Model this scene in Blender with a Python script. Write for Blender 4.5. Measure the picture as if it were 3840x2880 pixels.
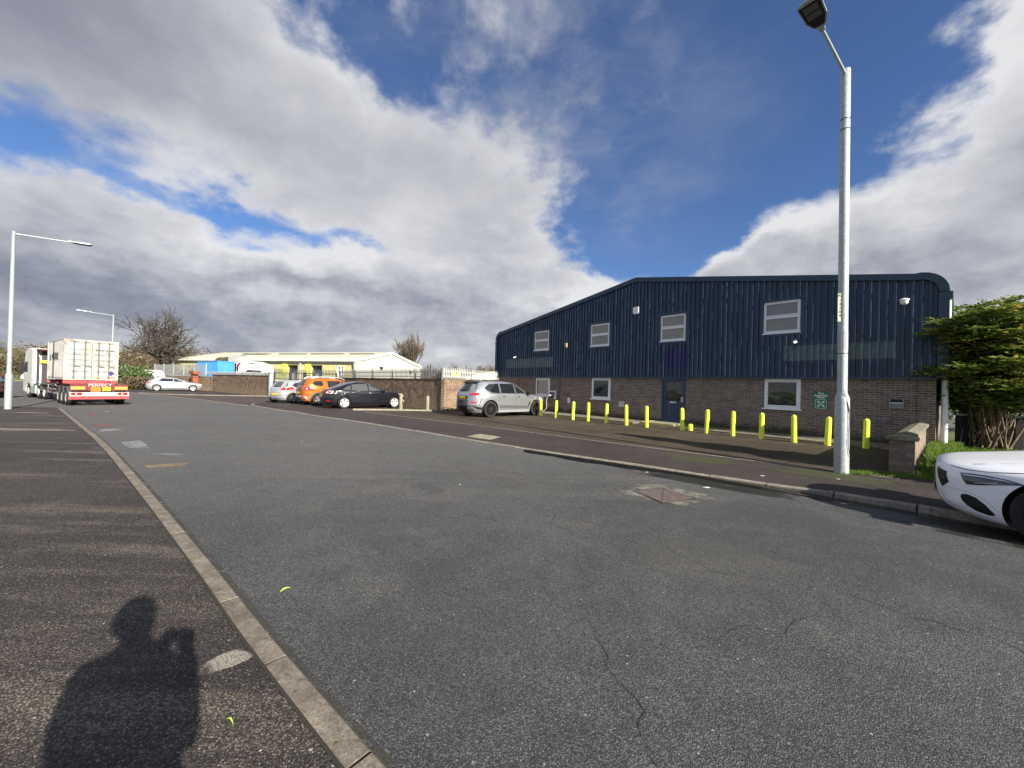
import bpy, bmesh, math, random
from mathutils import Vector, Matrix, Euler
import numpy as np
R_ = math.radians
random.seed(7)
S = bpy.context.scene
C = S.collection
for o in list(bpy.data.objects): bpy.data.objects.remove(o)

# ------------------------------------------------------------------ camera, sky, sun, exposure
cam = bpy.data.objects.new("camera", bpy.data.cameras.new("camera")); C.objects.link(cam)
cam.data.sensor_width = 36.0; cam.data.lens = 36.0 * 1442 / 3840
cam.data.clip_start = 0.005; cam.data.clip_end = 5000
CH = 1.52
cam.matrix_world = Matrix.Translation((0, 0, CH)) @ (Matrix.Rotation(R_(90.24), 4, 'X') @ Matrix.Rotation(R_(1.6), 4, 'Z'))
S.camera = cam
S.view_settings.view_transform = 'Standard'; S.view_settings.look = 'None'
S.view_settings.exposure = 1.05; S.view_settings.gamma = 1.0
S.render.engine = 'CYCLES'

SUN_AZ, SUN_EL = 139.3, 26.5       # where the sun stands, clockwise from +Y
sl = bpy.data.lights.new("sun", 'SUN'); sl.energy = 5.0; sl.angle = R_(0.55); sl.color = (1.0, 0.93, 0.83)
sun = bpy.data.objects.new("sun", sl); C.objects.link(sun)
sd = Vector((math.sin(R_(SUN_AZ)) * math.cos(R_(SUN_EL)), math.cos(R_(SUN_AZ)) * math.cos(R_(SUN_EL)), math.sin(R_(SUN_EL))))
sun.rotation_euler = sd.to_track_quat('Z', 'Y').to_euler(); sun.location = sd * 50

class NT:
    """tiny node-expression helper"""
    def __init__(s, tree): s.t = tree; s.n = tree.nodes; s.l = tree.links
    def new(s, typ, **kw):
        n = s.n.new(typ)
        for k, v in kw.items(): setattr(n, k, v)
        return n
    def put(s, sock, v):
        if isinstance(v, bpy.types.NodeSocket): s.l.new(v, sock)
        elif v is not None:
            if sock.type == 'RGBA' and len(v) == 3: v = (*v, 1)
            sock.default_value = v
    def m(s, op, a, b=None, c=None, clamp=False):
        n = s.new('ShaderNodeMath', operation=op); n.use_clamp = clamp
        s.put(n.inputs[0], a)
        if b is not None: s.put(n.inputs[1], b)
        if c is not None: s.put(n.inputs[2], c)
        return n.outputs[0]
    def vm(s, op, a, b=None):
        n = s.new('ShaderNodeVectorMath', operation=op); s.put(n.inputs[0], a)
        if b is not None: s.put(n.inputs[1], b)
        return n.outputs['Value'] if op in ('DOT_PRODUCT', 'LENGTH') else n.outputs[0]
    def noise(s, vec, scale, detail=4, rough=.55, dist=0, out='Fac'):
        n = s.new('ShaderNodeTexNoise'); s.put(n.inputs['Vector'], vec); n.inputs['Scale'].default_value = scale
        n.inputs['Detail'].default_value = detail; n.inputs['Roughness'].default_value = rough; n.inputs['Distortion'].default_value = dist
        return n.outputs[out]
    def vor(s, vec, scale, feature='F1', out='Distance', rnd=1.0):
        n = s.new('ShaderNodeTexVoronoi', feature=feature); s.put(n.inputs['Vector'], vec); n.inputs['Scale'].default_value = scale
        n.inputs['Randomness'].default_value = rnd
        return n.outputs[out]
    def ramp(s, fac, a, b, lo=0., hi=1., smooth=True):
        n = s.new('ShaderNodeMapRange'); n.interpolation_type = 'SMOOTHSTEP' if smooth else 'LINEAR'
        s.put(n.inputs[0], fac); n.inputs[1].default_value = a; n.inputs[2].default_value = b
        n.inputs[3].default_value = lo; n.inputs[4].default_value = hi
        return n.outputs[0]
    def mix(s, fac, a, b, mode='MIX'):
        n = s.new('ShaderNodeMix', data_type='RGBA', blend_type=mode)
        s.put(n.inputs[0], fac); s.put(n.inputs[6], a); s.put(n.inputs[7], b)
        return n.outputs[2]
    def sep(s, vec):
        n = s.new('ShaderNodeSeparateXYZ'); s.put(n.inputs[0], vec); return n.outputs
    def comb(s, x=0., y=0., z=0.):
        n = s.new('ShaderNodeCombineXYZ'); s.put(n.inputs[0], x); s.put(n.inputs[1], y); s.put(n.inputs[2], z); return n.outputs[0]
    def mapv(s, vec, scale=(1, 1, 1), rot=(0, 0, 0), loc=(0, 0, 0)):
        n = s.new('ShaderNodeMapping'); s.put(n.inputs[0], vec); n.inputs[1].default_value = loc; n.inputs[2].default_value = rot; n.inputs[3].default_value = scale
        return n.outputs[0]
    def bump(s, h, strength, dist, normal=None):
        n = s.new('ShaderNodeBump'); s.put(n.inputs['Height'], h); n.inputs['Strength'].default_value = strength; n.inputs['Distance'].default_value = dist
        if normal is not None: s.put(n.inputs['Normal'], normal)
        return n.outputs[0]

world = bpy.data.worlds.new("World"); S.world = world; world.use_nodes = True
def build_world():
    W = NT(world.node_tree); W.n.clear()
    out = W.new('ShaderNodeOutputWorld'); bg = W.new('ShaderNodeBackground'); W.l.new(bg.outputs[0], out.inputs[0])
    sky = W.new('ShaderNodeTexSky', sky_type='NISHITA'); sky.sun_disc = False
    sky.sun_elevation = R_(SUN_EL); sky.sun_rotation = R_(SUN_AZ); sky.air_density = 1.0; sky.dust_density = 0.3; sky.ozone_density = 2.5
    d = W.new('ShaderNodeTexCoord').outputs['Generated']
    x, y, z = W.sep(d)
    az = W.m('MULTIPLY', W.m('ARCTAN2', x, y), 180 / math.pi)
    el = W.m('MULTIPLY', W.m('ARCSINE', z), 180 / math.pi)
    zz = W.m('ADD', W.m('MAXIMUM', z, 0.0), 0.14)
    pl = W.comb(W.m('DIVIDE', x, zz), W.m('DIVIDE', y, zz), 0.0)
    warp = W.noise(pl, 1.3, 4, .6, out='Color')
    plw = W.vm('ADD', pl, W.vm('MULTIPLY', W.vm('SUBTRACT', warp, (.5, .5, .5)), (.55, .55, .55)))
    ang = W.comb(W.m('MULTIPLY', az, .06), W.m('MULTIPLY', el, .09), 0.0)      # for crisp cumulus near the horizon
    n1 = W.noise(plw, 1.0, 8, .52)
    n2 = W.noise(ang, 1.7, 9, .55)
    n3 = W.noise(plw, 3.6, 7, .62)
    # warped angles so that the big masses have uneven edges
    wn = W.noise(ang, 1.4, 7, .6, out='Color'); wx, wy, wz = W.sep(wn)
    azw = W.m('ADD', az, W.m('MULTIPLY', W.m('SUBTRACT', wx, .5), 20.0))
    elw = W.m('ADD', el, W.m('MULTIPLY', W.m('SUBTRACT', wy, .5), 11.0))
    def blobs(lst, base, A, E):
        acc = base
        for (a0, e0, sa, se, w) in lst:
            da = W.m('DIVIDE', W.m('SUBTRACT', A, float(a0)), float(sa)); de = W.m('DIVIDE', W.m('SUBTRACT', E, float(e0)), float(se))
            q = W.m('MULTIPLY_ADD', da, da, W.m('MULTIPLY', de, de))
            g = W.m('EXPONENT', W.m('MULTIPLY', q, -1.0))
            acc = W.m('MULTIPLY_ADD', g, float(w), acc)
        return acc
    base = W.m('ADD', W.m('MULTIPLY', W.m('SUBTRACT', n1, .5), 1.25), W.m('MULTIPLY', W.m('SUBTRACT', n2, .5), .55))
    n5 = W.noise(ang, 3.4, 9, .6)
    base = W.m('ADD', base, W.m('MULTIPLY', W.m('SUBTRACT', n5, .5), .42))
    cov = blobs([(-47, 30, 20, 10, .50), (-30, 30, 16, 8, .55), (-15, 27, 13, 7, .50), (-3, 22, 9, 6, .65), (-12, 14, 22, 6, .60), (-45, 13, 20, 8, .45),
                 (6, 40, 17, 8, -.20), (36, 36, 14, 13, -.85), (12, 26, 8, 6, -.50), (20, 19, 9, 3.5, -.75), (-38, 19.5, 13, 1.6, -.62), (-54, 21.5, 6, 2, -.60), (-20, 38, 7, 4, -.40), (-46, 24.5, 9, 2.4, -.42), (-33, 16.5, 6, 1.3, -.50), (-24, 19, 5, 1.2, -.3), (-30, 40, 8, 3, -.25),
                 (48, 15.5, 13, 6.6, 1.15), (55, 26, 5.5, 8, .95), (36, 15, 7, 5, .75), (31, 16, 4, 2.5, .45), (20, 11, 12, 3.5, .8), (7, 14, 7, 3, .4), (0, 2, 200, 7, .6), (180, 30, 90, 40, .25)], base, azw, elw)
    cov = W.m('ADD', cov, .05)
    alpha = W.ramp(cov, -.16, .40)
    thick = W.ramp(cov, .12, .95)
    # brightness: thin edges bright, thick bases grey
    sh = W.m('ADD', W.m('MULTIPLY', thick, -.30), W.m('ADD', W.m('MULTIPLY', W.m('SUBTRACT', n3, .5), .30), W.m('MULTIPLY', W.m('SUBTRACT', n2, .5), .75)))
    n4 = W.noise(W.vm('ADD', ang, W.vm('MULTIPLY', W.vm('SUBTRACT', wn, (.5, .5, .5)), (.35, .35, .35))), 4.2, 9, .62)
    low = W.ramp(elw, 30., 8.)
    sh = W.m('ADD', sh, W.m('MULTIPLY', W.m('MULTIPLY', W.m('SUBTRACT', n4, .5), .72), low))
    sh = blobs([(-55, 33, 15, 9, -.34), (-50, 24, 7, 3.5, -.18), (-28, 15.5, 8, 2.8, .26), (-14, 24, 7, 5, .12), (-26, 11.5, 10, 1.6, -.22), (-48, 8.5, 18, 3.0, -.45), (-36, 5, 16, 2.4, -.18), (-10, 9, 14, 3.5, -.22), (-30, 10, 9, 1.3, .35), (-22, 6, 9, 1.2, .3), (10, 13, 8, 2.2, .55), (-3, 21, 8, 6, .10), (36, 20, 8, 4, .40), (54, 28, 6, 6, .35),
                (46, 11, 14, 3, -.10), (-30, 32, 12, 7, .12), (-53, 38, 10, 8, -.05), (10, 38, 16, 8, -.40), (-20, 17, 14, 3, .08), (-35, 16, 8, 2, .2)], sh, azw, elw)
    sh = W.ramp(W.m('ADD', sh, .87), 0.0, 1.0, smooth=False)
    cr = W.new('ShaderNodeValToRGB'); W.l.new(sh, cr.inputs[0])
    e = cr.color_ramp.elements
    e[0].position = 0; e[0].color = (.11, .117, .145, 1); e[1].position = 1; e[1].color = (.50, .50, .505, 1)
    a = e.new(.35); a.color = (.205, .212, .248, 1); a = e.new(.68); a.color = (.345, .35, .37, 1)
    vn = W.noise(plw, 2.2, 8, .62)
    veil = blobs([(4, 37, 17, 10, .75), (16, 26, 7, 5, .55), (27, 38, 9, 8, .25), (-8, 44, 20, 6, .5)], 0.0, azw, elw)
    veil = W.m('MULTIPLY', W.m('MINIMUM', veil, .8), W.ramp(vn, .36, .66, .12, 1.0))
    skyc = W.vm('MULTIPLY', sky.outputs[0], (.072, .072, .072))
    skyc = W.mix(1.0, skyc, (.68, .84, 1.12), 'MULTIPLY')
    skyc = W.mix(W.m('MULTIPLY', veil, .62), skyc, (.27, .285, .34))
    col = W.mix(W.m('MULTIPLY', alpha, .96), skyc, cr.outputs[0])
    W.l.new(col, bg.inputs[0]); bg.inputs[1].default_value = .785
    # below the horizon: the average of far ground
    bel = W.ramp(z, -.02, .0)
    W.l.new(W.mix(bel, (.10, .10, .09), col), bg.inputs[0])
build_world()

# ------------------------------------------------------------------ materials
MATS = {}
def material(name, col=(.5, .5, .5), rough=.6, metal=0., spec=.5, var=0., vscale=6., bump=0., bscale=60., coat=0., alpha=None, dirt=0., dirtcol=(.08, .07, .05), emit=None):
    if name in MATS: return MATS[name]
    m = bpy.data.materials.new(name); m.use_nodes = True; MATS[name] = m
    T = NT(m.node_tree); p = T.n['Principled BSDF']
    p.inputs['Roughness'].default_value = rough; p.inputs['Metallic'].default_value = metal
    p.inputs['Specular IOR Level'].default_value = spec; p.inputs['Coat Weight'].default_value = coat; p.inputs['Coat Roughness'].default_value = .05
    oc = T.new('ShaderNodeTexCoord').outputs['Object']
    c = None
    if var or dirt:
        n = T.noise(oc, vscale, 5, .6)
        c = T.mix(T.ramp(n, .3, .7), tuple(v * (1 - var) for v in col), tuple(min(1, v * (1 + var)) for v in col))
        if dirt:
            n2 = T.noise(T.mapv(oc, (1, 1, .35)), vscale * .5, 6, .7)
            c = T.mix(T.m('MULTIPLY', T.ramp(n2, .5, .72), dirt), c, dirtcol)
        T.l.new(c, p.inputs['Base Color'])
    else: p.inputs['Base Color'].default_value = (*col, 1)
    if bump: T.l.new(T.bump(T.noise(oc, bscale, 3), bump, .01), p.inputs['Normal'])
    if emit: p.inputs['Emission Color'].default_value = (*emit[:3], 1); p.inputs['Emission Strength'].default_value = emit[3]
    return m
def custom(name):
    m = bpy.data.materials.new(name); m.use_nodes = True; MATS[name] = m
    T = NT(m.node_tree); return m, T, T.n['Principled BSDF'], T.new('ShaderNodeTexCoord').outputs['Object']

def asphalt(name, c1, c2, stain, stain_amt, streak=None, chip=(.30, .29, .27), chipth=.80, rough=.75, moss=None, crack=False, scale=95., fine=1.0, sheen=.0, far=False):
    m, T, p, oc = custom(name)
    big = T.noise(oc, .35, 5, .6); mid = T.noise(oc, 2.2, 5, .65)
    c = T.mix(T.ramp(T.m('ADD', T.m('MULTIPLY', big, .6), T.m('MULTIPLY', mid, .4)), .38, .62), c1, c2)
    st = T.ramp(T.noise(T.mapv(oc, (1, 1, 1), (0, 0, .6)), .9, 6, .7), .52, .72)
    c = T.mix(T.m('MULTIPLY', st, stain_amt), c, stain)
    if streak:                       # worn, dusty bands lying across the surface
        sc, amt, rot, col = streak
        s1 = T.noise(T.mapv(oc, (sc[0], sc[1], 1), (0, 0, rot)), 1.0, 6, .65, .4)
        c = T.mix(T.m('MULTIPLY', T.ramp(s1, .50, .68), amt), c, col)
    if moss:
        mm = T.noise(oc, 1.3, 6, .7); c = T.mix(T.m('MULTIPLY', T.ramp(mm, .53, .66), moss[0]), c, moss[1])
    if far:      # base colour turns paler up the road, over an uneven edge
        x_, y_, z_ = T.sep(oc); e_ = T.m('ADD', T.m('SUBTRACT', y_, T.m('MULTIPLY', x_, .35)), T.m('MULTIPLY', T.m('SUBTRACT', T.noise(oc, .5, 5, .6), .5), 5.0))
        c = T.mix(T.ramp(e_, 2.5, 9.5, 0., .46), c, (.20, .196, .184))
    # aggregate
    v = T.new('ShaderNodeTexVoronoi'); T.l.new(oc, v.inputs['Vector']); v.inputs['Scale'].default_value = scale
    rnd = T.sep(v.outputs['Color'])[0]; dist = v.outputs['Distance']
    tone = T.ramp(rnd, 0, 1, 1 - .68 * fine, 1 + .68 * fine, False)
    c = T.mix(1.0, c, T.comb(tone, tone, tone), 'MULTIPLY')
    gap = T.ramp(dist, .35, .62)
    c = T.mix(T.m('MULTIPLY', gap, .72 * fine), c, tuple(v * .25 for v in c1))
    chips = T.m('MULTIPLY', T.ramp(rnd, chipth + .13, chipth + .17), T.ramp(dist, .45, .3))
    c = T.mix(T.m('MULTIPLY', chips, .75), c, chip)
    v3 = T.new('ShaderNodeTexVoronoi'); T.l.new(oc, v3.inputs['Vector']); v3.inputs['Scale'].default_value = 17
    pc = T.m('MULTIPLY', T.ramp(v3.outputs['Distance'], .13, .08), T.ramp(T.sep(v3.outputs['Color'])[1], .82, .84))
    c = T.mix(T.m('MULTIPLY', pc, .85), c, tuple(v * 1.2 for v in chip))
    h = T.m('ADD', T.m('MULTIPLY', gap, -1.0), T.m('MULTIPLY', rnd, .5))
    if crack:
        dn = T.noise(oc, 1.6, 6, .75, out='Color')
        cv = T.vm('ADD', oc, T.vm('MULTIPLY', T.vm('SUBTRACT', dn, (.5, .5, .5)), (1.6, 1.6, 0)))
        ed = T.vor(T.mapv(cv, (.55, .28, 1), (0, 0, .72)), 1.0, 'DISTANCE_TO_EDGE')
        ck = T.m('MULTIPLY', T.ramp(ed, .011, .003), T.ramp(T.noise(oc, .45, 3), .44, .54))
        c = T.mix(T.m('MULTIPLY', ck, .8), c, (.012, .012, .012)); h = T.m('ADD', h, T.m('MULTIPLY', ck, -3.0))
    T.l.new(c, p.inputs['Base Color']); p.inputs['Roughness'].default_value = rough; p.inputs['Specular IOR Level'].default_value = .35
    p.inputs['Sheen Weight'].default_value = sheen; p.inputs['Sheen Roughness'].default_value = .6; p.inputs['Sheen Tint'].default_value = (.9, .88, .84, 1)
    T.l.new(T.bump(h, .9, .004), p.inputs['Normal'])
    return m
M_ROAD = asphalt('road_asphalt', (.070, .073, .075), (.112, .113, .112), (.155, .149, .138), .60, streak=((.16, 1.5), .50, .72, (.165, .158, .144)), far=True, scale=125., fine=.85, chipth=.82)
M_FOOT = asphalt('footway_asphalt', (.046, .038, .036), (.072, .060, .055), (.14, .122, .092), .60, streak=((.22, 2.0), .75, -.5, (.19, .168, .128)), scale=110)
M_FOOTR = asphalt('far_footway_asphalt', (.048, .038, .036), (.080, .064, .060), (.15, .125, .11), .4, moss=(.35, (.075, .08, .022)), scale=110)
M_FORE = asphalt('forecourt_asphalt', (.062, .046, .030), (.118, .088, .060), (.055, .045, .035), .5, moss=(.35, (.06, .055, .022)), scale=70)
M_ENTR = asphalt('entrance_asphalt', (.078, .054, .048), (.12, .088, .078), (.16, .13, .115), .4, scale=70)

def concrete(name, c1, c2, spots=(.08, .07, .05), amt=.6, bs=60):
    m, T, p, oc = custom(name)
    n = T.noise(oc, 5, 6, .65); c = T.mix(T.ramp(n, .35, .65), c1, c2)
    c = T.mix(T.m('MULTIPLY', T.ramp(T.noise(oc, 14, 6, .7), .52, .68), amt), c, spots)
    v = T.vor(oc, 130, out='Color'); t = T.ramp(T.sep(v)[0], 0, 1, .72, 1.28, False)
    c = T.mix(1., c, T.comb(t, t, t), 'MULTIPLY')
    T.l.new(c, p.inputs['Base Color']); p.inputs['Roughness'].default_value = .9
    T.l.new(T.bump(T.noise(oc, bs, 4, .7), .5, .006), p.inputs['Normal']); return m
M_KERB = concrete('kerb_concrete', (.115, .098, .075), (.205, .178, .138), (.06, .05, .036), .85)
M_KERB2 = concrete('pale_kerb_concrete', (.17, .15, .12), (.28, .25, .20), (.075, .065, .045), .75)
M_CONC = concrete('mossy_concrete', (.22, .205, .15), (.33, .30, .22), (.16, .15, .07), .7)
M_COPE = concrete('coping_concrete', (.125, .11, .08), (.235, .21, .155), (.045, .045, .028), .85)

def brick(name, b1, b2, mortar, axis='x', dirty=(.03, .028, .025), damt=.5, bw=.235, rh=.0755, moss=0., mort=.011, low=True, patch=None):
    m, T, p, oc = custom(name)
    x, y, z = T.sep(oc)
    v = T.comb(x if axis == 'x' else y, z, 0.0)
    b = T.new('ShaderNodeTexBrick'); T.l.new(v, b.inputs['Vector']); b.inputs['Scale'].default_value = 1.0
    b.inputs['Brick Width'].default_value = bw; b.inputs['Row Height'].default_value = rh; b.inputs['Mortar Size'].default_value = mort * .5
    b.inputs['Mortar Smooth'].default_value = .3; b.inputs['Bias'].default_value = 0.0
    b.inputs['Color1'].default_value = (*b1, 1); b.inputs['Color2'].default_value = (*b2, 1); b.inputs['Mortar'].default_value = (*mortar, 1)
    c = b.outputs['Color']
    n = T.noise(oc, 2.2, 6, .7); c = T.mix(T.m('MULTIPLY', T.ramp(n, .45, .7), damt), c, dirty)
    n5 = T.noise(oc, 30, 4, .6); t = T.ramp(n5, .2, .8, .7, 1.3); c = T.mix(1., c, T.comb(t, t, t), 'MULTIPLY')
    if low:    # damp, algae-stained foot of the wall
        lo = T.m('MULTIPLY', T.ramp(T.m('ADD', z, T.m('MULTIPLY', T.noise(oc, 3, 4), .35)), .55, .25), .75)
        c = T.mix(lo, c, (.035, .032, .020))
    if moss:
        k = T.ramp(T.m('ADD', z, T.m('MULTIPLY', T.noise(oc, 1.7, 5, .7), 1.1)), .75, 1.5)
        c = T.mix(T.m('MULTIPLY', T.m('MULTIPLY', T.ramp(T.noise(T.mapv(oc, (1, 1, .9)), 2.4, 6, .7), .42, .6), moss), k), c, (.055, .040, .028))
        k2 = T.m('MULTIPLY', T.ramp(z, .9, .2), T.ramp(T.noise(T.mapv(oc, (1, 1, .6)), 2.9, 6, .7), .48, .62))
        c = T.mix(T.m('MULTIPLY', k2, .6), c, (.20, .185, .10))
    T.l.new(c, p.inputs['Base Color']); p.inputs['Roughness'].default_value = .9; p.inputs['Specular IOR Level'].default_value = .2
    h = T.m('ADD', T.m('MULTIPLY', b.outputs['Fac'], -1.0), T.m('MULTIPLY', n5, .5))
    T.l.new(T.bump(h, .8, .008), p.inputs['Normal']); return m
M_BRICK = brick('unit_brick', (.145, .108, .092), (.235, .185, .158), (.41, .37, .33), damt=.35, mort=.015)
M_BRICKY = brick('unit_brick_side', (.155, .105, .082), (.245, .178, .138), (.42, .37, .31), axis='y', damt=.3)
M_WALLB = brick('yard_brick', (.235, .165, .11), (.37, .27, .185), (.31, .26, .19), damt=.30, moss=.6, low=False)
M_WALLC = brick('sunlit_yard_brick', (.23, .145, .092), (.33, .225, .15), (.29, .235, .17), damt=.3, moss=.35, low=False)
M_BLOCK = brick('pier_block', (.155, .118, .095), (.24, .19, .155), (.20, .16, .13), damt=.3, bw=.22, rh=.085, low=False)

M_GRASS = material('grass_blade', (.085, .17, .018), .7, var=.4, vscale=3, spec=.2)
M_SOIL = material('verge_soil', (.075, .085, .028), .95, var=.4, vscale=2, bump=.6, bscale=30)
M_FIELD = material('far_grass', (.12, .17, .045), .95, var=.25, vscale=.2)
M_YEL = material('yellow_bollard_plastic', (.80, .92, .055), .38, var=.05, vscale=4, dirt=.6, dirtcol=(.34, .36, .06))
M_WHITE = material('white_upvc', (.82, .83, .84), .35, var=.03, vscale=3)
M_GALV = material('galvanised_steel', (.40, .45, .44), .50, metal=.35, var=.16, vscale=22, bump=.15, bscale=80)
M_GALVD = material('weathered_galvanised', (.30, .32, .31), .6, metal=.3, var=.2, vscale=14)
M_BLACK = material('black_plastic', (.012, .012, .013), .45, spec=.4)
M_DARKM = material('dark_metal', (.03, .032, .036), .4, metal=.6)
M_CHROME = material('polished_metal', (.7, .7, .72), .18, metal=1.)
M_TYRE = material('tyre_rubber', (.022, .022, .023), .85, spec=.3, var=.2, vscale=20)
M_ALLOY = material('alloy_rim', (.62, .63, .65), .3, metal=.75)
M_ALLOYD = material('black_alloy_rim', (.035, .035, .038), .3, metal=.5)
M_ALLOYW = material('pale_alloy_rim', (.78, .78, .76), .4, metal=.3)
M_GLASS = material('car_glass', (.012, .014, .016), .04, spec=.9, coat=.4)
M_RED = material('red_lamp_lens', (.42, .01, .015), .15, coat=1.)
M_CLEAR = material('clear_lamp_lens', (.7, .7, .68), .12, coat=1.)
M_PLATEY = material('yellow_number_plate', (.80, .62, .03), .4)
M_ORANGE = material('orange_reflector_plate', (.85, .20, .03), .4)
def glass_mat(name, tint, rough=.02):
    m, T, p, oc = custom(name)
    p.inputs['Base Color'].default_value = (*tint, 1); p.inputs['Roughness'].default_value = rough; p.inputs['Specular IOR Level'].default_value = .8
    n = T.noise(oc, 1.7, 2); T.l.new(T.bump(n, .12, .05), p.inputs['Normal']); return m
M_WINB = glass_mat('blind_backed_glass', (.20, .195, .17), .08)
M_WIND = glass_mat('dark_window_glass', (.012, .013, .013))
M_DOORG = glass_mat('door_glass', (.014, .016, .016))
M_NAVY = material('navy_door_paint', (.010, .030, .095), .32, var=.1, vscale=3, coat=.2)
M_LEAFM = {}

def cladding_mat():
    m, T, p, oc = custom('navy_cladding')
    x, y, z = T.sep(oc)
    n = T.noise(T.mapv(oc, (1.5, 1.5, .35)), 2.0, 5, .6)
    c = T.mix(T.ramp(n, .3, .7), (.0115, .033, .068), (.019, .047, .090))
    def rect(x0, x1, z0, z1):
        f = .015
        a = T.m('MULTIPLY', T.ramp(x, x0 - f, x0 + f), T.ramp(x, x1 + f, x1 - f)); b = T.m('MULTIPLY', T.ramp(z, z0 - f, z0 + f), T.ramp(z, z1 + f, z1 - f))
        return T.m('MULTIPLY', a, b)
    pale = T.mix(T.ramp(T.noise(oc, 6, 5, .7), .35, .65), (.085, .125, .135), (.13, .18, .185))
    c = T.mix(rect(.94, 5.25, 2.70, 3.29), c, pale)
    c = T.mix(T.m('MULTIPLY', rect(16.80, 19.74, 2.70, 3.24), .85), c, pale)
    c = T.mix(rect(12.10, 13.40, 2.55, 3.29), c, (.016, .013, .12))
    c = T.mix(T.m('MULTIPLY', rect(12.02, 13.18, 2.1, 3.74), .35), c, (.02, .02, .10))
    c = T.mix(T.m('MULTIPLY', rect(16.80, 19.74, 2.10, 2.70), .4), c, (.02, .022, .06))
    T.l.new(c, p.inputs['Base Color']); p.inputs['Roughness'].default_value = .38; p.inputs['Specular IOR Level'].default_value = .45
    return m
M_CLAD = cladding_mat()
M_FASCIA = material('navy_fascia', (.020, .045, .078), .35, var=.12, vscale=2)
M_TEAL = material('teal_side_cladding', (.16, .38, .34), .5, var=.12, vscale=2)

# ------------------------------------------------------------------ mesh helpers
class MB:
    def __init__(s): s.v = []; s.f = []; s.m = []
    def add(s, vs, fs, mi=0):
        b = len(s.v); s.v += [tuple(v) for v in vs]
        for f in fs: s.f.append(tuple(b + i for i in f)); s.m.append(mi)
    def box(s, x0, x1, y0, y1, z0, z1, mi=0, T=None):
        v = [Vector((x, y, z)) for z in (z0, z1) for y in (y0, y1) for x in (x0, x1)]
        if T is not None: v = [T @ p for p in v]
        s.add(v, [(0, 2, 3, 1), (4, 5, 7, 6), (0, 1, 5, 4), (2, 6, 7, 3), (0, 4, 6, 2), (1, 3, 7, 5)], mi)
    def tube(s, pts, rad, n=8, mi=0, cap=True):
        pts = [Vector(p) for p in pts]
        if not hasattr(rad, '__len__'): rad = [rad] * len(pts)
        b = len(s.v); prev = None
        for i, p in enumerate(pts):
            d = (pts[min(i + 1, len(pts) - 1)] - pts[max(i - 1, 0)])
            if d.length < 1e-9: d = Vector((0, 0, 1))
            d.normalize()
            if prev is None:
                a = Vector((1, 0, 0)) if abs(d.x) < .9 else Vector((0, 1, 0)); u = d.cross(a).normalized()
            else:
                u = (prev - d * prev.dot(d))
                u = u.normalized() if u.length > 1e-6 else d.orthogonal().normalized()
            prev = u; w = d.cross(u)
            for k in range(n):
                a = 2 * math.pi * k / n; s.v.append(tuple(p + (u * math.cos(a) + w * math.sin(a)) * rad[i]))
        for i in range(len(pts) - 1):
            for k in range(n):
                s.f.append((b + i * n + k, b + i * n + (k + 1) % n, b + (i + 1) * n + (k + 1) % n, b + (i + 1) * n + k)); s.m.append(mi)
        if cap:
            s.f.append(tuple(b + k for k in range(n))[::-1]); s.m.append(mi)
            e = b + (len(pts) - 1) * n; s.f.append(tuple(e + k for k in range(n))); s.m.append(mi)
    def lathe(s, prof, n=24, c=(0, 0, 0), axis='z', mi=0, capends=True):
        b = len(s.v)
        for (r, h) in prof:
            for k in range(n):
                a = 2 * math.pi * k / n; x, y = r * math.cos(a), r * math.sin(a)
                p = (x, y, h) if axis == 'z' else ((x, h, y) if axis == 'y' else (h, x, y))
                s.v.append((p[0] + c[0], p[1] + c[1], p[2] + c[2]))
        for i in range(len(prof) - 1):
            for k in range(n):
                s.f.append((b + i * n + k, b + i * n + (k + 1) % n, b + (i + 1) * n + (k + 1) % n, b + (i + 1) * n + k)); s.m.append(mi)
        if capends:
            s.f.append(tuple(b + k for k in range(n))[::-1]); s.m.append(mi)
            e = b + (len(prof) - 1) * n; s.f.append(tuple(e + k for k in range(n))); s.m.append(mi)
    def prism(s, poly, a0, a1, axis='y', mi=0):
        n = len(poly)
        def P(u, v, a): return {'y': (u, a, v), 'x': (a, u, v), 'z': (u, v, a)}[axis]
        vs = [P(u, v, a0) for u, v in poly] + [P(u, v, a1) for u, v in poly]
        fs = [tuple(range(n))[::-1], tuple(range(n, 2 * n))] + [(i, (i + 1) % n, n + (i + 1) % n, n + i) for i in range(n)]
        s.add(vs, fs, mi)
    def obj(s, name, mats, parent=None, smooth=False, bevel=0., autosm=None, recalc=True, tri=False):
        me = bpy.data.meshes.new(name); me.from_pydata(s.v, [], s.f)
        if not isinstance(mats, (list, tuple)): mats = [mats]
        for m in mats: me.materials.append(m)
        me.polygons.foreach_set('material_index', s.m)
        if recalc or bevel:
            bm = bmesh.new(); bm.from_mesh(me)
            if bevel:
                bmesh.ops.remove_doubles(bm, verts=bm.verts, dist=1e-5)
            if recalc: bmesh.ops.recalc_face_normals(bm, faces=bm.faces)
            if bevel:
                es = [e for e in bm.edges if len(e.link_faces) == 2 and e.calc_face_angle(0) > .6]
                bmesh.ops.bevel(bm, geom=es, offset=bevel, segments=2, affect='EDGES', profile=.6, clamp_overlap=True)
            bm.to_mesh(me); bm.free()
        if smooth:
            me.polygons.foreach_set('use_smooth', [True] * len(me.polygons))
            if smooth != 'all':
                me.set_sharp_from_angle(angle=R_(38))
        me.update()
        o = bpy.data.objects.new(name, me); C.objects.link(o)
        if parent: o.parent = parent
        return o
def thing(name, label, cat, loc=(0, 0, 0), rz=0., group=None):
    o = bpy.data.objects.new(name, None); C.objects.link(o); o.location = loc; o.rotation_euler = (0, 0, rz); o.empty_display_size = .1
    o['label'] = label; o['category'] = cat
    if group: o['group'] = group
    return o
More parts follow.
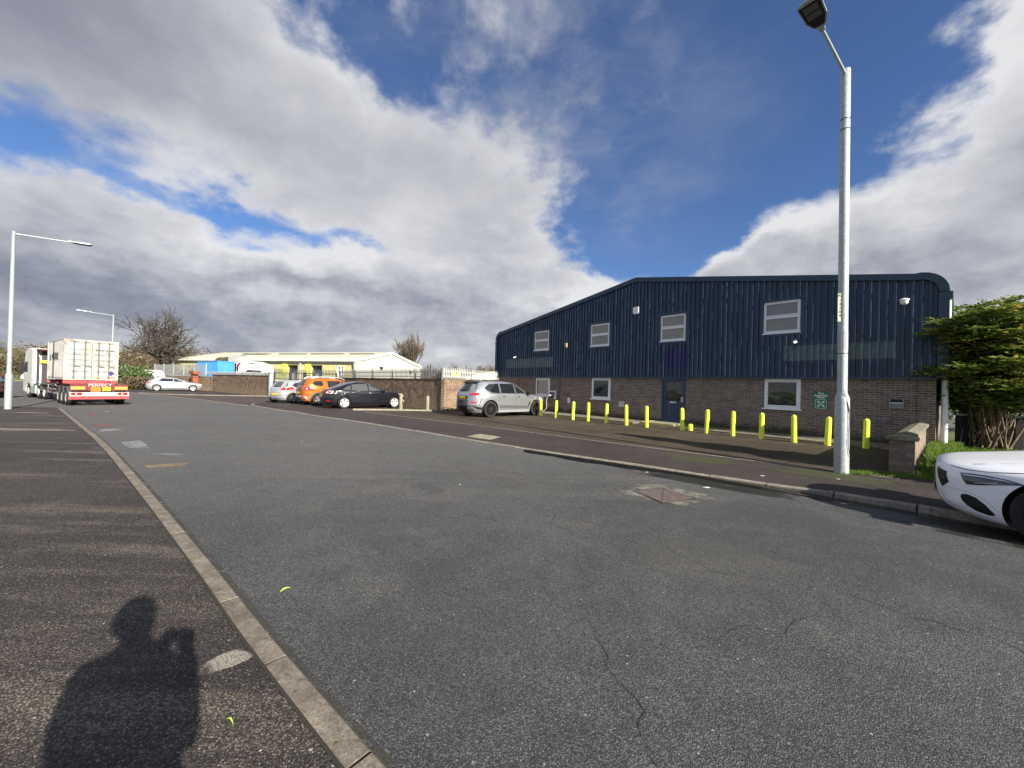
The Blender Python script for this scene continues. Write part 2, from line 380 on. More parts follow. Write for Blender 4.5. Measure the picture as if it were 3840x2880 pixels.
def tag(o, label, cat, group=None, kind=None):
    if label: o['label'] = label
    if cat: o['category'] = cat
    if group: o['group'] = group
    if kind: o['kind'] = kind
    return o
def place(o, loc, rz=0.): o.location = loc; o.rotation_euler = (0, 0, rz); return o
def copy_tree(o, parent=None):
    c = o.copy(); C.objects.link(c); c.parent = parent
    for ch in [k for k in bpy.data.objects if k.parent == o]: copy_tree(ch, c)
    return c
def text_mesh(name, body, size, mat, parent, loc, rot, extrude=.002, align='CENTER', xs=1., bold=.0):
    cu = bpy.data.curves.new(name + '_c', 'FONT'); cu.body = body; cu.size = size; cu.extrude = extrude; cu.align_x = align; cu.align_y = 'CENTER'; cu.offset = bold
    t = bpy.data.objects.new(name + '_t', cu); C.objects.link(t); bpy.context.view_layer.update()
    me = bpy.data.meshes.new_from_object(t.evaluated_get(bpy.context.evaluated_depsgraph_get()))
    bpy.data.objects.remove(t); me.name = name
    me.materials.clear(); me.materials.append(mat)
    o = bpy.data.objects.new(name, me); C.objects.link(o); o.parent = parent
    o.location = loc; o.rotation_euler = rot; o.scale = (xs, 1, 1); return o
def sheet(name, pts, z, mat, kind='structure', sub=None):
    mb = MB(); mb.add([(x, y, z) for x, y in pts], [tuple(range(len(pts)))]); o = mb.obj(name, mat, recalc=False)
    if o.data.polygons[0].normal.z < 0: o.data.flip_normals()
    if kind: o['kind'] = kind
    return o

# frame of the navy building: local x runs right along its front, y into it
FR = math.atan2(-.757, .653)
DV = Vector((-.6534, .7570, 0)); NV = Vector((.7570, .6534, 0))
FO = DV * 21.0 + NV * 16.85
FRZ = math.atan2(-DV.y, -DV.x)
def FW(x, y, z=0.): return FO - DV * x + NV * y + Vector((0, 0, z))

# ------------------------------------------------------------------ ground
g = sheet('ground', [(-900, -200), (900, -200), (900, 1400), (-900, 1400)], -.09, M_FIELD)
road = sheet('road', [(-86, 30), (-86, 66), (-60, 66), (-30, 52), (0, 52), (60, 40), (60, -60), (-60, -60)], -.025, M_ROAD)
def offset_poly(pts, w):
    out = []
    for i, p in enumerate(pts):
        a = Vector(pts[max(i - 1, 0)]); b = Vector(pts[min(i + 1, len(pts) - 1)]); d = (b - a).normalized()
        out.append((p[0] - d.y * w, p[1] + d.x * w))
    return out
def resample(pts, step):
    P = [Vector(p) for p in pts]; out = [P[0]]; acc = 0
    tot = []; L = 0
    for i in range(len(P) - 1): tot.append(L); L += (P[i + 1] - P[i]).length
    tot.append(L); n = max(1, int(round(L / step)))
    out = []
    for k in range(n + 1):
        s = L * k / n; i = max(j for j in range(len(P) - 1) if tot[j] <= s + 1e-9)
        t = (s - tot[i]) / max(1e-9, (P[i + 1] - P[i]).length); out.append(tuple(P[i].lerp(P[i + 1], t)))
    return out
def smooth_line(pts, it=2):
    for _ in range(it):
        q = [pts[0]]
        for a, b in zip(pts[:-1], pts[1:]):
            q += [(a[0] * .75 + b[0] * .25, a[1] * .75 + b[1] * .25), (a[0] * .25 + b[0] * .75, a[1] * .25 + b[1] * .75)]
        pts = q + [pts[-1]]
    return pts
M_JOINT = material('dark_joint', (.030, .026, .021), 1.)
def kerb(name, line, w, mat, zb=-.06, zt=.004, stone=.86, gap=.010, ztf=None, missing=()):
    """row of kerb stones; line is its road-side edge, w to the left of travel"""
    pts = resample(line, stone); off = offset_poly(pts, w); mb = MB()
    for i in range(len(pts) - 1):
        if i in missing: continue
        a, b, c, d = Vector(pts[i]), Vector(pts[i + 1]), Vector(off[i + 1]), Vector(off[i])
        g_ = gap / max(.1, (b - a).length)
        a2, b2 = a.lerp(b, g_), a.lerp(b, 1 - g_); d2, c2 = d.lerp(c, g_), d.lerp(c, 1 - g_)
        jz = random.uniform(-.004, .003); z1 = (ztf(*a2) if ztf else zt) + jz; z2 = (ztf(*b2) if ztf else zt) + jz
        ch = .012; e = (d2 - a2).normalized() * ch
        vs = [(*a2, zb), (*b2, zb), (*c2, zb), (*d2, zb), (*a2, z1 - ch), (*b2, z2 - ch), (*(b2 + e), z2), (*(a2 + e), z1), (*c2, z2), (*d2, z1)]
        mb.add(vs, [(0, 1, 5, 4), (4, 5, 6, 7), (7, 6, 8, 9), (3, 9, 8, 2), (0, 4, 7, 9, 3), (1, 2, 8, 6, 5)])
    for i in range(1, len(pts) - 1):
        if i in missing or i - 1 in missing: continue
        b, c = Vector(pts[i]), Vector(off[i]); u_ = (Vector(pts[i]) - Vector(pts[i - 1])).normalized() * (gap + .003); e = (c - b).normalized() * .004; zt_ = (ztf(*b) if ztf else zt) - .006
        mb.add([(*(b + e - u_), zt_ - .006), (*(b + e + u_), zt_ - .006), (*(c + u_), zt_), (*(c - u_), zt_)], [(0, 1, 2, 3)], 1)
    o = mb.obj(name, [mat, M_JOINT], recalc=False); o['kind'] = 'structure'; return o
# left footway: edge runs away from the camera then turns left at the junction
LK = [(2.8, -1.09), (-.443, 1.522), (-.888, 1.879), (-1.535, 2.409), (-2.172, 2.955), (-2.758, 3.445), (-4.0, 4.48), (-5.71, 5.89), (-7.69, 7.51), (-9.97, 9.33), (-12.4, 11.2), (-14.97, 13.19), (-17.0, 14.75), (-18.6, 16.0)]
LK2 = smooth_line([(-18.6, 16.0), (-19.6, 16.75), (-21.0, 17.2), (-23.5, 16.6), (-40, 8.5)], 2)
kerb('left_kerb', LK, .115, M_KERB)
kerb('left_corner_kerb', LK2, .115, M_KERB, missing=(1, 2, 4))
sheet('left_footway', offset_poly(LK, .115)[:-1] + LK2 + [(-40, -30), (2.8, -30)], 0., M_FOOT)
# right-hand side: footway, forecourt, entrance
RK = [(16, -7.4), (5.77, 4.79), (5.23, 5.43), (4.45, 6.22), (2.94, 7.50), (.9, 8.95), (-1.0, 10.5), (-3.68, 12.79), (-5.94, 14.68), (-8.01, 16.22), (-9.0, 16.95), (-9.75, 17.75), (-11.3, 18.95), (-14.3, 21.35), (-15.25, 22.45), (-16.0, 23.8), (-16.3, 25.2), (-16.0, 26.6), (-15.0, 28.6)]
RKs = smooth_line(RK[1:], 1); RKs = [RK[0]] + RKs
def rz(x, y):
    s = -x * .6534 + y * .757
    return -.004 + max(0, min(1, (2.3 - s) / 1.6)) * .070
rk_line = RKs[::-1]
kerb('right_kerb', RKs, -.13, M_KERB2, ztf=rz)
EDG = [FW(x, -5.95)[:2] for x in (3.2, 22.4)]
sheet('far_footway', offset_poly(RKs, -.125) + [(-12.5, 31.0), tuple(FW(40, -5.9)[:2]), (20, -8)], 0., M_FOOTR)
sheet('forecourt', [(-7.3, 19.2), (-5.0, 17.30), (-1.35, 14.42), (2.20, 11.25), (5.29, 8.63), (7.2, 7.1), tuple(FW(20.75, -5.75)[:2]), tuple(FW(20.75, 1)[:2]), tuple(FW(-12, 1)[:2]), tuple(FW(-9, -6)[:2])], .004, M_FORE)
mb = MB()
for a_, b_ in zip([(-7.3, 19.2), (-5.0, 17.30), (-1.35, 14.42), (2.20, 11.25), (5.29, 8.63)], [(-5.0, 17.30), (-1.35, 14.42), (2.20, 11.25), (5.29, 8.63), (7.2, 7.1)]):
    u = Vector((b_[0] - a_[0], b_[1] - a_[1])).normalized(); n_ = Vector((-u.y, u.x)) * .03; A_, B_ = Vector(a_), Vector(b_); mb.prism([tuple(A_ - n_), tuple(B_ - n_), tuple(B_ + n_), tuple(A_ + n_)], -.04, .009, 'z')
o = mb.obj('edging_kerb', M_KERB2); o['kind'] = 'structure'
sheet('entrance', [(-14.6, 21.7), (-20.4, 25.8), (-28.5, 30.9), (-29.2, 31.9), (-26.3, 31.75), (-21.2, 33.5), (-13.9, 33.2), (-15.6, 27)], -.019, M_ENTR)
mb = MB()
def strip(mb, pts, w, z0, z1, mi=0):
    a = pts; b = offset_poly(pts, w)
    for i in range(len(a) - 1):
        mb.add([(*a[i], z0), (*a[i + 1], z0), (*b[i + 1], z0), (*b[i], z0), (*a[i], z1), (*a[i + 1], z1), (*b[i + 1], z1), (*b[i], z1)],
               [(4, 5, 6, 7), (0, 1, 5, 4), (3, 7, 6, 2), (0, 4, 7, 3), (1, 2, 6, 5)], mi)
strip(mb, [(-14.9, 21.75), (-20.4, 25.75), (-32.7, 33.3), (-60, 50)], .16, -.06, -.012); o = mb.obj('entrance_edging', M_KERB2); o['kind'] = 'structure'
sheet('layby', [(-29.4, 31.7), (-26.3, 31.7), (-21.2, 33.55), (-33, 42.6), (-46, 49.2), (-60, 52), (-56, 47.6), (-32.7, 33.6)], -.015, M_FOOTR)
mb = MB(); strip(mb, smooth_line([(-32, 33.0), (-29.0, 31.72), (-26.3, 31.6), (-21.2, 33.45)], 1), .15, -.06, .05); o = mb.obj('layby_kerb', M_KERB2); o['kind'] = 'structure'
sheet('grass_verge', [(-56, 48.5), (-38.3, 40.9), (-37.6, 42.4), (-44, 48), (-60, 62), (-75, 62)], -.012, material('verge_grass', (.12, .22, .03), .9, var=.35, vscale=1.5, bump=.6, bscale=25))
sheet('far_verge', [(-92, 60), (-80, 66), (-62, 66.5), (-58, 80), (-110, 100), (-130, 70)], -.03, material('far_verge_grass', (.17, .21, .06), .9, var=.3, vscale=1.))
mb = MB(); strip(mb, [(-92, 59.6), (-80, 65.6), (-62, 66.1)], .35, -.06, .05); o = mb.obj('far_kerb', M_KERB2); o['kind'] = 'structure'
sheet('planting_bed', [(7.80, 7.42), (13.3, 12.1), (19, 17), (30, 8), (17, -4), (12.6, 1.6)], .010, M_SOIL)

# surface marks that are flat in the real place
M_PATCH = asphalt('worn_patch', (.20, .185, .145), (.27, .25, .20), (.12, .11, .09), .5, scale=110)
def blob(name, c, ax, ay, rot, z, mat, wob=.25, n=22, seed=0):
    rr = random.Random(seed); ph = [rr.uniform(0, 6.3) for _ in range(4)]; pts = []
    for k in range(n):
        a = 2 * math.pi * k / n; r = 1 + wob * (.5 * math.sin(2 * a + ph[0]) + .35 * math.sin(3 * a + ph[1]) + .25 * math.sin(5 * a + ph[2]) + .2 * math.sin(9 * a + ph[3]))
        x, y = ax * r * math.cos(a), ay * r * math.sin(a); pts.append((c[0] + x * math.cos(rot) - y * math.sin(rot), c[1] + x * math.sin(rot) + y * math.cos(rot)))
    return sheet(name, pts, z, mat)
def alpha_patch_mat(name, col, amt, scale=3., rough=.8, th=(.42, .58), flat=False):
    m, T, p, oc = custom(name); p.inputs['Base Color'].default_value = (*col, 1); p.inputs['Roughness'].default_value = rough
    x, y, z = T.sep(T.new('ShaderNodeTexCoord').outputs['Generated'])
    rx = T.m('MULTIPLY', T.m('SUBTRACT', x, .5), 2.); ry = T.m('MULTIPLY', T.m('SUBTRACT', y, .5), 2.)
    r = T.m('SQRT', T.m('ADD', T.m('MULTIPLY', rx, rx), T.m('MULTIPLY', ry, ry)))
    v = T.noise(oc, scale, 6, .7) if flat else T.m('SUBTRACT', T.noise(oc, scale, 6, .7), T.m('MULTIPLY', T.ramp(r, .35, 1.), .3))
    g_ = T.ramp(T.vor(oc, 120, out='Distance'), .62, .4, .45, 1.)
    T.l.new(T.m('MULTIPLY', T.m('MULTIPLY', T.ramp(v, th[0] - .1, th[1] - .1), amt), g_), p.inputs['Alpha']); return m
blob('pale_stain', (-1.475, 2.085), .135, .080, .75, .003, alpha_patch_mat('pale_stain', (.34, .325, .27), .85, 5., th=(.30, .50)), .15, seed=3)
blob('pale_paving_patch', (-13.1, 10.15), 1.25, .26, .05, .003, M_PATCH, .3, seed=4)
sheet('pale_cover_slab', [(-18.5, 14.25), (-17.3, 14.30), (-17.3, 14.50), (-18.5, 14.45)], .004, M_KERB2)
M_REDP = material('red_paint', (.12, .058, .050), .7, var=.4, vscale=3)
blob('red_paint_patch', (-12.3, 11.62), .60, .22, -.5, -.021, M_REDP, .35, seed=5); blob('red_paint_patch', (-15.9, 14.65), .55, .16, -.6, -.021, M_REDP, .3, seed=8)
M_WPAINT = alpha_patch_mat('old_white_paint', (.40, .41, .43), .55, 5.)
blob('white_paint_patch', (-11.1, 10.65), .55, .22, -.7, -.020, M_WPAINT, .3, seed=9); blob('white_paint_patch', (-8.4, 8.6), 1.5, .16, -.66, -.020, M_WPAINT, .2, seed=10)
blob('white_paint_patch', (-6.75, 7.6), .5, .06, -.1, -.020, M_WPAINT, .2, seed=12)
m_, T_, p_, oc_ = custom('puddle_water'); p_.inputs['Base Color'].default_value = (.016, .015, .011, 1); p_.inputs['Roughness'].default_value = .05; p_.inputs['Specular IOR Level'].default_value = .5
T_.l.new(T_.bump(T_.noise(oc_, 9, 3), .04, .01), p_.inputs['Normal'])
def ribbon(name, pts, ws, z, mat):
    mb = MB(); off = []
    for i, p in enumerate(pts):
        a = Vector(pts[max(i - 1, 0)]); b = Vector(pts[min(i + 1, len(pts) - 1)]); d = (b - a).normalized(); off.append((p[0] - d.y * ws[i], p[1] + d.x * ws[i]))
    for i in range(len(pts) - 1): mb.add([(*pts[i], z), (*pts[i + 1], z), (*off[i + 1], z), (*off[i], z)], [(0, 1, 2, 3)])
    o = mb.obj(name, mat); o['kind'] = 'structure'; return o
pl = smooth_line([(5.9, 4.62), (5.25, 5.38), (4.45, 6.18), (2.94, 7.46), (1.6, 8.40), (.35, 9.35)], 2)
ribbon('puddle', pl, [max(.01, .30 * math.sin(math.pi * min(1, (i + .5) / len(pl))) ** .6 + .05 * math.sin(i * 1.9) + (.14 if i > len(pl) * .6 else 0)) * (1 if i < len(pl) - 1 else 0) for i in range(len(pl))], -.021, m_)
M_WET = alpha_patch_mat('damp_asphalt', (.030, .028, .026), .85, 1.4, .35)
def cracks():
    rr = random.Random(17); mb = MB()
    def walk(x, y, a, L, w, lev=0):
        pts = [(x, y)]; n = int(L / .05); base = a
        for k in range(n):
            a += rr.gauss(0, .38); a = base + (a - base) * .86; x += math.cos(a) * .05; y += math.sin(a) * .05; pts.append((x, y))
            if lev == 0 and rr.random() < .03: walk(x, y, a + rr.choice((-1, 1)) * rr.uniform(.5, 1.2), L * .25, w * .6, 1)
        for i in range(len(pts) - 1):
            w0 = .80 * w * (.25 + .65 * abs(math.sin(i * .37 + x * 3))) * min(1, (len(pts) - i) / 12, (i + 2) / 8); dx, dy = pts[i + 1][0] - pts[i][0], pts[i + 1][1] - pts[i][1]; l = math.hypot(dx, dy); nx, ny = -dy / l * w0, dx / l * w0
            mb.add([(pts[i][0] - nx, pts[i][1] - ny, -.022), (pts[i + 1][0] - nx, pts[i + 1][1] - ny, -.022), (pts[i + 1][0] + nx, pts[i + 1][1] + ny, -.022), (pts[i][0] + nx, pts[i][1] + ny, -.022)], [(0, 1, 2, 3)])
    for (x, y, a, L, w) in [(.55, 2.6, -.9, 1.5, .0035), (1.15, 2.55, -.75, 1.6, .0035), (1.3, 1.55, .3, 1.0, .003), (-1.6, 8.4, -.7, 3.2, .007), (-3.9, 9.9, -.75, 2.4, .007), (-.2, 6.9, -.75, 2.6, .006), (.3, 4.9, -.65, 2.2, .005), (2.4, 3.4, -.8, 1.8, .005), (-2.9, 6.3, -.6, 2.0, .006), (-6.5, 11.5, -.7, 3.0, .009), (-7.5, 14.2, -.7, 3.5, .010), (1.6, 4.2, -.9, 1.6, .004), (-.9, 4.6, -.7, 1.4, .004), (3.1, 2.6, -.6, 1.8, .004)]: walk(x, y, a, L, w)
    o = mb.obj('road_cracks', material('crack_dark', (.022, .022, .022), 1.), recalc=False); o['kind'] = 'structure'
cracks()
blob('moss_patch', (6.0, 7.25), 1.6, .45, -.66, .0035, alpha_patch_mat('footway_moss', (.080, .095, .026), .55, 3., .95), .25, seed=41)
blob('moss_patch', (4.2, 8.6), 1.6, .35, -.66, .0035, MATS['footway_moss'], .25, seed=42)
blob('damp_patch', (3.4, 6.6), 2.6, .42, -.70, -.0228, alpha_patch_mat('damp_road', (.028, .026, .023), .85, 1.6, .30), .2, seed=43)
blob('damp_patch', (5.6, 4.2), 1.6, .40, -.85, -.0228, MATS['damp_road'], .2, seed=44)
blob('oil_stain', (-1.2, 5.6), .5, .22, -.7, -.0225, alpha_patch_mat('oil_stain', (.03, .03, .03), .22, 3., .4), .3, seed=45)
blob('worn_patch', (1.9, 3.6), 1.3, .5, -.6, -.0225, alpha_patch_mat('worn_road', (.15, .142, .125), .26, 1.6, .8), .3, seed=46)
blob('worn_patch', (-.6, 6.9), 2.0, .5, -.7, -.0225, MATS['worn_road'], .3, seed=47)
M_GRIT = alpha_patch_mat('kerb_grit', (.035, .030, .022), 1.0, 6.)
def seam(name, line, off, w, z, mat):
    L_ = offset_poly(line, off); H2 = offset_poly(line, off + w); mb = MB(); 
    for i in range(len(L_) - 1): mb.add([(*L_[i], z), (*L_[i + 1], z), (*H2[i + 1], z), (*H2[i], z)], [(0, 1, 2, 3)])
    o = mb.obj(name, mat, recalc=False); o['kind'] = 'structure'
    if o.data.polygons[0].normal.z < 0: o.data.flip_normals()
seam('kerb_back_joint', resample(LK, .3), .113, .016, .0055, material('joint_dirt', (.025, .022, .018), 1.))
seam('gutter_dirt', resample(LK, .3), -.045, .045, -.0215, alpha_patch_mat('gutter_dirt', (.055, .048, .038), .85, 7., .95, th=(.50, .66), flat=True))
# brown iron-stained gully patch at the left kerb
sheet('gully_patch', [(-6.02, 6.40), (-5.62, 6.62), (-5.72, 6.90), (-6.30, 6.62)], -.021, material('gully_patch', (.17, .125, .08), .8, var=.3, vscale=8))

# cover in the road: mortar surround, iron frame, two patterned halves
def ragged_mortar(name, a, b, s_, k):
    m = concrete(name, a, b, s_, k); T = NT(m.node_tree); p = T.n['Principled BSDF']; tc = T.new('ShaderNodeTexCoord'); oc = tc.outputs['Object']
    x, y, z = T.sep(tc.outputs['Generated']); rx = T.m('ABSOLUTE', T.m('MULTIPLY', T.m('SUBTRACT', x, .5), 2.)); ry = T.m('ABSOLUTE', T.m('MULTIPLY', T.m('SUBTRACT', y, .5), 2.))
    r = T.m('ADD', rx, ry); T.l.new(T.ramp(T.m('ADD', T.m('MULTIPLY', T.noise(oc, 7, 6, .75), 1.5), T.m('MULTIPLY', r, -.55)), .16, .34), p.inputs['Alpha']); return m
def road_cover():
    t = thing('manhole_cover', 'rust-worn double triangular iron cover set in a pale mortar diamond in the road', 'manhole cover', (0, 0, 0))
    sur = MB(); pts = [(1.62, 6.28), (2.05, 6.20), (2.50, 6.36), (2.98, 5.72), (3.0, 5.45), (2.4, 5.20), (2.05, 5.08), (1.86, 5.35), (1.72, 5.75)]
    pts = [(2.36 + (x - 2.36) * 1.10, 5.70 + (y - 5.70) * 1.10) for x, y in smooth_line(pts + [pts[0]], 1)[:-1]]
    sur.add([(x, y, -.0205) for x, y in pts], [tuple(range(len(pts)))]); o = sur.obj('mortar_surround', ragged_mortar('cover_mortar', (.10, .094, .078), (.19, .178, .15), (.045, .055, .02), 1.), t, recalc=False)
    if o.data.polygons[0].normal.z < 0: o.data.flip_normals()
    A, B_, C_, D_ = Vector((1.88, 5.84)), Vector((2.42, 6.04)), Vector((2.66, 5.50)), Vector((2.09, 5.26))
    m, T, p, oc = custom('cast_iron_cover')
    rot = T.mapv(oc, (1, 1, 1), (0, 0, .35)); x, y, z = T.sep(rot)
    f = T.m('MULTIPLY', T.m('SINE', T.m('MULTIPLY', x, 90.)), T.m('SINE', T.m('MULTIPLY', y, 90.)))
    k = T.ramp(f, -.2, .2); n = T.noise(oc, 12, 5, .7)
    c = T.mix(k, (.05, .038, .032), T.mix(T.ramp(n, .35, .65), (.22, .16, .14), (.34, .27, .24)))
    T.l.new(c, p.inputs['Base Color']); p.inputs['Roughness'].default_value = .55; p.inputs['Metallic'].default_value = .3; T.l.new(T.bump(k, .8, .006), p.inputs['Normal'])
    def slab(q, name, mat, z0, z1, ins):
        c = sum(q, Vector((0, 0))) / len(q); q = [v + (c - v).normalized() * ins for v in q]
        mb = MB(); mb.prism([tuple(v) for v in q], z0, z1, 'z'); return mb.obj(name, mat, t)
    slab([A, B_, C_, D_], 'frame', M_DARKM, -.05, -.019, -.02)
    slab([A, B_, D_], 'cover_plate', m, -.05, -.016, .012); slab([B_, C_, D_], 'cover_plate', m, -.05, -.016, .012)
    return t
road_cover()
mb = MB(); q = [(-1.27, 11.20), (-.95, 11.86), (-.28, 11.28), (-.58, 10.66)]; mb.prism(q, -.01, .006, 'z')
t = thing('footway_cover', 'square pale concrete-filled cover in the far footway', 'access cover'); mb.obj('slab', M_CONC, t)
mb = MB(); c0 = Vector((-.77, 11.25)); mb.prism([tuple(c0 + (Vector(v) - c0) * 1.07) for v in q], -.012, .0045, 'z'); mb.obj('frame', M_DARKM, t)

def litter():
    mb = MB(); rr = random.Random(5)
    def leaf(mb, c, L, W, rot, z):
        pts = []
        n = 8
        for k in range(n + 1): s = k / n; pts.append((s * L - L / 2, W * math.sin(math.pi * s) ** .8, .012 * math.sin(math.pi * s)))
        vs = []
        for (x, w, h) in pts:
            for sgn in (-1, 0, 1):
                X, Y = x, sgn * w * .5; vs.append((c[0] + X * math.cos(rot) - Y * math.sin(rot), c[1] + X * math.sin(rot) + Y * math.cos(rot), z + h + abs(sgn) * .006))
        mb.add(vs, [(i * 3 + j, i * 3 + j + 1, i * 3 + j + 4, i * 3 + j + 3) for i in range(n) for j in (0, 1)])
    leaf(mb, (-1.61, 2.81), .075, .022, 1.0, -.019)
    o = mb.obj('leaf', material('yellow_green_leaf', (.48, .62, .10), .5), smooth='all', recalc=False); tag(o, 'single yellow-green leaf lying on the road beside the left kerb', 'leaf')
    mb = MB(); leaf(mb, (-1.20, 1.70), .055, .007, -.5, .004)
    o = mb.obj('leaf', material('yellow_green_leaf', (.48, .62, .10), .5), recalc=False); tag(o, 'thin green leaf blade on the left pavement in the photographer\'s shadow', 'leaf')
    m = material('paper_litter', (.62, .6, .55), .8)
    for i, (x, y, s, lab) in enumerate([(3.15, 6.15, .07, 'small white paper scrap on the road right of the iron cover'), (2.55, 7.15, .035, 'tiny white scrap at the kerb puddle behind the iron cover'), (-.75, 5.9, .02, None), (-5.2, 9.6, .03, None),
                                        (-16.7, 15.9, .07, 'white scrap lying in the road beside the far end of the left pavement'), (4.6, 7.0, .05, 'pale scrap on the far footway left of the lamp post'), (5.9, 6.9, .04, 'pale scrap on the mossy footway beside the lamp post')]):
        z = .004 if i > 4 else -.021
        mb = MB(); n = 9
        vs = [(x + s * rr.uniform(.6, 1) * math.cos(6.28 * k / n), y + .5 * s * rr.uniform(.6, 1) * math.sin(6.28 * k / n), z + rr.uniform(0, .006)) for k in range(n)] + [(x, y, z + .01)]
        mb.add(vs, [(k, (k + 1) % n, n) for k in range(n)]); o = mb.obj('paper_scrap', m); tag(o, lab or ('tiny white scrap on the open road nearest the camera' if i == 2 else 'tiny white scrap in the middle of the road further off'), 'litter', 'scraps of litter')
litter()

#@@PART2@@
# ------------------------------------------------------------------ the navy unit
LB = 20.62; ZC = 2.10; XR = 10.70; ZR = 6.95; ZE = 5.19      # length, cladding foot, ridge x, ridge z, eave z
DEPTH = 26.
def roof_profile(inset=0.):
    """outline of the front above the cladding foot, left to right, rounded eaves"""
    r = .62 - inset; x0, x1 = -.20 + inset, LB + .20 - inset; ze, zr = ZE - inset, ZR - inset
    sl = (ZR - ZE) / (XR - .45); pts = []
    cx, cz = x0 + r, ze - r + .05
    for k in range(8):
        a = math.pi - (math.pi / 2 + .17) * k / 7; pts.append((cx + r * math.cos(a), cz + r * math.sin(a)))
    pts.append((XR, zr))
    cx = x1 - r
    for k in range(8):
        a = (math.pi / 2 + .17) * (1 - k / 7); pts.append((cx + r * math.cos(a), cz + r * math.sin(a)))
    return pts
def roof_z(x, inset=0.):
    P = roof_profile(inset)
    for a, b in zip(P[:-1], P[1:]):
        if a[0] <= x <= b[0] and b[0] > a[0]: return a[1] + (b[1] - a[1]) * (x - a[0]) / (b[0] - a[0])
    return ZC
unit = thing('industrial_unit', 'large navy blue ribbed-metal industrial unit with brick ground floor and curved roof edges', 'industrial building', FO, FRZ)
UPW = [(3.64, 4.89), (7.99, 9.20), (11.99, 13.16), (16.14, 17.29)]; WZ = (3.75, 4.92)
LOW = [(3.78, 4.98), (8.09, 9.28), (16.20, 17.33)]; LZ = (.95, 2.05)
DX = (12.08, 13.18)
# brick plinth with openings
def wall_with_holes(x0, x1, z0, z1, holes, yf, yb, name, mat, parent):
    xs = sorted({x0, x1, *[h[0] for h in holes], *[h[1] for h in holes]}); zs = sorted({z0, z1, *[h[2] for h in holes], *[h[3] for h in holes]})
    mb = MB()
    def hole(xa, xb, za, zb): return any(h[0] <= xa and xb <= h[1] and h[2] <= za and zb <= h[3] for h in holes)
    for xa, xb in zip(xs[:-1], xs[1:]):
        for za, zb in zip(zs[:-1], zs[1:]):
            if hole(xa, xb, za, zb): continue
            mb.add([(xa, yf, za), (xb, yf, za), (xb, yf, zb), (xa, yf, zb)], [(0, 1, 2, 3)])
    for h in holes:
        a, b, c, d = h
        mb.add([(a, yf, c), (b, yf, c), (b, yf, d), (a, yf, d), (a, yb, c), (b, yb, c), (b, yb, d), (a, yb, d)], [(0, 4, 5, 1), (1, 5, 6, 2), (2, 6, 7, 3), (3, 7, 4, 0)])
    return mb.obj(name, mat, parent, recalc=False)
holes = [(a, b, LZ[0], LZ[1]) for a, b in LOW] + [(DX[0], DX[1], .08, 2.06)]
wall_with_holes(.05, LB - .03, -.02, ZC + .02, holes, .0, .10, 'brick_wall', M_BRICK, unit)
mb = MB(); mb.add([(LB - .03, 0, -.02), (LB - .03, DEPTH, -.02), (LB - .03, DEPTH, ZC), (LB - .03, 0, ZC), (.05, 0, -.02), (.05, DEPTH, -.02), (.05, DEPTH, ZC), (.05, 0, ZC)], [(0, 1, 2, 3), (4, 7, 6, 5)])
mb.obj('side_brick_wall', M_BRICKY, unit, recalc=False)
# ribbed cladding, real trapezoid ribs cut round the windows
def cladding():
    edges = []
    mb = MB(); per = .188; top = .080; dp = .046; y0 = -.070
    prof = []     # (x, y)
    x = .0
    while x < LB:
        prof += [(x, y0), (x + per - top - .026, y0), (x + per - top - .012, y0 - dp), (x + per - .012, y0 - dp)]; x += per
    prof = [p for p in prof if p[0] <= LB - .02] + [(LB, y0)]
    cuts = sorted({c for w in UPW for c in (w[0] - .07, w[1] + .07)})
    for c in cuts:
        for i in range(len(prof) - 1):
            a, b = prof[i], prof[i + 1]
            if a[0] < c < b[0]: prof.insert(i + 1, (c, a[1] + (b[1] - a[1]) * (c - a[0]) / (b[0] - a[0]))); break
    for a, b in zip(prof[:-1], prof[1:]):
        za, zb = roof_z(a[0], .10), roof_z(b[0], .10)
        if max(za, zb) <= ZC + .01: continue
        mid = (a[0] + b[0]) / 2
        w = next((w for w in UPW if w[0] - .07 < mid < w[1] + .07), None)
        spans = [((ZC, ZC), (za, zb))] if not w else [((ZC, ZC), (WZ[0] - .09,) * 2), ((WZ[1] + .06,) * 2, (za, zb))]
        for (l0, l1), (h0, h1) in spans:
            mb.add([(a[0], a[1], l0), (b[0], b[1], l1), (b[0], b[1], h1), (a[0], a[1], h0)], [(0, 1, 2, 3)])
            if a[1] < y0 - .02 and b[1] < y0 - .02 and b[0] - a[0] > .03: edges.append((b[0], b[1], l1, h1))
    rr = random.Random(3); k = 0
    for (x, y, l, h) in edges:  # pale broken strips: the bright sunlit rib edges put into the colour
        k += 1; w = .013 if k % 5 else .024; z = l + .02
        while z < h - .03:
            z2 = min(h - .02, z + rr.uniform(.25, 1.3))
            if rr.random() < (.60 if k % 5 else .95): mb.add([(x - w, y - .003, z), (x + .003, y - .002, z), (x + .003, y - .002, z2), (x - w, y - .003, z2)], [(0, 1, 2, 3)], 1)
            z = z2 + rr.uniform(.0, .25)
    o = mb.obj('ribbed_cladding', [M_CLAD, material('painted_rib_highlight', (.16, .23, .30), .5, var=.5, vscale=3)], unit, recalc=False)
cladding()
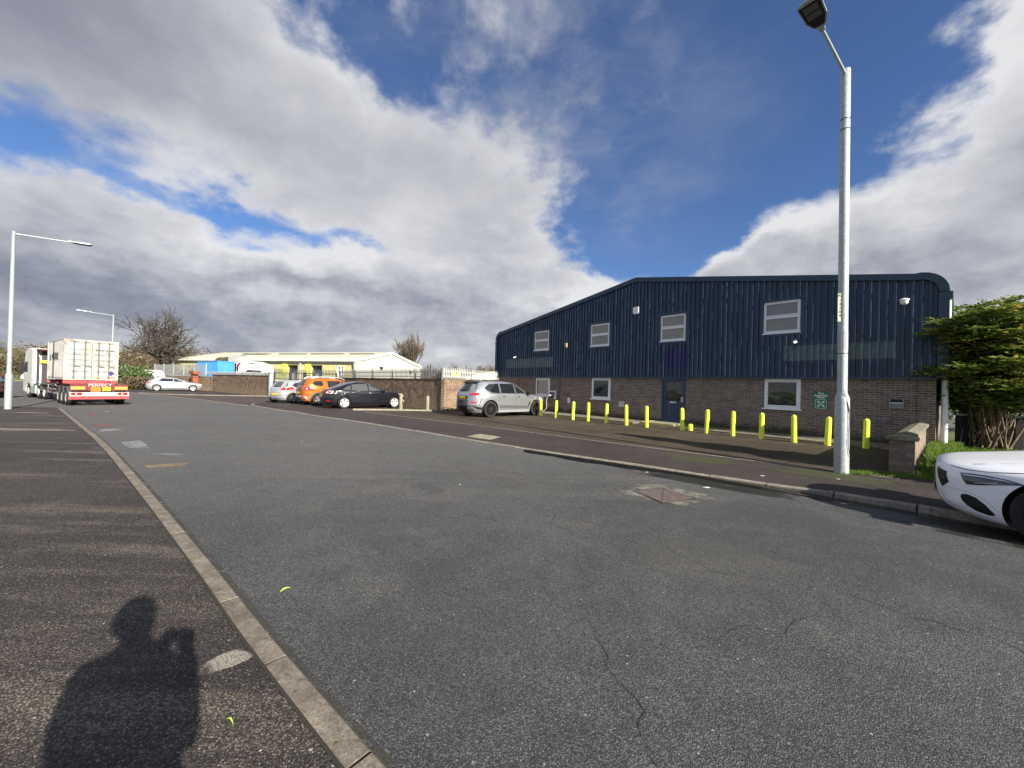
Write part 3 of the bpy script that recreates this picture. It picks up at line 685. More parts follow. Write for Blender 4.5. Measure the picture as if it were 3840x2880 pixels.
# fascia round the roof edge, folded steel: outer lip, face
Po, Pi = roof_profile(0.), roof_profile(.21)
mb = MB(); n = len(Po)
vs = [(x, -.20, z) for x, z in Po] + [(x, -.20, z) for x, z in Pi] + [(x, -.06, z) for x, z in Pi] + [(x, .25, z) for x, z in Po]
fs = []
for i in range(n - 1): fs += [(i, n + i, n + i + 1, i + 1), (n + i, 2 * n + i, 2 * n + i + 1, n + i + 1), (i, i + 1, 3 * n + i + 1, 3 * n + i)]
mb.add(vs, fs)
mb.box(-.20, .0, -.19, -.06, ZC - .01, ZE - .62); mb.box(LB - .02, LB + .20, -.19, .02, ZC - .01, ZE - .62)
mb.obj('roof_edge_fascia', M_FASCIA, unit)
mb = MB()      # roof sheet
vs = [(x, .0, z - .03) for x, z in Po] + [(x, DEPTH, z - .03) for x, z in Po]
mb.add(vs, [(i, i + 1, n + i + 1, n + i) for i in range(n - 1)]); mb.obj('roof', M_GALVD, unit, recalc=False)
mb = MB(); mb.box(.0, LB, -.125, -.02, ZC - .055, ZC + .012); mb.obj('foot_flashing', M_FASCIA, unit)
# teal side cladding with ribs, gutter, downpipe
mb = MB(); y = .05; xs_ = LB + .03
while y < DEPTH - .2:
    mb.add([(xs_, y, ZC), (xs_, y + .1, ZC), (xs_ + .035, y + .12, ZC), (xs_ + .035, y + .18, ZC), (xs_, y, 4.55), (xs_, y + .1, 4.55), (xs_ + .035, y + .12, 4.55), (xs_ + .035, y + .18, 4.55)], [(0, 1, 5, 4), (1, 2, 6, 5), (2, 3, 7, 6)]); y += .2
mb.obj('side_cladding', M_TEAL, unit, recalc=False)
mb = MB(); mb.box(LB + .02, LB + .26, -.02, DEPTH, 4.50, 4.62); mb.box(LB + .02, LB + .25, -.16, .10, 4.36, 4.56); mb.obj('gutter', M_FASCIA, unit)
mb = MB(); mb.box(-.30, -.16, -.12, .1, 4.36, 4.55); mb.obj('gutter_end', M_FASCIA, unit)
mb = MB(); mb.tube([(LB + .16, .20, 4.5), (LB + .16, .20, 2.3), (LB + .14, .20, 2.1), (LB + .14, .20, .02)], .075, 16); mb.obj('downpipe', M_WHITE, unit, smooth=True)
mb = MB(); mb.tube([(-.13, -.10, 4.7), (-.16, -.06, 4.2), (-.13, -.03, 3.6), (-.13, -.03, .02)], .05, 10); mb.obj('corner_downpipe', M_FASCIA, unit, smooth=True)
for jx in (2.23, 5.74, 20.20): mb = MB(); mb.box(jx - .008, jx + .008, -.004, .01, .0, ZC - .06); mb.obj('movement_joint', M_BLACK, unit)
mb = MB(); mb.tube([(5.80, -.012, 2.05), (5.79, -.014, 1.2), (5.76, -.014, .95), (5.70, -.014, .80)], .010, 6); mb.obj('charger_feed_cable', M_BLACK, unit)
# dark interior so that glazing reads deep
mb = MB(); mb.box(.2, LB - .2, .35, .37, .0, 5.0); mb.obj('inner_lining', M_BLACK, unit)
def frame_bars(mb, x0, x1, z0, z1, yf, yb, t, rails=()):
    mb.box(x0, x0 + t, yf, yb, z0, z1); mb.box(x1 - t, x1, yf, yb, z0, z1)
    mb.box(x0 + t, x1 - t, yf, yb, z1 - t, z1); mb.box(x0 + t, x1 - t, yf, yb, z0, z0 + t)
    for r in rails: mb.box(x0 + t, x1 - t, yf + .001, yb, r - t * .55, r + t * .55)
for i, (a, b) in enumerate(UPW):
    w = MB(); frame_bars(w, a, b, *WZ, -.085, -.02, .062, [(WZ[0] + WZ[1]) / 2 + .02])
    wo = w.obj('window', M_WHITE, unit, bevel=.006); wo['label'] = ['small upper window at the left end', 'second upper window above the charger bay', 'upper window above the navy door', 'upper window nearest the lamp post'][i]
    s = MB(); s.box(a - .03, b + .03, -.15, -.02, WZ[0] - .04, WZ[0] - .001); s.obj('sill', M_WHITE, wo, bevel=.005)
    for (z0, z1) in ((WZ[0] + .06, (WZ[0] + WZ[1]) / 2 - .02), ((WZ[0] + WZ[1]) / 2 + .06, WZ[1] - .06)):
        f = MB(); frame_bars(f, a + .055, b - .055, z0 - .005, z1 + .005, -.098, -.05, .03); f.obj('sash', M_WHITE, wo, bevel=.004)
        q = MB(); q.add([(a + .07, -.06, z0), (b - .07, -.06, z0), (b - .07, -.06, z1), (a + .07, -.06, z1)], [(0, 1, 2, 3)]); q.obj('pane', M_WINB, wo, recalc=False)
    s = MB(); t_ = .06
    s.box(a - .10, a - .002, -.115, -.03, WZ[0] - .13, WZ[1] + .09); s.box(b + .002, b + .10, -.115, -.03, WZ[0] - .13, WZ[1] + .09)
    s.box(a - .12, b + .12, -.135, -.03, WZ[1] + .003, WZ[1] + .09); s.box(a - .10, b + .10, -.125, -.03, WZ[0] - .13, WZ[0] - .043)
    s.obj('flashing', M_FASCIA, wo)
for i, (a, b) in enumerate(LOW):
    w = MB(); frame_bars(w, a + .002, b - .002, LZ[0] + .002, LZ[1] - .003, -.012, .06, .07)
    wo = w.obj('window', M_WHITE, unit, bevel=.006); wo['label'] = ['ground floor window tilted open beside the charger', 'ground floor window in the middle of the brick wall', 'large ground floor window near the green sign'][i]
    s = MB(); s.box(a - .05, b + .05, -.10, .02, LZ[0] - .05, LZ[0] - .001); s.obj('sill', M_WHITE, wo, bevel=.005)
    dz = -.10 if i == 0 else 0; sh = MB(); za, zb = LZ[0] + .075, LZ[1] - .08; t = .045
    tilt = Matrix.Translation((0, .01, za)) @ Matrix.Rotation(R_(0 if i else 0), 4, 'X') @ Matrix.Translation((0, 0, -za))
    if i == 0: tilt = Matrix.Translation((a + .08, .0, 0)) @ Matrix.Rotation(R_(5), 4, 'Y') @ Matrix.Rotation(R_(-9), 4, 'Z') @ Matrix.Translation((-(a + .08), 0, 0))
    for (xa, xb, z0, z1) in ((a + .075, a + .075 + t, za, zb), (b - .075 - t, b - .075, za, zb), (a + .075 + t, b - .075 - t, zb - t, zb), (a + .075 + t, b - .075 - t, za, za + t)):
        sh.box(xa, xb, -.028, .02, z0, z1, 0, tilt if i == 0 and False else None)
    sh.obj('sash', M_WHITE, wo, bevel=.004)
    q = MB(); q.add([(a + .11, .004, za + .04), (b - .11, .004, za + .04), (b - .11, .004, zb - .04), (a + .11, .004, zb - .04)], [(0, 1, 2, 3)]); q.obj('pane', glass_mat('net_curtained_glass', (.30, .31, .30), .15) if i == 0 else M_WIND, wo, recalc=False)
    if i == 0:
        q = MB(); q.prism([(a + .12, zb - .05), (a + .20, zb - .05), (a + .14, za + .05), (a + .12, za + .05)], -.01, .0, 'y'); q.obj('open_gap', M_BLACK, wo)
# door
df = MB(); frame_bars(df, DX[0] + .002, DX[1] - .002, .085, 2.055, -.02, .07, .085); fr = df.obj('door_frame', M_NAVY, unit, bevel=.006)
d = MB(); x0, x1 = DX[0] + .088, DX[1] - .088; z0, z1 = .11, 1.965; t = .11
d.box(x0, x0 + t, .0, .05, z0, z1); d.box(x1 - t, x1, .0, .05, z0, z1); d.box(x0 + t, x1 - t, .0, .05, z1 - .09, z1); d.box(x0 + t, x1 - t, .0, .05, .88, 1.06); d.box(x0 + t, x1 - t, .0, .05, z0, z0 + .13); d.box(x0 + t, x1 - t, .022, .05, z0 + .13, .88)
door = d.obj('door', M_NAVY, unit, bevel=.008)
q = MB(); q.add([(x0 + t, .02, 1.06), (x1 - t, .02, 1.06), (x1 - t, .02, z1 - .09), (x0 + t, .02, z1 - .09)], [(0, 1, 2, 3)]); q.obj('pane', M_DOORG, door, recalc=False)
q = MB(); cx = (x0 + x1) / 2; q.box(cx - .15, cx + .15, -.012, .0, .94, 1.0); q.box(cx - .12, cx + .12, -.018, -.012, .955, .985); q.obj('letterbox', M_CHROME, door, bevel=.003)
q = MB(); q.box(x1 - .10, x1 - .005, -.03, .0, 1.0, 1.21); q.box(x1 - .075, x1 - .045, -.036, -.03, 1.02, 1.19, 1); q.obj('keypad_lock', [M_CHROME, M_BLACK], door)
q = MB(); q.lathe([(.018, 0), (.018, -.012)], 12, (x1 - .05, .0, 1.42), 'y'); q.obj('lock_cylinder', M_CHROME, door)
st = MB(); st.box(DX[0] - .25, DX[1] + .1, -1.15, -.002, .0, .075); o = st.obj('door_step', M_CONC, unit, bevel=.01)
st = MB(); st.box(DX[0] - .3, DX[1] + .1, -1.21, -1.151, .0, .082); st.box(DX[0] - .31, DX[0] - .252, -1.21, -.02, .0, .082); st.obj('yellow_step_edge', material('faded_yellow_line', (.62, .55, .20), .6, var=.25, vscale=9), unit)

# kerb running along the foot of the wall, between wall and bollards
mb = MB()
for a, b in ((.5, 11.7), (13.3, 20.3)):
    x = a
    while x < b: e = min(b, x + .9); mb.box(x, e - .01, -1.72, -1.58, .0, .05 + random.uniform(-.004, .004)); mb.box(x, e, -1.575, -.001, .0, .035); x += .9
o = mb.obj('wall_foot_kerb', M_COPE); place(o, FO, FRZ); o['kind'] = 'structure'

# ------------------------------------------------------------------ wall-mounted things
def W_(x, z, y=0.): return FW(x, y, z)
def wall_thing(name, label, cat, x, z, y=0., group=None): return thing(name, label, cat, W_(x, z, y), FRZ, group)
t = wall_thing('bulkhead_light', 'aged yellowed floodlight on the navy cladding between the two left upper windows', 'wall light', 6.34, 3.90, -.112)
m = MB(); m.box(-.10, .06, -.10, .0, -.14, .15); m.obj('housing', material('aged_lamp_housing', (.30, .27, .18), .6, var=.3, vscale=15), t, bevel=.012)
m = MB(); m.box(-.02, .12, -.16, -.101, -.10, .12); m.obj('lens', material('yellowed_diffuser', (.62, .50, .22), .4), t, bevel=.02)
t = wall_thing('alarm_box', 'white alarm box high on the cladding left of the window above the door', 'alarm box', 10.75, 5.33, -.112)
m = MB(); m.prism([(-.15, .16), (.15, .17), (.15, -.12), (.10, -.17), (-.10, -.17), (-.15, -.12)], -.11, .0, 'y'); m.obj('cover', M_WHITE, t, bevel=.02)
m = MB(); m.box(-.17, .17, -.02, .0, -.15, .15); m.obj('backplate', M_GALV, t)
def bullet(x, z, lab):
    t = wall_thing('security_camera', lab, 'security camera', x, z, -.112, 'small white bullet cameras')
    m = MB(); m.lathe([(.055, 0), (.055, -.03), (.03, -.04)], 16, (0, 0, 0), 'y'); m.obj('mount', M_WHITE, t, smooth=True)
    m = MB(); m.tube([(0, -.04, 0), (0, -.09, -.03)], .016, 8); m.obj('arm', M_WHITE, t)
    m = MB(); m.tube([(.03, -.05, -.03), (-.03, -.22, -.075)], .04, 14); m.obj('camera_body', M_WHITE, t, smooth=True)
    m = MB(); m.tube([(-.028, -.215, -.0745), (-.031, -.224, -.076)], .033, 14); m.obj('lens', M_BLACK, t)
bullet(1.95, 3.43, 'small white camera over the faded patch at the left end of the cladding'); bullet(17.17, 3.40, 'small white camera below the right-hand upper window')
t = wall_thing('dome_camera', 'white hooded dome camera high at the right end of the cladding', 'security camera', 19.90, 4.43, -.112)
t.scale = (.78, .78, .78)
m = MB(); m.lathe([(.16, .05), (.155, .075), (.11, .11), (.05, .13)], 24, (0, -.12, -.02)); m.obj('hood', M_WHITE, t, smooth=True)
m = MB(); m.lathe([(.03, -.15), (.08, -.13), (.115, -.08), (.125, -.02), (.125, .045)], 24, (0, -.12, .0)); m.obj('collar', M_WHITE, t, smooth=True)
m = MB(); m.lathe([(.015, -.13), (.06, -.115), (.095, -.07), (.105, -.0)], 24, (0, -.14, .01)); m.obj('smoked_dome', M_BLACK, t, smooth=True)
# green sign
t = wall_thing('fire_assembly_sign', 'green Fire Assembly Point sign with four white arrows on the brick wall', 'sign', 17.91, 1.31, -.004)
m = MB(); m.box(-.195, .195, -.008, .0, -.30, .30); m.obj('board', material('sign_green', (.006, .18, .085), .35), t, bevel=.002)
SW = material('sign_white', (.85, .87, .85), .4)
for s_, z_, sz in (('Fire', .235, .10), ('Assembly', .165, .10), ('Point', .095, .10)):
    text_mesh('lettering', s_, sz, SW, t, (0, -.0095, z_), (R_(90), 0, 0), .001, bold=.0022)
m = MB()
def rring(mb, w, h, r, t_, z0, y0, y1):
    def rr(w, h, r):
        P = []
        for cx, cz, a0 in ((w - r, h - r, 0), (-w + r, h - r, 90), (-w + r, -h + r, 180), (w - r, -h + r, 270)):
            for k in range(5): a = R_(a0 + 90 * k / 4); P.append((cx + r * math.cos(a), cz + r * math.sin(a)))
        return P
    A, B = rr(w, h, r), rr(w - t_, h - t_, r - t_ * .7); n = len(A)
    mb.add([(x, y0, z + z0) for x, z in A] + [(x, y0, z + z0) for x, z in B], [(i, (i + 1) % n, n + (i + 1) % n, n + i) for i in range(n)])
rring(m, .155, .155, .03, .010, -.125, -.0095, 0); m.lathe([(.027, -.010), (.027, -.0085)], 20, (0, 0, -.125), 'y')
for sx in (-1, 1):
    for sz in (-1, 1):
        d_ = Vector((sx, 0, sz)).normalized(); p_ = Vector((-sz * sx, 0, 1)).normalized() if False else Vector((-d_.z, 0, d_.x)); c = Vector((0, -.0096, -.125))
        tip = c + d_ * .042; m.add([tip, tip + d_ * .052 + p_ * .050, tip + d_ * .040 + p_ * .017 + d_ * .012, tip + d_ * .105 + p_ * .017, tip + d_ * .105 - p_ * .017, tip + d_ * .052 - p_ * .017, tip + d_ * .052 - p_ * .050], [(0, 1, 2, 3, 4, 5, 6)])
m.obj('arrow_symbol', SW, t, recalc=False)
# vent
t = wall_thing('wall_vent', 'grey louvred vent box on the brick wall near the low boundary wall', 'vent', 19.775, 1.305, -.002)
m = MB(); frame_bars(m, -.16, .16, -.15, .15, -.09, .0, .022); m.box(-.138, .138, -.02, -.001, -.128, .128, 1); m.obj('casing', [M_GALVD, M_BLACK], t)
m = MB(); m.box(-.138, .138, -.088, -.03, .0, .022, 0); m.add([(-.138, -.08, -.002), (.138, -.08, -.002), (.138, -.05, -.128), (-.138, -.05, -.128)], [(0, 1, 2, 3)], 1); m.obj('louvre', [M_WHITE, M_GALVD], t)
# plates
t = wall_thing('meter_plate', 'square cream plate low on the brick wall left of the door', 'access plate', 9.96, .745, -.002)
m = MB(); m.box(-.16, .16, -.02, .0, -.14, .14); m.obj('plate', material('cream_plate', (.55, .52, .44), .5, var=.08), t, bevel=.006)
t = wall_thing('notice', 'small white notice plate on the brick wall right of the charger', 'notice', 6.49, .775, -.002)
m = MB(); m.box(-.10, .10, -.008, .0, -.145, .145); m.obj('plate', M_WHITE, t); m = MB()
for k in range(5): m.box(-.075, .07 - .02 * (k % 2), -.0092, -.0082, .09 - k * .045, .10 - k * .045)
m.obj('printed_lines', material('grey_print', (.3, .3, .33), .6), t)
t = wall_thing('notice', 'narrow white notice under the tilted window beside the charger', 'notice', 4.36, .76, -.002)
m = MB(); m.box(-.10, .10, -.008, .0, -.15, .15); m.obj('plate', M_WHITE, t)
m = MB(); m.box(-.07, .07, -.0092, -.0082, .06, .075); m.box(-.07, .04, -.0092, -.0082, .0, .012); m.obj('printed_lines', MATS['grey_print'], t)
# EV charger with cable
t = wall_thing('car_charger', 'white and dark wall-mounted car charger with a pale cable', 'car charger', 5.30, 1.03, -.002)
m = MB(); m.box(-.23, .20, -.12, .0, -.20, .26); m.obj('housing', material('charger_dark', (.035, .035, .06), .3, coat=.4), t, bevel=.03)
m = MB(); m.box(.13, .26, -.15, -.02, -.24, .27); m.obj('cover', M_WHITE, t, bevel=.035)
m = MB(); m.box(.165, .225, -.156, -.150, -.14, .20); m.obj('indicator_panel', material('charger_panel', (.02, .02, .05), .2), t)
m = MB(); m.box(-.23, .13, -.126, -.11, .18, .25); m.obj('trim', M_WHITE, t, bevel=.01)
m = MB(); m.tube([(-.08, -.12, -.02), (-.08, -.20, -.02), (-.16, -.24, -.04)], [.035, .04, .03], 12); m.obj('plug', M_WHITE, t, smooth=True)
m = MB(); pts = [(-.16, -.24, -.05), (-.26, -.25, -.12), (-.34, -.25, -.35), (-.30, -.26, -.65), (-.34, -.28, -.85), (-.52, -.40, -.99)]
def spl(pts, n=6):
    P = [Vector(p) for p in pts]; P = [P[0]] + P + [P[-1]]; out = []
    for i in range(1, len(P) - 2):
        for k in range(n):
            s = k / n; a, b, c, d = P[i - 1], P[i], P[i + 1], P[i + 2]
            out.append(.5 * ((2 * b) + (c - a) * s + (2 * a - 5 * b + 4 * c - d) * s * s + (3 * b - a - 3 * c + d) * s ** 3))
    return out + [P[-2]]
m.tube(spl(pts), .016, 8); m.obj('cable', material('pale_cable', (.55, .50, .42), .5), t, smooth=True)

# ------------------------------------------------------------------ bollards
def make_bollard():
    t = thing('yellow_bollard', 'x', 'bollard'); H_ = .86
    m = MB(); sec = 16
    prof = [(.075, 0), (.075, .02), (.072, .05), (.066, H_ - .085), (.063, H_ - .05), (.052, H_ - .022), (.032, H_ - .006), (.008, H_)]
    b = 0; n = 16
    for (r, h) in prof:
        for k in range(n):
            a = 2 * math.pi * k / n + .2; rr_ = r * (1 + .10 * abs(math.cos(2 * a)) * (1 if h < H_ - .03 else 0)); m.v.append((rr_ * math.cos(a), rr_ * math.sin(a), h))
    for i in range(len(prof) - 1):
        for k in range(n): m.f.append((i * n + k, i * n + (k + 1) % n, (i + 1) * n + (k + 1) % n, (i + 1) * n + k)); m.m.append(0)
    m.f.append(tuple((len(prof) - 1) * n + k for k in range(n))); m.m.append(0)
    m.obj('sleeve', M_YEL, t, smooth=True)
    m = MB(); m.lathe([(.088, 0.), (.088, .008), (.078, .014)], 16, (0, 0, 0)); m.obj('base_grout', M_COPE, t)
    return t
BOLL = [(13.9, 14.0), (12.80, 13.95), (11.74, 13.95), (10.92, 14.05), (9.98, 14.1), (8.98, 14.1), (8.12, 14.2), (6.78, 14.42), (5.88, 14.40), (5.02, 14.42), (4.18, 14.48), (3.29, 14.45), (2.51, 14.66), (1.69, 14.9)]
LABB = ['yellow bollard at the nose of the silver car parked by the charger', 'yellow bollard directly below the wall charger', 'yellow bollard in front of the small white notice right of the charger', 'yellow bollard left of the middle ground floor window',
        'yellow bollard just right of the middle ground floor window', 'yellow bollard beside the cream meter plate', 'yellow bollard at the left side of the door step', 'yellow bollard with a short yellow stub behind it at the right side of the door',
        'first yellow bollard right of the door', 'second yellow bollard right of the door', 'yellow bollard left of the large ground floor window', 'yellow bollard below the right side of the large window', 'yellow bollard nearest the left of the lamp post', 'yellow bollard right of the lamp post, half in shade, nearest the low wall']
proto = make_bollard()
for i, (a_, p_) in enumerate(BOLL):
    b = proto if i == 0 else copy_tree(proto)
    b.location = DV * a_ + NV * p_; b.rotation_euler = (R_(random.uniform(-1.8, 1.8)), R_(random.uniform(-1.8, 1.8)), FRZ + random.uniform(-.4, .4)); b['label'] = LABB[i]; b['group'] = 'yellow bollards along the front of the navy unit'
m = MB(); m.lathe([(.085, 0), (.085, .20), (.078, .235), (.05, .25)], 16); o = m.obj('yellow_stub', M_YEL, smooth=True); place(o, DV * 6.62 + NV * 14.75); tag(o, 'short yellow stub post beside the door bollard', 'bollard')
def conc_post(loc, h, lean, lab):
    m = MB(); m.lathe([(.095, 0), (.092, h * .5), (.088, h - .10), (.075, h - .04), (.045, h - .008), (.01, h)], 14); m2 = m
    o = m.obj('concrete_bollard', M_CONC, smooth=True); o.location = loc; o.rotation_euler = (lean, 0, 0); tag(o, lab, 'bollard', 'weathered concrete bollards')
conc_post((-6.21, 21.6, 0), .92, .02, 'weathered concrete bollard in front of the black car nose'); conc_post((-4.70, 21.55, 0), .82, .0, 'weathered concrete bollard between the black and silver cars by the yard wall')
mb = MB(); strip(mb, [(-8.3, 20.25), (-6.4, 20.75), (-4.5, 21.05), (-3.6, 21.3)][::-1], .16, 0, .08); o = mb.obj('parking_kerb', M_CONC); o['kind'] = 'structure'

# ------------------------------------------------------------------ street lamps
def lamp(name, label, loc, H_, armdir, armlen, rise, scale=1., big=False, sign=False, headlen=.62):
    t = thing(name, label, 'street lamp', loc)
    m = MB(); hb = 1.52 if big else 1.45
    r0, r1 = (.118, .081) if big else (.105, .070)
    m.lathe([(r0, -.05), (r0, hb - .10), (r0 * .97, hb - .06), (r1 * 1.02, hb + .03), (r1, hb + .06), (r1 * .98, H_ * .55), (r1 * (.95 if big else .8), H_), (r1 * .85, H_ + .01)], 10 if big else 12)
    for f in m.m: pass
    m.obj('column', M_GALV, t, smooth=True)
    ad = Vector((armdir[0], armdir[1], 0)).normalized()
    a0 = Vector((0, 0, H_ - .08)) + ad * .0; a1 = a0 + ad * armlen + Vector((0, 0, rise))
    m = MB(); m.tube([a0, a1], [.026, .022], 10); m.obj('arm', M_GALV, t, smooth=True)
    # lantern: flat tapering body
    sd_ = Vector((-ad.y, ad.x, 0)); up = Vector((0, 0, 1)); q = (a1 - a0).normalized(); up = sd_.cross(q) * -1
    if up.z < 0: up = -up
    m = MB(); prof = [(-.06, .035, .045), (.03, .045, .05), (.12, .10, .06), (.26, .15, .07), (headlen, .165, .06), (headlen + .05, .12, .04)]
    vs = []
    for (s, w, h) in prof:
        c = a1 + q * s
        for (uu, vv) in ((-1, -.25), (-.96, .35), (-.6, .9), (.6, .9), (.96, .35), (1, -.25)): vs.append(c + sd_ * w * uu + up * h * vv)
    k = 6; fs = []
    for i in range(len(prof) - 1):
        for j in range(k): fs.append((i * k + j, i * k + (j + 1) % k, (i + 1) * k + (j + 1) % k, (i + 1) * k + j))
    fs += [tuple(range(k))[::-1], tuple(range((len(prof) - 1) * k, len(prof) * k))]
    m.add(vs, fs); ho = m.obj('lantern', M_GALV, t)
    m = MB(); A = [(.10, .07), (.26, .128), (headlen - .01, .145)]
    vs = []
    for s, w in A:
        for u_ in (-1, 1):
            for v_ in (-.030, -.012): vs.append(a1 + q * s + sd_ * w * u_ + up * v_)
    # open-ended slab made from section loops
    fs = []
    for i in range(len(A) - 1):
        b_ = i * 4; fs += [(b_, b_ + 4, b_ + 6, b_ + 2), (b_, b_ + 1, b_ + 5, b_ + 4), (b_ + 2, b_ + 6, b_ + 7, b_ + 3)]
    fs += [(0, 2, 3, 1), (8, 9, 11, 10)]
    m.add(vs, fs); m.obj('under_tray', M_BLACK, ho)
    m = MB()
    for s0, s1 in (((.30, .42), (.45, .58)) if big else ((.30, .55),)):
        vs = [a1 + q * s + sd_ * w + up * -.0325 for s in (s0, s1) for w in (-.10, .10)] + [a1 + q * s + sd_ * w + up * -.029 for s in (s0, s1) for w in (-.10, .10)]
        m.add(vs, [(0, 1, 3, 2), (4, 6, 7, 5), (0, 4, 5, 1), (2, 3, 7, 6), (0, 2, 6, 4), (1, 5, 7, 3)])
    m.obj('led_panel', material('led_panel_glass', (.10, .10, .10), .15), ho)
    m = MB(); m.lathe([(.0, .05), (.028, .045), (.035, .02), (.035, 0)], 12, tuple(a1 + q * .02 + up * .03)); m.obj('photocell', M_WHITE, ho)
    for hz in ((2.32, 6.9, 6.7) if big else (2.1, 2.35, 1.85)):
        rr_ = r1 * (.995 - (.04 if big else .2) * (hz / H_)); m = MB(); m.lathe([(rr_ + .003, hz), (rr_ + .006, hz + .006), (rr_ + .003, hz + .014)], 14, capends=False); m.obj('strap', M_BLACK, t)
    if big:
        m = MB(); m.lathe([(r1 * .98, 2.40), (r1 + .002, 2.40), (r1 + .002, 2.76), (r1 * .98, 2.76)], 12, capends=False); m.obj('grey_band', material('grey_band_paint', (.36, .37, .37), .7), t)
    return t
L1 = lamp('street_lamp', 'tall galvanised street lamp in the right foreground beside the bollards', (6.47, 7.51, 0), 7.88, (-1.05, -.73), 1.30, .20, big=True)
L2 = lamp('street_lamp', 'galvanised street lamp on the left pavement corner beside the lorry', (-20.43, 15.62, 0), 7.22, (.755, .656), 1.50, .05)
L3 = lamp('street_lamp', 'distant street lamp rising behind the shipping container', (-40.1, 38.5, 0), 7.5, (-.755, -.656), 1.55, .12, headlen=.9)
L1.rotation_euler = (0, R_(-.75), 0)
# number plate sign on the near lamp, wires
dr = Vector((-.80, -.60, 0)); sd2 = Vector((-dr.y, dr.x, 0))
t = MB(); c = Vector((0, 0, 3.22))
def plate_box(mb, cen, w, th, h, ux, uy):
    vs = []
    for z in (-h, h):
        for a_ in (-w, w):
            for b_ in (-th, th): vs.append(cen + ux * a_ + uy * b_ + Vector((0, 0, z)))
    mb.add(vs, [(0, 1, 3, 2), (4, 6, 7, 5), (0, 4, 5, 1), (2, 3, 7, 6), (0, 2, 6, 4), (1, 5, 7, 3)])
UX = Vector((.94, -.34, 0)); UY = Vector((-.34, -.94, 0))
pc = Vector((-.085, -.03, 3.22)); plate_box(t, pc, .036, .002, .275, UX, UY); npl = t.obj('number_sign', material('faded_cream_sign', (.60, .58, .44), .5, var=.12), L1)
for k, (ch, sz) in enumerate((('N', .085), ('1', .06), ('4', .06), ('2', .06), ('0', .06), ('8', .06))):
    text_mesh('lettering', ch, sz, M_BLACK, npl, tuple(pc + UY * .0035 + Vector((0, 0, .225 - (.085 if k else 0) - .075 * max(0, k - 1)))), (R_(90), 0, math.atan2(UX.y, UX.x)), .001)
m = MB(); m.box(-.02, .16, -.02, .02, 0, .02)
m = MB(); dirw = Vector((-.1, -.99, 0)).normalized(); sx = Vector((.99, -.1, 0))
m.tube(spl([dirw * .09 + Vector((0, 0, 1.60)) - sx * .03, dirw * .12 + sx * .02 + Vector((0, 0, 1.35)), dirw * .125 + sx * .045 + Vector((0, 0, 1.05)), dirw * .125 + sx * .03 + Vector((0, 0, .62)), dirw * .125 + sx * .06 + Vector((0, 0, .38)), dirw * .118 + sx * .10 + Vector((0, 0, .34))]), .005, 6)
m.tube(spl([dirw * .09 + Vector((0, 0, 1.60)) - sx * .03, dirw * .122 + sx * .06 + Vector((0, 0, 1.18)), dirw * .09 + sx * .128 + Vector((0, 0, .85))]), .004, 6)
m.obj('loose_cable', M_DARKM, L1)
# ------------------------------------------------------------------ cars: horizontal slices of a closed body, x forward, y left
def interp(tab, z):
    if z <= tab[0][0]: return tab[0][1]
    for (a, u), (b, v) in zip(tab[:-1], tab[1:]):
        if z <= b: return u + (v - u) * (z - a) / (b - a)
    return tab[-1][1]
class Body:
    def __init__(s, xf, xr, w, nf, nr): s.xf, s.xr, s.w, s.nf, s.nr = xf, xr, w, nf, nr
    def P(s, z):
        a, b = interp(s.xr, z), interp(s.xf, z); return a, b, interp(s.w, z), interp(s.nf, z), interp(s.nr, z)
    def Y(s, x, z):
        a, b, w, nf, nr = s.P(z); xc = (a + b) / 2; h = (b - a) / 2; t = (x - xc) / h; n = nf if t > 0 else nr
        t = min(1, abs(t)); return w * (1 - t ** n) ** (1 / n)
    def XF(s, y, z):
        a, b, w, nf, nr = s.P(z); xc = (a + b) / 2; h = (b - a) / 2; t = min(1, abs(y) / w); return xc + h * (1 - t ** nf) ** (1 / nf)
    def XR(s, y, z):
        a, b, w, nf, nr = s.P(z); xc = (a + b) / 2; h = (b - a) / 2; t = min(1, abs(y) / w); return xc - h * (1 - t ** nr) ** (1 / nr)
    def mesh(s, zs, n=88):
        mb = MB()
        for z in zs:
            a, b, w, nf, nr = s.P(z); xc = (a + b) / 2; h = (b - a) / 2
            for k in range(n):
                th = 2 * math.pi * k / n; c, q = math.cos(th), math.sin(th); e = nf if c > 0 else nr
                # parameter chosen so that points spread evenly round the corners
                x = math.copysign(abs(c) ** (2 / e), c); y = math.copysign(abs(q) ** (2 / e), q)
                mb.v.append((xc + h * x, w * y, z))
        m = len(zs)
        for i in range(m - 1):
            for k in range(n): mb.f.append((i * n + k, i * n + (k + 1) % n, (i + 1) * n + (k + 1) % n, (i + 1) * n + k)); mb.m.append(0)
        mb.f.append(tuple(range(n))[::-1]); mb.m.append(0); mb.f.append(tuple((m - 1) * n + k for k in range(n))); mb.m.append(0)
        return mb
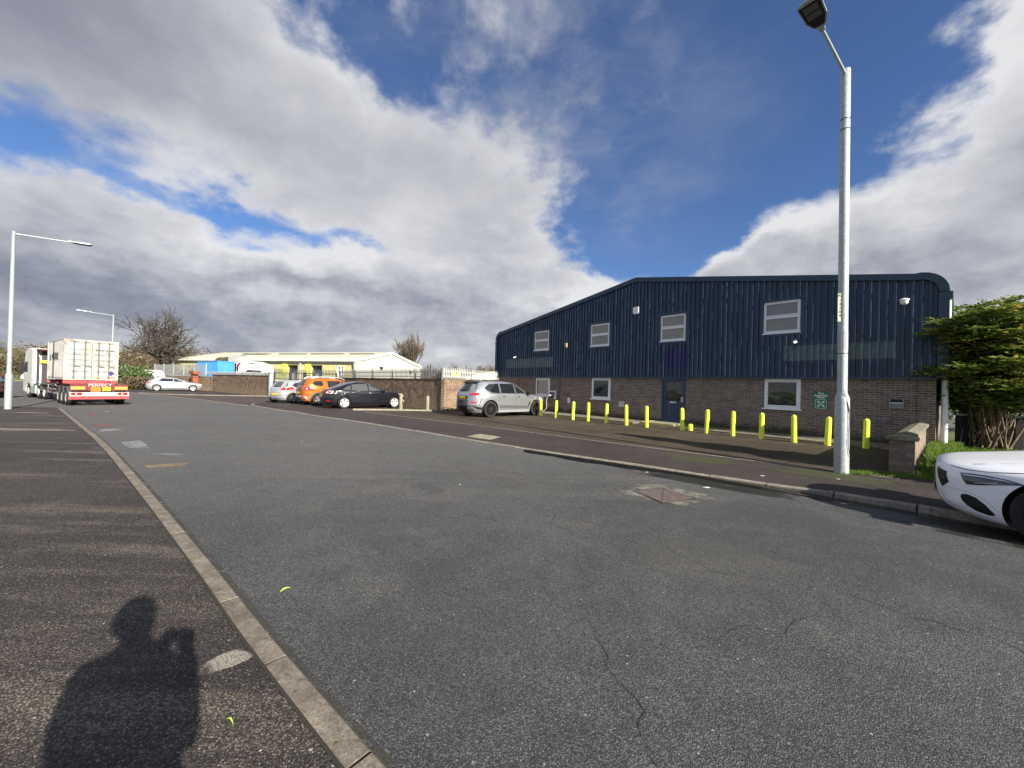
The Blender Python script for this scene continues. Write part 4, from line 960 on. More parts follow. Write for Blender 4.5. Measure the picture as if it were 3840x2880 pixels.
def patch(body, poly, where, off, name, mat, parent, cuts=3, thick=0., mirror=False, smooth_=True):
    """a panel, pane or lamp following the body; poly is (x,z) on a side or (y,z) on an end"""
    bm = bmesh.new(); vs = [bm.verts.new((u, 0, v)) for u, v in poly]
    try: bm.faces.new(vs)
    except ValueError: pass
    bmesh.ops.triangulate(bm, faces=bm.faces)
    bmesh.ops.subdivide_edges(bm, edges=bm.edges, cuts=cuts, use_grid_fill=True)
    bmesh.ops.triangulate(bm, faces=bm.faces)
    for v in bm.verts:
        u, z = v.co.x, v.co.z
        if where == 'L': v.co = (u, body.Y(u, z) + off, z)
        elif where == 'R': v.co = (u, -body.Y(u, z) - off, z)
        elif where == 'F': v.co = (body.XF(u, z) + off, u, z)
        else: v.co = (body.XR(u, z) - off, u, z)
    bmesh.ops.recalc_face_normals(bm, faces=bm.faces)
    me = bpy.data.meshes.new(name); bm.to_mesh(me); bm.free(); me.materials.append(mat)
    # face outward
    if me.polygons:
        p = me.polygons[0]; o = {'L': (0, 1, .2), 'R': (0, -1, .2), 'F': (1, 0, .2), 'B': (-1, 0, .2)}[where]
        if Vector(p.normal).dot(Vector(o)) < 0: me.flip_normals()
    me.polygons.foreach_set('use_smooth', [True] * len(me.polygons))
    ob = bpy.data.objects.new(name, me); C.objects.link(ob); ob.parent = parent; return ob
def line_patch(body, pts, where, off, w, name, mat, parent):
    """thin strip following the body along a polyline"""
    P = [Vector(p) for p in pts]; Q = []
    for a, b in zip(P[:-1], P[1:]):
        n = max(2, int((b - a).length / .04))
        for k in range(n): Q.append(a.lerp(b, k / n))
    Q.append(P[-1]); mb = MB()
    def M(p):
        u, z = p
        return {'L': lambda: (u, body.Y(u, z) + off, z), 'R': lambda: (u, -body.Y(u, z) - off, z), 'F': lambda: (body.XF(u, z) + off, u, z), 'B': lambda: (body.XR(u, z) - off, u, z)}[where]()
    L = []
    for i, p in enumerate(Q):
        d = (Q[min(i + 1, len(Q) - 1)] - Q[max(i - 1, 0)]).normalized(); nn = Vector((-d.y, d.x)) * w * .5
        L.append(M(p + nn)); L.append(M(p - nn))
    mb.add(L, [(2 * i, 2 * i + 1, 2 * i + 3, 2 * i + 2) for i in range(len(Q) - 1)])
    return mb.obj(name, mat, parent, recalc=False)
def rim_spokes(style, R, mat_r, parent, side, y0, hub=None):
    """outward is -y for the right side"""
    s = side
    m = MB(); m.lathe([(R, 0), (R, -.03), (R * .93, -.03), (R * .90, .06), (R * .90, .10)], 40, capends=False)
    def spoke(a0, w0, w1, r0, r1, twist=0., h0=-.012, h1=-.024):
        u = Vector((math.cos(a0), math.sin(a0))); v = Vector((-u.y, u.x)); u2 = Vector((math.cos(a0 + twist), math.sin(a0 + twist))); v2 = Vector((-u2.y, u2.x))
        A = [u * r0 - v * w0, u * r0 + v * w0, u2 * r1 + v2 * w1, u2 * r1 - v2 * w1]
        m.add([(p.x, p.y, h) for p, h in zip(A, (h0, h0, h1, h1))] + [(p.x, p.y, .03) for p in A], [(0, 1, 2, 3), (4, 7, 6, 5), (0, 4, 5, 1), (1, 5, 6, 2), (2, 6, 7, 3), (3, 7, 4, 0)])
    if style == 'y5':
        for k in range(5):
            a = 2 * math.pi * k / 5 + .3; spoke(a, .045, .032, R * .15, R * .55)
            spoke(a, .030, .045, R * .45, R * .95, .22); spoke(a, .030, .045, R * .45, R * .95, -.22)
    elif style == 'v10':
        for k in range(10):
            a = 2 * math.pi * k / 10; spoke(a, .022, .010, R * .15, R * .95, .16); spoke(a, .022, .010, R * .15, R * .95, -.16)
    elif style == 's5':
        for k in range(5): a = 2 * math.pi * k / 5; spoke(a, .05, .085, R * .12, R * .96); 
    m.lathe([(.001, -.03), (R * .20, -.028), (R * .22, 0.), (R * .22, .03)], 20, capends=False)
    # turn: local z is the axle; outward -z
    o = m.obj('rim', mat_r, parent, smooth=True)
    return o
def wheel(parent, x, side, y, r, rimr, w, style, rimmat, caliper=None):
    e = bpy.data.objects.new('wheel', None); 
    m = MB(); rr = r; prof = [(rimr, -w * .46), (rimr + (rr - rimr) * .45, -w * .5), (rr * .965, -w * .46), (rr, -w * .36), (rr, w * .36), (rr * .965, w * .46), (rimr, w * .5)]
    m.lathe(prof, 44, (0, 0, 0), 'y', capends=False)
    m.lathe([(.001, w * .1), (rimr * 1.01, w * .1)], 30, (0, 0, 0), 'y', mi=1, capends=False)
    o = m.obj('wheel', [M_TYRE, M_BLACK], parent, smooth=True); o.location = (x, side * (y - w / 2), r)
    if side > 0: o.rotation_euler = (0, 0, math.pi)
    ro = rim_spokes(style, rimr, rimmat, o, side, 0); ro.rotation_euler = (-math.pi / 2, 0, 0); ro.location = (0, -w * .40, 0)
    m = MB(); m.lathe([(.0, -w * .40 - .032), (.028, -w * .40 - .03), (.03, -w * .40 + .02)], 14, (0, 0, 0), 'y'); m.obj('hub_cap', M_CHROME, o)
    if caliper:
        m = MB(); m.box(-.14, -.06, -.05, .02, -.11, .11); m.obj('brake_caliper', caliper, o)
    return o
def build_car(name, label, loc, heading, spec, paint, group='parked cars'):
    t = thing(name, label, 'car', loc, R_(90 - heading), group)
    sc = spec.get('z0', .2); H_ = spec['H']; body = Body(spec['xf'], spec['xr'], spec['w'], spec['nf'], spec['nr'])
    zs = []; z = sc
    while z < H_ - .10: zs.append(z); z += .025
    k = 0
    while k < 9: zs.append(H_ - .10 * (1 - k / 8) ** 2 - .0005); k += 1
    zs = sorted(set(round(q, 4) for q in zs))
    bo = body.mesh(zs, spec.get('n', 96)).obj('body', [paint, M_BLACK], t, smooth='all')
    # cut the wheel arches
    cut = []
    for wx in spec['wheels']:
        m = MB(); m.lathe([(spec['arch'], -1.3), (spec['arch'], 1.3)], 40, (wx, 0, spec['r'] + .01), 'y'); c = m.obj('cutter', [M_BLACK, M_BLACK]); cut.append(c)
        c.parent = t
        md = bo.modifiers.new('cut', 'BOOLEAN'); md.operation = 'DIFFERENCE'; md.object = c; md.solver = 'EXACT'
        try: md.material_mode = 'TRANSFER'
        except Exception: pass
    bpy.context.view_layer.update(); dg = bpy.context.evaluated_depsgraph_get()
    me = bpy.data.meshes.new_from_object(bo.evaluated_get(dg)); bo.modifiers.clear(); bo.data = me
    for c in cut: bpy.data.objects.remove(c)
    me.polygons.foreach_set('use_smooth', [True] * len(me.polygons)); me.set_sharp_from_angle(angle=R_(spec.get('sharp', 32)))
    for wx in spec['wheels']:
        m = MB(); m.box(wx - .40, wx + .40, -.55, .55, .16, .66); m.obj('wheel_well', M_BLACK, t)
        for sd in (-1, 1):
            wheel(t, wx, sd, spec['track'], spec['r'], spec['rim'], spec['tw'], spec['style'], spec['rimmat'], spec.get('caliper') if wx > 0 else None)
    for (nm, where, poly, mat, off) in spec['panels']:
        ob = patch(body, poly, where, off, nm, mat, t)
    for (nm, where, pts, w, mat, off) in spec.get('lines', []): line_patch(body, pts, where, off, w, nm, mat, t)
    return t, body
def mirrors(t, x, y, z, mat, s=1.):
    for sd in (-1, 1):
        m = MB(); m.box(-.05 * s, .09 * s, -.11 * s, .11 * s, -.07 * s, .07 * s); m.box(-.015, .03, -sd * .20, -sd * .10, -.06, -.03)
        o = m.obj('door_mirror', mat, t, bevel=.03 * s, smooth=True); o.location = (x, sd * (y + .13), z)
def handles(t, body, pts, mat, where='R'):
    for (x, z) in pts:
        m = MB(); yy = body.Y(x, z) + .012; sg = -1 if where == 'R' else 1
        m.box(x - .11, x + .09, sg * (yy - .012), sg * (yy + .022), z - .016, z + .018); m.obj('door_handle', mat, t, bevel=.01)
M_SEAM = material('panel_gap', (.01, .01, .012), .8)
def paint(name, col, metal=.55, rough=.32, **k): return material(name, col, rough, metal=metal, coat=.8, **k)
P_SILVER = paint('graphite_silver_paint', (.46, .475, .50), .75, .28); P_SILV2 = paint('light_silver_paint', (.60, .62, .64), .6, .3)
P_BLACKC = paint('black_car_paint', (.010, .010, .015), .2, .22); P_ORANGE = paint('burnt_orange_paint', (.62, .155, .012), .35, .3)
P_BROWNP = paint('dark_bronze_paint', (.11, .055, .022), .4, .3)
M_GREYPL = material('grey_trim_plastic', (.07, .072, .075), .6); M_SILTR = material('satin_silver_trim', (.62, .63, .64), .4, metal=.5)

def side_both(lst): return [(n, w, p, m, o) for (n, p, m, o) in lst for w in ('L', 'R')]

# --- large silver SUV (nose to the wall)
def suv():
    sp = dict(H=1.745, z0=.22, r=.385, arch=.435, rim=.275, tw=.29, track=.985, wheels=(-1.4875, 1.4875), style='v10', rimmat=M_ALLOYD, caliper=material('red_caliper', (.35, .01, .02), .4), sharp=30,
        xf=[(.2, 2.33), (.35, 2.43), (.6, 2.46), (.85, 2.42), (1.0, 2.32), (1.05, 2.15), (1.10, 1.7), (1.15, 1.22), (1.2, 1.08), (1.45, .66), (1.6, .38), (1.68, .12), (1.745, -.55)],
        xr=[(.2, -2.30), (.35, -2.42), (.55, -2.45), (.75, -2.44), (.95, -2.43), (1.15, -2.38), (1.3, -2.28), (1.5, -2.12), (1.62, -2.03), (1.66, -2.0), (1.70, -1.85), (1.745, -1.2)],
        w=[(.2, .90), (.35, .97), (.6, 1.0), (.9, 1.0), (1.02, .985), (1.12, .945), (1.2, .91), (1.45, .815), (1.6, .74), (1.68, .68), (1.72, .58), (1.745, .42)],
        nf=[(.2, 3.2), (.9, 3.2), (1.1, 3.6), (1.2, 5), (1.7, 4)], nr=[(.2, 4.5), (1.1, 4.2), (1.25, 5), (1.7, 4)], panels=[], lines=[])
    win = [('side_window', [(.93, 1.17), (.10, 1.155), (.10, 1.58), (.35, 1.55), (.60, 1.42)], M_GLASS, .006), ('side_window', [(.03, 1.155), (-.85, 1.15), (-.85, 1.60), (-.10, 1.605), (.03, 1.595)], M_GLASS, .006),
           ('side_window', [(-.93, 1.15), (-1.42, 1.17), (-1.68, 1.28), (-1.78, 1.38), (-1.50, 1.56), (-.93, 1.60)], M_GLASS, .006),
           ('sill_trim', [(1.0, .34), (-1.0, .34), (-1.0, .23), (1.0, .23)], M_SILTR, .012),
           ('air_breather', [(1.02, .62), (.90, .48), (.88, .56), (.98, .78), (1.03, .80)], M_BLACK, .006),
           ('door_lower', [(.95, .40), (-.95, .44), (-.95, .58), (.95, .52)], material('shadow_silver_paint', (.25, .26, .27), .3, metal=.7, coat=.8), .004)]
    sp['panels'] = side_both(win) + [
        ('rear_window', 'B', [(-.70, 1.20), (.70, 1.20), (.64, 1.42), (.55, 1.58), (-.55, 1.58), (-.64, 1.42)], M_GLASS, .008),
        ('rear_lower_panel', 'B', [(-.80, .58), (.80, .58), (.84, .80), (-.84, .80)], M_GREYPL, .008), ('rear_bumper', 'B', [(-.93, .24), (.93, .24), (.96, .46), (.7, .54), (-.7, .54), (-.96, .46)], M_BLACK, .02),
        ('number_plate', 'B', [(-.27, .86), (.27, .86), (.27, .975), (-.27, .975)], M_PLATEY, .02), ('plate_recess', 'B', [(-.36, .83), (.36, .83), (.38, 1.0), (-.38, 1.0)], M_BLACK, .010),
        ('tail_lamp', 'B', [(.50, 1.04), (.93, 1.0), (.93, 1.13), (.50, 1.10)], M_RED, .012), ('tail_lamp', 'B', [(-.93, 1.0), (-.50, 1.04), (-.50, 1.10), (-.93, 1.13)], M_RED, .012),
        ('tail_lamp', 'R', [(-2.40, 1.0), (-2.02, 1.07), (-2.10, 1.14), (-2.38, 1.13)], M_RED, .012), ('tail_lamp', 'L', [(-2.40, 1.0), (-2.02, 1.07), (-2.10, 1.14), (-2.38, 1.13)], M_RED, .012),
        ('rear_reflector', 'R', [(-2.38, .66), (-2.2, .67), (-2.18, .73), (-2.38, .74)], M_RED, .01), ('rear_reflector', 'L', [(-2.38, .66), (-2.2, .67), (-2.18, .73), (-2.38, .74)], M_RED, .01),
        ('exhaust_tip', 'B', [(.52, .34), (.72, .34), (.72, .42), (.52, .42)], M_CHROME, .03), ('exhaust_tip', 'B', [(-.72, .34), (-.52, .34), (-.52, .42), (-.72, .42)], M_CHROME, .03),
        ('windscreen', 'F', [(-.74, 1.19), (.74, 1.19), (.62, 1.62), (-.62, 1.62)], M_GLASS, .006), ('headlamp', 'F', [(.55, .82), (.95, .84), (.93, .96), (.55, .93)], M_CLEAR, .01), ('headlamp', 'F', [(-.95, .84), (-.55, .82), (-.55, .93), (-.93, .96)], M_CLEAR, .01),
        ('grille', 'F', [(-.4, .55), (.4, .55), (.45, .95), (-.45, .95)], M_BLACK, .008)]
    sp['lines'] = [('door_gap', w, pts, .012, M_SEAM, .004) for w in 'LR' for pts in ([(.07, 1.62), (.05, 1.1), (.05, .38)], [(-.89, 1.62), (-.90, 1.05), (-1.05, .80)], [(1.02, 1.15), (1.02, .86)], [(-1.05, 1.15), (-1.10, .90)])] + \
                  [('window_trim', w, [(.97, 1.15), (-1.45, 1.145), (-1.72, 1.27)], .022, M_CHROME, .010) for w in 'LR'] + [('tailgate_gap', 'B', [(-.9, 1.0), (-.86, .56), (.86, .56), (.9, 1.0)], .010, M_SEAM, .006)] + [('crease', w, [(2.1, .98), (0., 1.0), (-2.0, .99)], .012, P_BLACKC, .001) for w in ()]
    t, b = build_car('parked_car', 'large silver-grey sport utility car parked nose to the wall at the charger', (-.465, 19.65, 0), 49, sp, P_SILVER)
    mirrors(t, .83, .90, 1.16, M_BLACK, 1.1); handles(t, b, [(.20, .98), (-.72, 1.0)], M_CHROME); handles(t, b, [(.20, .98), (-.72, 1.0)], M_CHROME, 'L')
    m = MB(); m.prism([(-2.10, 1.63), (-1.86, 1.70), (-1.75, 1.70), (-2.0, 1.60)], -.58, .58, 'y'); m.obj('roof_spoiler', M_BLACK, t, bevel=.008)
    for sd in (-1, 1): m = MB(); m.tube(spl([(-1.75, sd * .62, 1.71), (-1.2, sd * .66, 1.755), (-.2, sd * .67, 1.765), (.30, sd * .60, 1.70)]), .018, 8); m.obj('roof_rail', M_BLACK, t, smooth=True)
    m = MB(); m.prism([(-1.55, 1.74), (-1.42, 1.74), (-1.55, 1.81)], -.01, .01, 'y'); m.obj('aerial_fin', P_SILVER, t)
    m = MB(); m.box(-.02, .0, -.22, .22, -.02, .02); o = m.obj('rear_wiper', M_BLACK, t); o.location = (b.XR(0, 1.24) - .03, .1, 1.24)
suv()

# --- black hatchback saloon
def saloon():
    sp = dict(H=1.50, z0=.18, r=.33, arch=.365, rim=.225, tw=.23, track=.925, wheels=(-1.425, 1.425), style='y5', rimmat=M_ALLOYW, sharp=30,
        xf=[(.18, 2.25), (.35, 2.35), (.6, 2.36), (.75, 2.28), (.85, 2.1), (.93, 1.75), (.98, 1.25), (1.02, 1.05), (1.2, .62), (1.35, .25), (1.44, -.1), (1.50, -.55)],
        xr=[(.18, -2.25), (.35, -2.36), (.6, -2.39), (.9, -2.36), (1.02, -2.26), (1.07, -2.05), (1.15, -1.85), (1.3, -1.45), (1.42, -1.05), (1.50, -.62)],
        w=[(.18, .86), (.35, .925), (.6, .94), (.85, .93), (.97, .90), (1.05, .84), (1.25, .75), (1.38, .66), (1.46, .55), (1.50, .35)],
        nf=[(.18, 3.), (.8, 2.8), (1.0, 3.6), (1.2, 5), (1.5, 3.5)], nr=[(.18, 4), (.9, 3.8), (1.05, 4.2), (1.5, 3.5)])
    win = [('side_window', [(.90, 1.03), (-.08, 1.0), (-.08, 1.36), (.15, 1.34), (.45, 1.24)], M_WSIDE, .006), ('side_window', [(-.15, 1.0), (-1.02, 1.01), (-1.02, 1.33), (-.60, 1.38), (-.15, 1.37)], M_WSIDE, .006), ('side_window', [(-1.09, 1.02), (-1.45, 1.07), (-1.40, 1.14), (-1.09, 1.30)], M_WSIDE, .006)]
    sp['panels'] = side_both(win) + [('rear_window', 'B', [(-.66, 1.10), (.66, 1.10), (.56, 1.30), (.44, 1.42), (-.44, 1.42), (-.56, 1.30)], M_WSIDE, .008),
        ('tail_lamp', 'R', [(-2.36, .80), (-2.05, .86), (-2.08, .94), (-2.34, .98)], M_RED, .01), ('tail_lamp', 'L', [(-2.36, .80), (-2.05, .86), (-2.08, .94), (-2.34, .98)], M_RED, .01), ('tail_lamp', 'B', [(.55, .84), (.90, .80), (.90, .98), (.62, .97)], M_RED, .008), ('tail_lamp', 'B', [(-.90, .80), (-.55, .84), (-.62, .97), (-.90, .98)], M_CLEAR, .010),
        ('number_plate', 'B', [(-.26, .70), (.26, .70), (.26, .81), (-.26, .81)], M_PLATEY, .012), ('lower_bumper', 'B', [(-.8, .22), (.8, .22), (.8, .32), (-.8, .32)], M_GREYPL, .01), ('rear_reflector', 'R', [(-2.30, .40), (-2.12, .40), (-2.12, .44), (-2.30, .44)], M_RED, .01),
        ('windscreen', 'F', [(-.68, 1.04), (.68, 1.04), (.50, 1.42), (-.50, 1.42)], M_GLASS, .006), ('headlamp', 'R', [(2.28, .62), (1.90, .76), (1.75, .84), (1.95, .83), (2.25, .74)], M_CLEAR, .01), ('headlamp', 'L', [(2.28, .62), (1.90, .76), (1.75, .84), (1.95, .83), (2.25, .74)], M_CLEAR, .01), ('fog_lamp', 'R', [(2.30, .35), (2.14, .35), (2.12, .46), (2.28, .47)], M_CLEAR, .012)]
    sp['lines'] = [('door_gap', w, p, .010, M_SEAM, .003) for w in 'LR' for p in ([(-.115, 1.40), (-.12, .95), (-.10, .28)], [(-1.05, 1.34), (-1.06, .95), (-1.12, .72)], [(.95, 1.02), (.98, .6), (.95, .3)])] + [('window_trim', w, [(.95, 1.01), (-.1, .98), (-1.48, 1.05)], .014, M_CHROME, .008) for w in 'LR']
    t, b = build_car('parked_car', 'black saloon car with pale five-spoke wheels between the orange car and concrete bollard', (-8.63, 22.61, 0), 49, sp, P_BLACKC)
    mirrors(t, .72, .80, 1.02, P_BLACKC, .95); handles(t, b, [(.05, .87), (-.92, .90)], M_CHROME)
M_WSIDE = glass_mat('sky_lit_glass', (.07, .075, .07))
saloon()

# --- orange compact SUV
def duster():
    sp = dict(H=1.66, z0=.26, r=.345, arch=.40, rim=.228, tw=.22, track=.90, wheels=(-1.335, 1.335), style='y5', rimmat=material('two_tone_rim', (.36, .36, .37), .35, metal=.6), sharp=30,
        xf=[(.25, 2.05), (.4, 2.14), (.7, 2.16), (.9, 2.10), (1.0, 1.9), (1.07, 1.3), (1.12, 1.02), (1.35, .62), (1.52, .30), (1.60, .05), (1.66, -.5)],
        xr=[(.25, -2.05), (.4, -2.14), (.7, -2.15), (1.0, -2.12), (1.15, -2.05), (1.4, -1.92), (1.55, -1.82), (1.62, -1.68), (1.66, -1.2)],
        w=[(.25, .84), (.4, .90), (.7, .915), (1.0, .91), (1.1, .87), (1.3, .80), (1.5, .71), (1.6, .62), (1.66, .42)],
        nf=[(.2, 3.4), (1.0, 3.6), (1.2, 5), (1.66, 4)], nr=[(.2, 5), (1.1, 5), (1.25, 5.5), (1.66, 4)])
    win = [('side_window', [(.80, 1.13), (.05, 1.11), (.05, 1.48), (.30, 1.46), (.52, 1.36)], M_GLASS, .006), ('side_window', [(-.02, 1.11), (-.80, 1.11), (-.80, 1.49), (-.02, 1.50)], M_GLASS, .006), ('side_window', [(-1.12, 1.16), (-1.55, 1.20), (-1.66, 1.30), (-1.55, 1.46), (-1.12, 1.48), (-1.04, 1.30)], M_GLASS, .006),
           ('wheel_arch_trim', [(-1.80, .34), (-1.74, .60), (-1.55, .77), (-1.335, .82), (-1.12, .77), (-.93, .60), (-.87, .34), (-.96, .34), (-1.0, .52), (-1.16, .70), (-1.335, .745), (-1.52, .70), (-1.68, .52), (-1.74, .34)], M_GREYPL, .010),
           ('sill_trim', [(.9, .30), (-.9, .30), (-.9, .44), (.9, .44)], M_GREYPL, .010), ('side_repeater_panel', [(-.9, .62), (-.25, .62), (-.25, .70), (-.9, .72)], P_BROWNP, .004)]
    sp['panels'] = side_both(win) + [('rear_window', 'B', [(-.66, 1.16), (.66, 1.16), (.58, 1.52), (-.58, 1.52)], M_GLASS, .008), ('tailgate_panel', 'B', [(-.60, .62), (.60, .62), (.64, 1.10), (-.64, 1.10)], P_BROWNP, .006),
        ('rear_bumper', 'B', [(-.85, .27), (.85, .27), (.88, .56), (-.88, .56)], M_GREYPL, .012), ('skid_plate', 'B', [(-.75, .48), (.75, .48), (.82, .58), (-.82, .58)], M_SILTR, .02), ('skid_plate', 'R', [(-2.12, .58), (-2.0, .55), (-1.86, .34), (-1.95, .34), (-2.06, .48)], M_SILTR, .02),
        ('tail_lamp', 'R', [(-2.09, .90), (-1.90, .91), (-1.88, 1.08), (-2.06, 1.11)], M_RED, .02), ('tail_lamp', 'L', [(-2.09, .90), (-1.90, .91), (-1.88, 1.08), (-2.06, 1.11)], M_RED, .02), ('tail_lamp', 'B', [(.66, .90), (.86, .90), (.84, 1.10), (.66, 1.10)], M_RED, .016), ('tail_lamp', 'B', [(-.86, .90), (-.66, .90), (-.66, 1.10), (-.84, 1.10)], M_RED, .016),
        ('tail_lamp_core', 'R', [(-2.02, .96), (-1.94, .96), (-1.93, 1.04), (-2.01, 1.05)], M_CLEAR, .026), ('number_plate', 'B', [(-.26, .70), (.26, .70), (.26, .81), (-.26, .81)], M_PLATEY, .012),
        ('windscreen', 'F', [(-.70, 1.14), (.70, 1.14), (.58, 1.54), (-.58, 1.54)], M_GLASS, .006), ('headlamp', 'F', [(.45, .82), (.80, .82), (.80, .94), (.45, .94)], M_CLEAR, .01), ('headlamp', 'F', [(-.80, .82), (-.45, .82), (-.45, .94), (-.80, .94)], M_CLEAR, .01)]
    sp['lines'] = [('door_gap', w, p, .012, M_SEAM, .004) for w in 'LR' for p in ([(.015, 1.52), (.0, 1.0), (.0, .45)], [(-.84, 1.50), (-.86, 1.0), (-.98, .80)], [(.88, 1.10), (.90, .45)])]
    t, b = build_car('parked_car', 'orange sport utility car with silver roof rails between the silver hatchback and black saloon', (-11.38, 24.7, 0), 41, sp, P_ORANGE)
    mirrors(t, .68, .83, 1.12, M_BLACK); handles(t, b, [(.15, .95), (-.70, .96)], P_ORANGE)
    for sd in (-1, 1):
        m = MB(); m.tube(spl([(-1.65, sd * .60, 1.60), (-1.35, sd * .62, 1.70), (-.5, sd * .63, 1.72), (.05, sd * .62, 1.68), (.35, sd * .58, 1.56)]), .028, 8); m.obj('roof_rail', M_SILTR, t, smooth=True)
duster()

# --- small silver hatch
def hatch():
    sp = dict(H=1.48, z0=.20, r=.31, arch=.35, rim=.20, tw=.20, track=.845, wheels=(-1.25, 1.25), style='s5', rimmat=M_ALLOY, sharp=30,
        xf=[(.2, 1.98), (.35, 2.08), (.65, 2.08), (.8, 1.95), (.92, 1.5), (.98, 1.15), (1.15, .75), (1.35, .3), (1.43, .0), (1.48, -.4)],
        xr=[(.2, -1.80), (.35, -1.90), (.6, -1.93), (.85, -1.88), (.98, -1.82), (1.2, -1.62), (1.35, -1.46), (1.44, -1.30), (1.48, -.95)],
        w=[(.2, .78), (.35, .83), (.65, .855), (.9, .845), (1.0, .80), (1.2, .725), (1.38, .63), (1.45, .52), (1.48, .36)],
        nf=[(.2, 2.8), (.9, 3.), (1.1, 5), (1.48, 4)], nr=[(.2, 3.6), (.9, 3.5), (1.1, 4), (1.48, 3.6)])
    win = [('side_window', [(.82, .99), (-.25, .97), (-.25, 1.36), (.15, 1.34), (.45, 1.22)], M_GLASS, .006), ('side_window', [(-.33, .97), (-1.05, 1.02), (-1.25, 1.12), (-1.05, 1.28), (-.33, 1.36)], M_GLASS, .006)]
    sp['panels'] = side_both(win) + [('rear_window', 'B', [(-.58, 1.02), (.58, 1.02), (.64, 1.10), (.50, 1.36), (-.50, 1.36), (-.64, 1.10)], M_WSIDE, .008),
        ('tail_lamp', 'B', [(.52, .76), (.80, .86), (.78, 1.02), (.66, 1.0)], M_RED, .010), ('tail_lamp', 'B', [(-.80, .86), (-.52, .76), (-.66, 1.0), (-.78, 1.02)], M_RED, .010),
        ('tail_lamp', 'R', [(-1.86, .80), (-1.62, .90), (-1.58, 1.0), (-1.78, 1.02)], M_RED, .010), ('tail_lamp', 'L', [(-1.86, .80), (-1.62, .90), (-1.58, 1.0), (-1.78, 1.02)], M_RED, .010),
        ('number_plate', 'B', [(-.27, .52), (.27, .52), (.27, .63), (-.27, .63)], material('amber_number_plate', (.85, .50, .03), .4), .015), ('lower_bumper', 'B', [(-.66, .22), (.66, .22), (.66, .28), (-.66, .28)], M_GREYPL, .008),
        ('windscreen', 'F', [(-.6, 1.0), (.6, 1.0), (.5, 1.38), (-.5, 1.38)], M_GLASS, .006)]
    sp['lines'] = [('tailgate_gap', 'B', [(-.60, .95), (-.62, .72), (-.5, .66), (.5, .66), (.62, .72), (.60, .95)], .010, M_SEAM, .004), ('bumper_crease', 'B', [(-.74, .46), (.74, .46)], .012, M_GREYPL, .003), ('door_gap', 'R', [(-.29, 1.36), (-.30, .9), (-.35, .3)], .010, M_SEAM, .004)]
    t, b = build_car('parked_car', 'small light silver hatchback seen from behind, furthest left of the row of four', (-14.49, 26.24, 0), 17, sp, P_SILV2)
    mirrors(t, .62, .76, 1.0, P_SILV2, .9)
    m = MB(); m.box(-.02, .0, -.2, .2, -.012, .012); o = m.obj('rear_wiper', M_BLACK, t); o.location = (b.XR(0, 1.06) - .03, .0, 1.06)
hatch()

# --- silver estate by the far wall
def estate():
    sp = dict(H=1.43, z0=.18, r=.325, arch=.36, rim=.225, tw=.22, track=.89, wheels=(-1.39, 1.39), style='y5', rimmat=M_ALLOY, sharp=30,
        xf=[(.18, 2.1), (.35, 2.22), (.6, 2.24), (.75, 2.15), (.85, 1.85), (.92, 1.3), (.98, 1.0), (1.15, .55), (1.30, .15), (1.38, -.2), (1.43, -.6)],
        xr=[(.18, -2.1), (.35, -2.22), (.6, -2.25), (.85, -2.2), (.98, -2.1), (1.15, -1.82), (1.30, -1.58), (1.38, -1.42), (1.43, -1.0)],
        w=[(.18, .83), (.35, .89), (.65, .905), (.85, .90), (.95, .86), (1.1, .79), (1.28, .69), (1.38, .58), (1.43, .38)],
        nf=[(.18, 3.), (.9, 3), (1.1, 5), (1.43, 4)], nr=[(.18, 3.8), (.9, 3.8), (1.1, 4.4), (1.43, 3.8)])
    win = [('side_window', [(.85, .98), (-.12, .95), (-.12, 1.31), (.2, 1.28), (.45, 1.19)], M_GLASS, .006), ('side_window', [(-.18, .95), (-1.0, .96), (-1.30, 1.04), (-1.05, 1.26), (-.6, 1.31), (-.18, 1.315)], M_GLASS, .006)]
    sp['panels'] = side_both(win) + [('rear_window', 'B', [(-.6, 1.02), (.6, 1.02), (.5, 1.33), (-.5, 1.33)], M_GLASS, .008), ('tail_lamp', 'R', [(-2.18, .78), (-1.85, .80), (-1.95, .92), (-2.14, .95)], M_RED, .01), ('tail_lamp', 'B', [(.4, .80), (.85, .80), (.85, .93), (.4, .90)], M_RED, .01), ('headlamp', 'R', [(2.15, .60), (1.80, .66), (1.75, .73), (2.05, .70)], M_CLEAR, .01), ('windscreen', 'F', [(-.66, .99), (.66, .99), (.5, 1.34), (-.5, 1.34)], M_GLASS, .006), ('sill_trim', 'R', [(.95, .22), (-.95, .22), (-.95, .27), (.95, .27)], M_GREYPL, .008), ('grille', 'F', [(-.5, .35), (.5, .35), (.5, .7), (-.5, .7)], M_BLACK, .008)]
    sp['lines'] = [('door_gap', 'R', p, .012, M_SEAM, .004) for p in ([(-.15, 1.32), (-.15, .9), (-.12, .28)], [(-1.0, 1.0), (-1.02, .8), (-1.05, .68)], [(.9, .95), (.93, .3)])] + [('window_trim', 'R', [(.9, .96), (-.1, .93), (-1.32, 1.02)], .016, M_CHROME, .008)]
    t, b = build_car('parked_car', 'silver five-door hatchback parked alone side-on before the far mossy wall', (-35.0, 40.0, -.01), 49, sp, P_SILV2)
    mirrors(t, .62, .80, .98, P_SILV2, .9); handles(t, b, [(.05, .82), (-.85, .84)], M_CHROME)
estate()
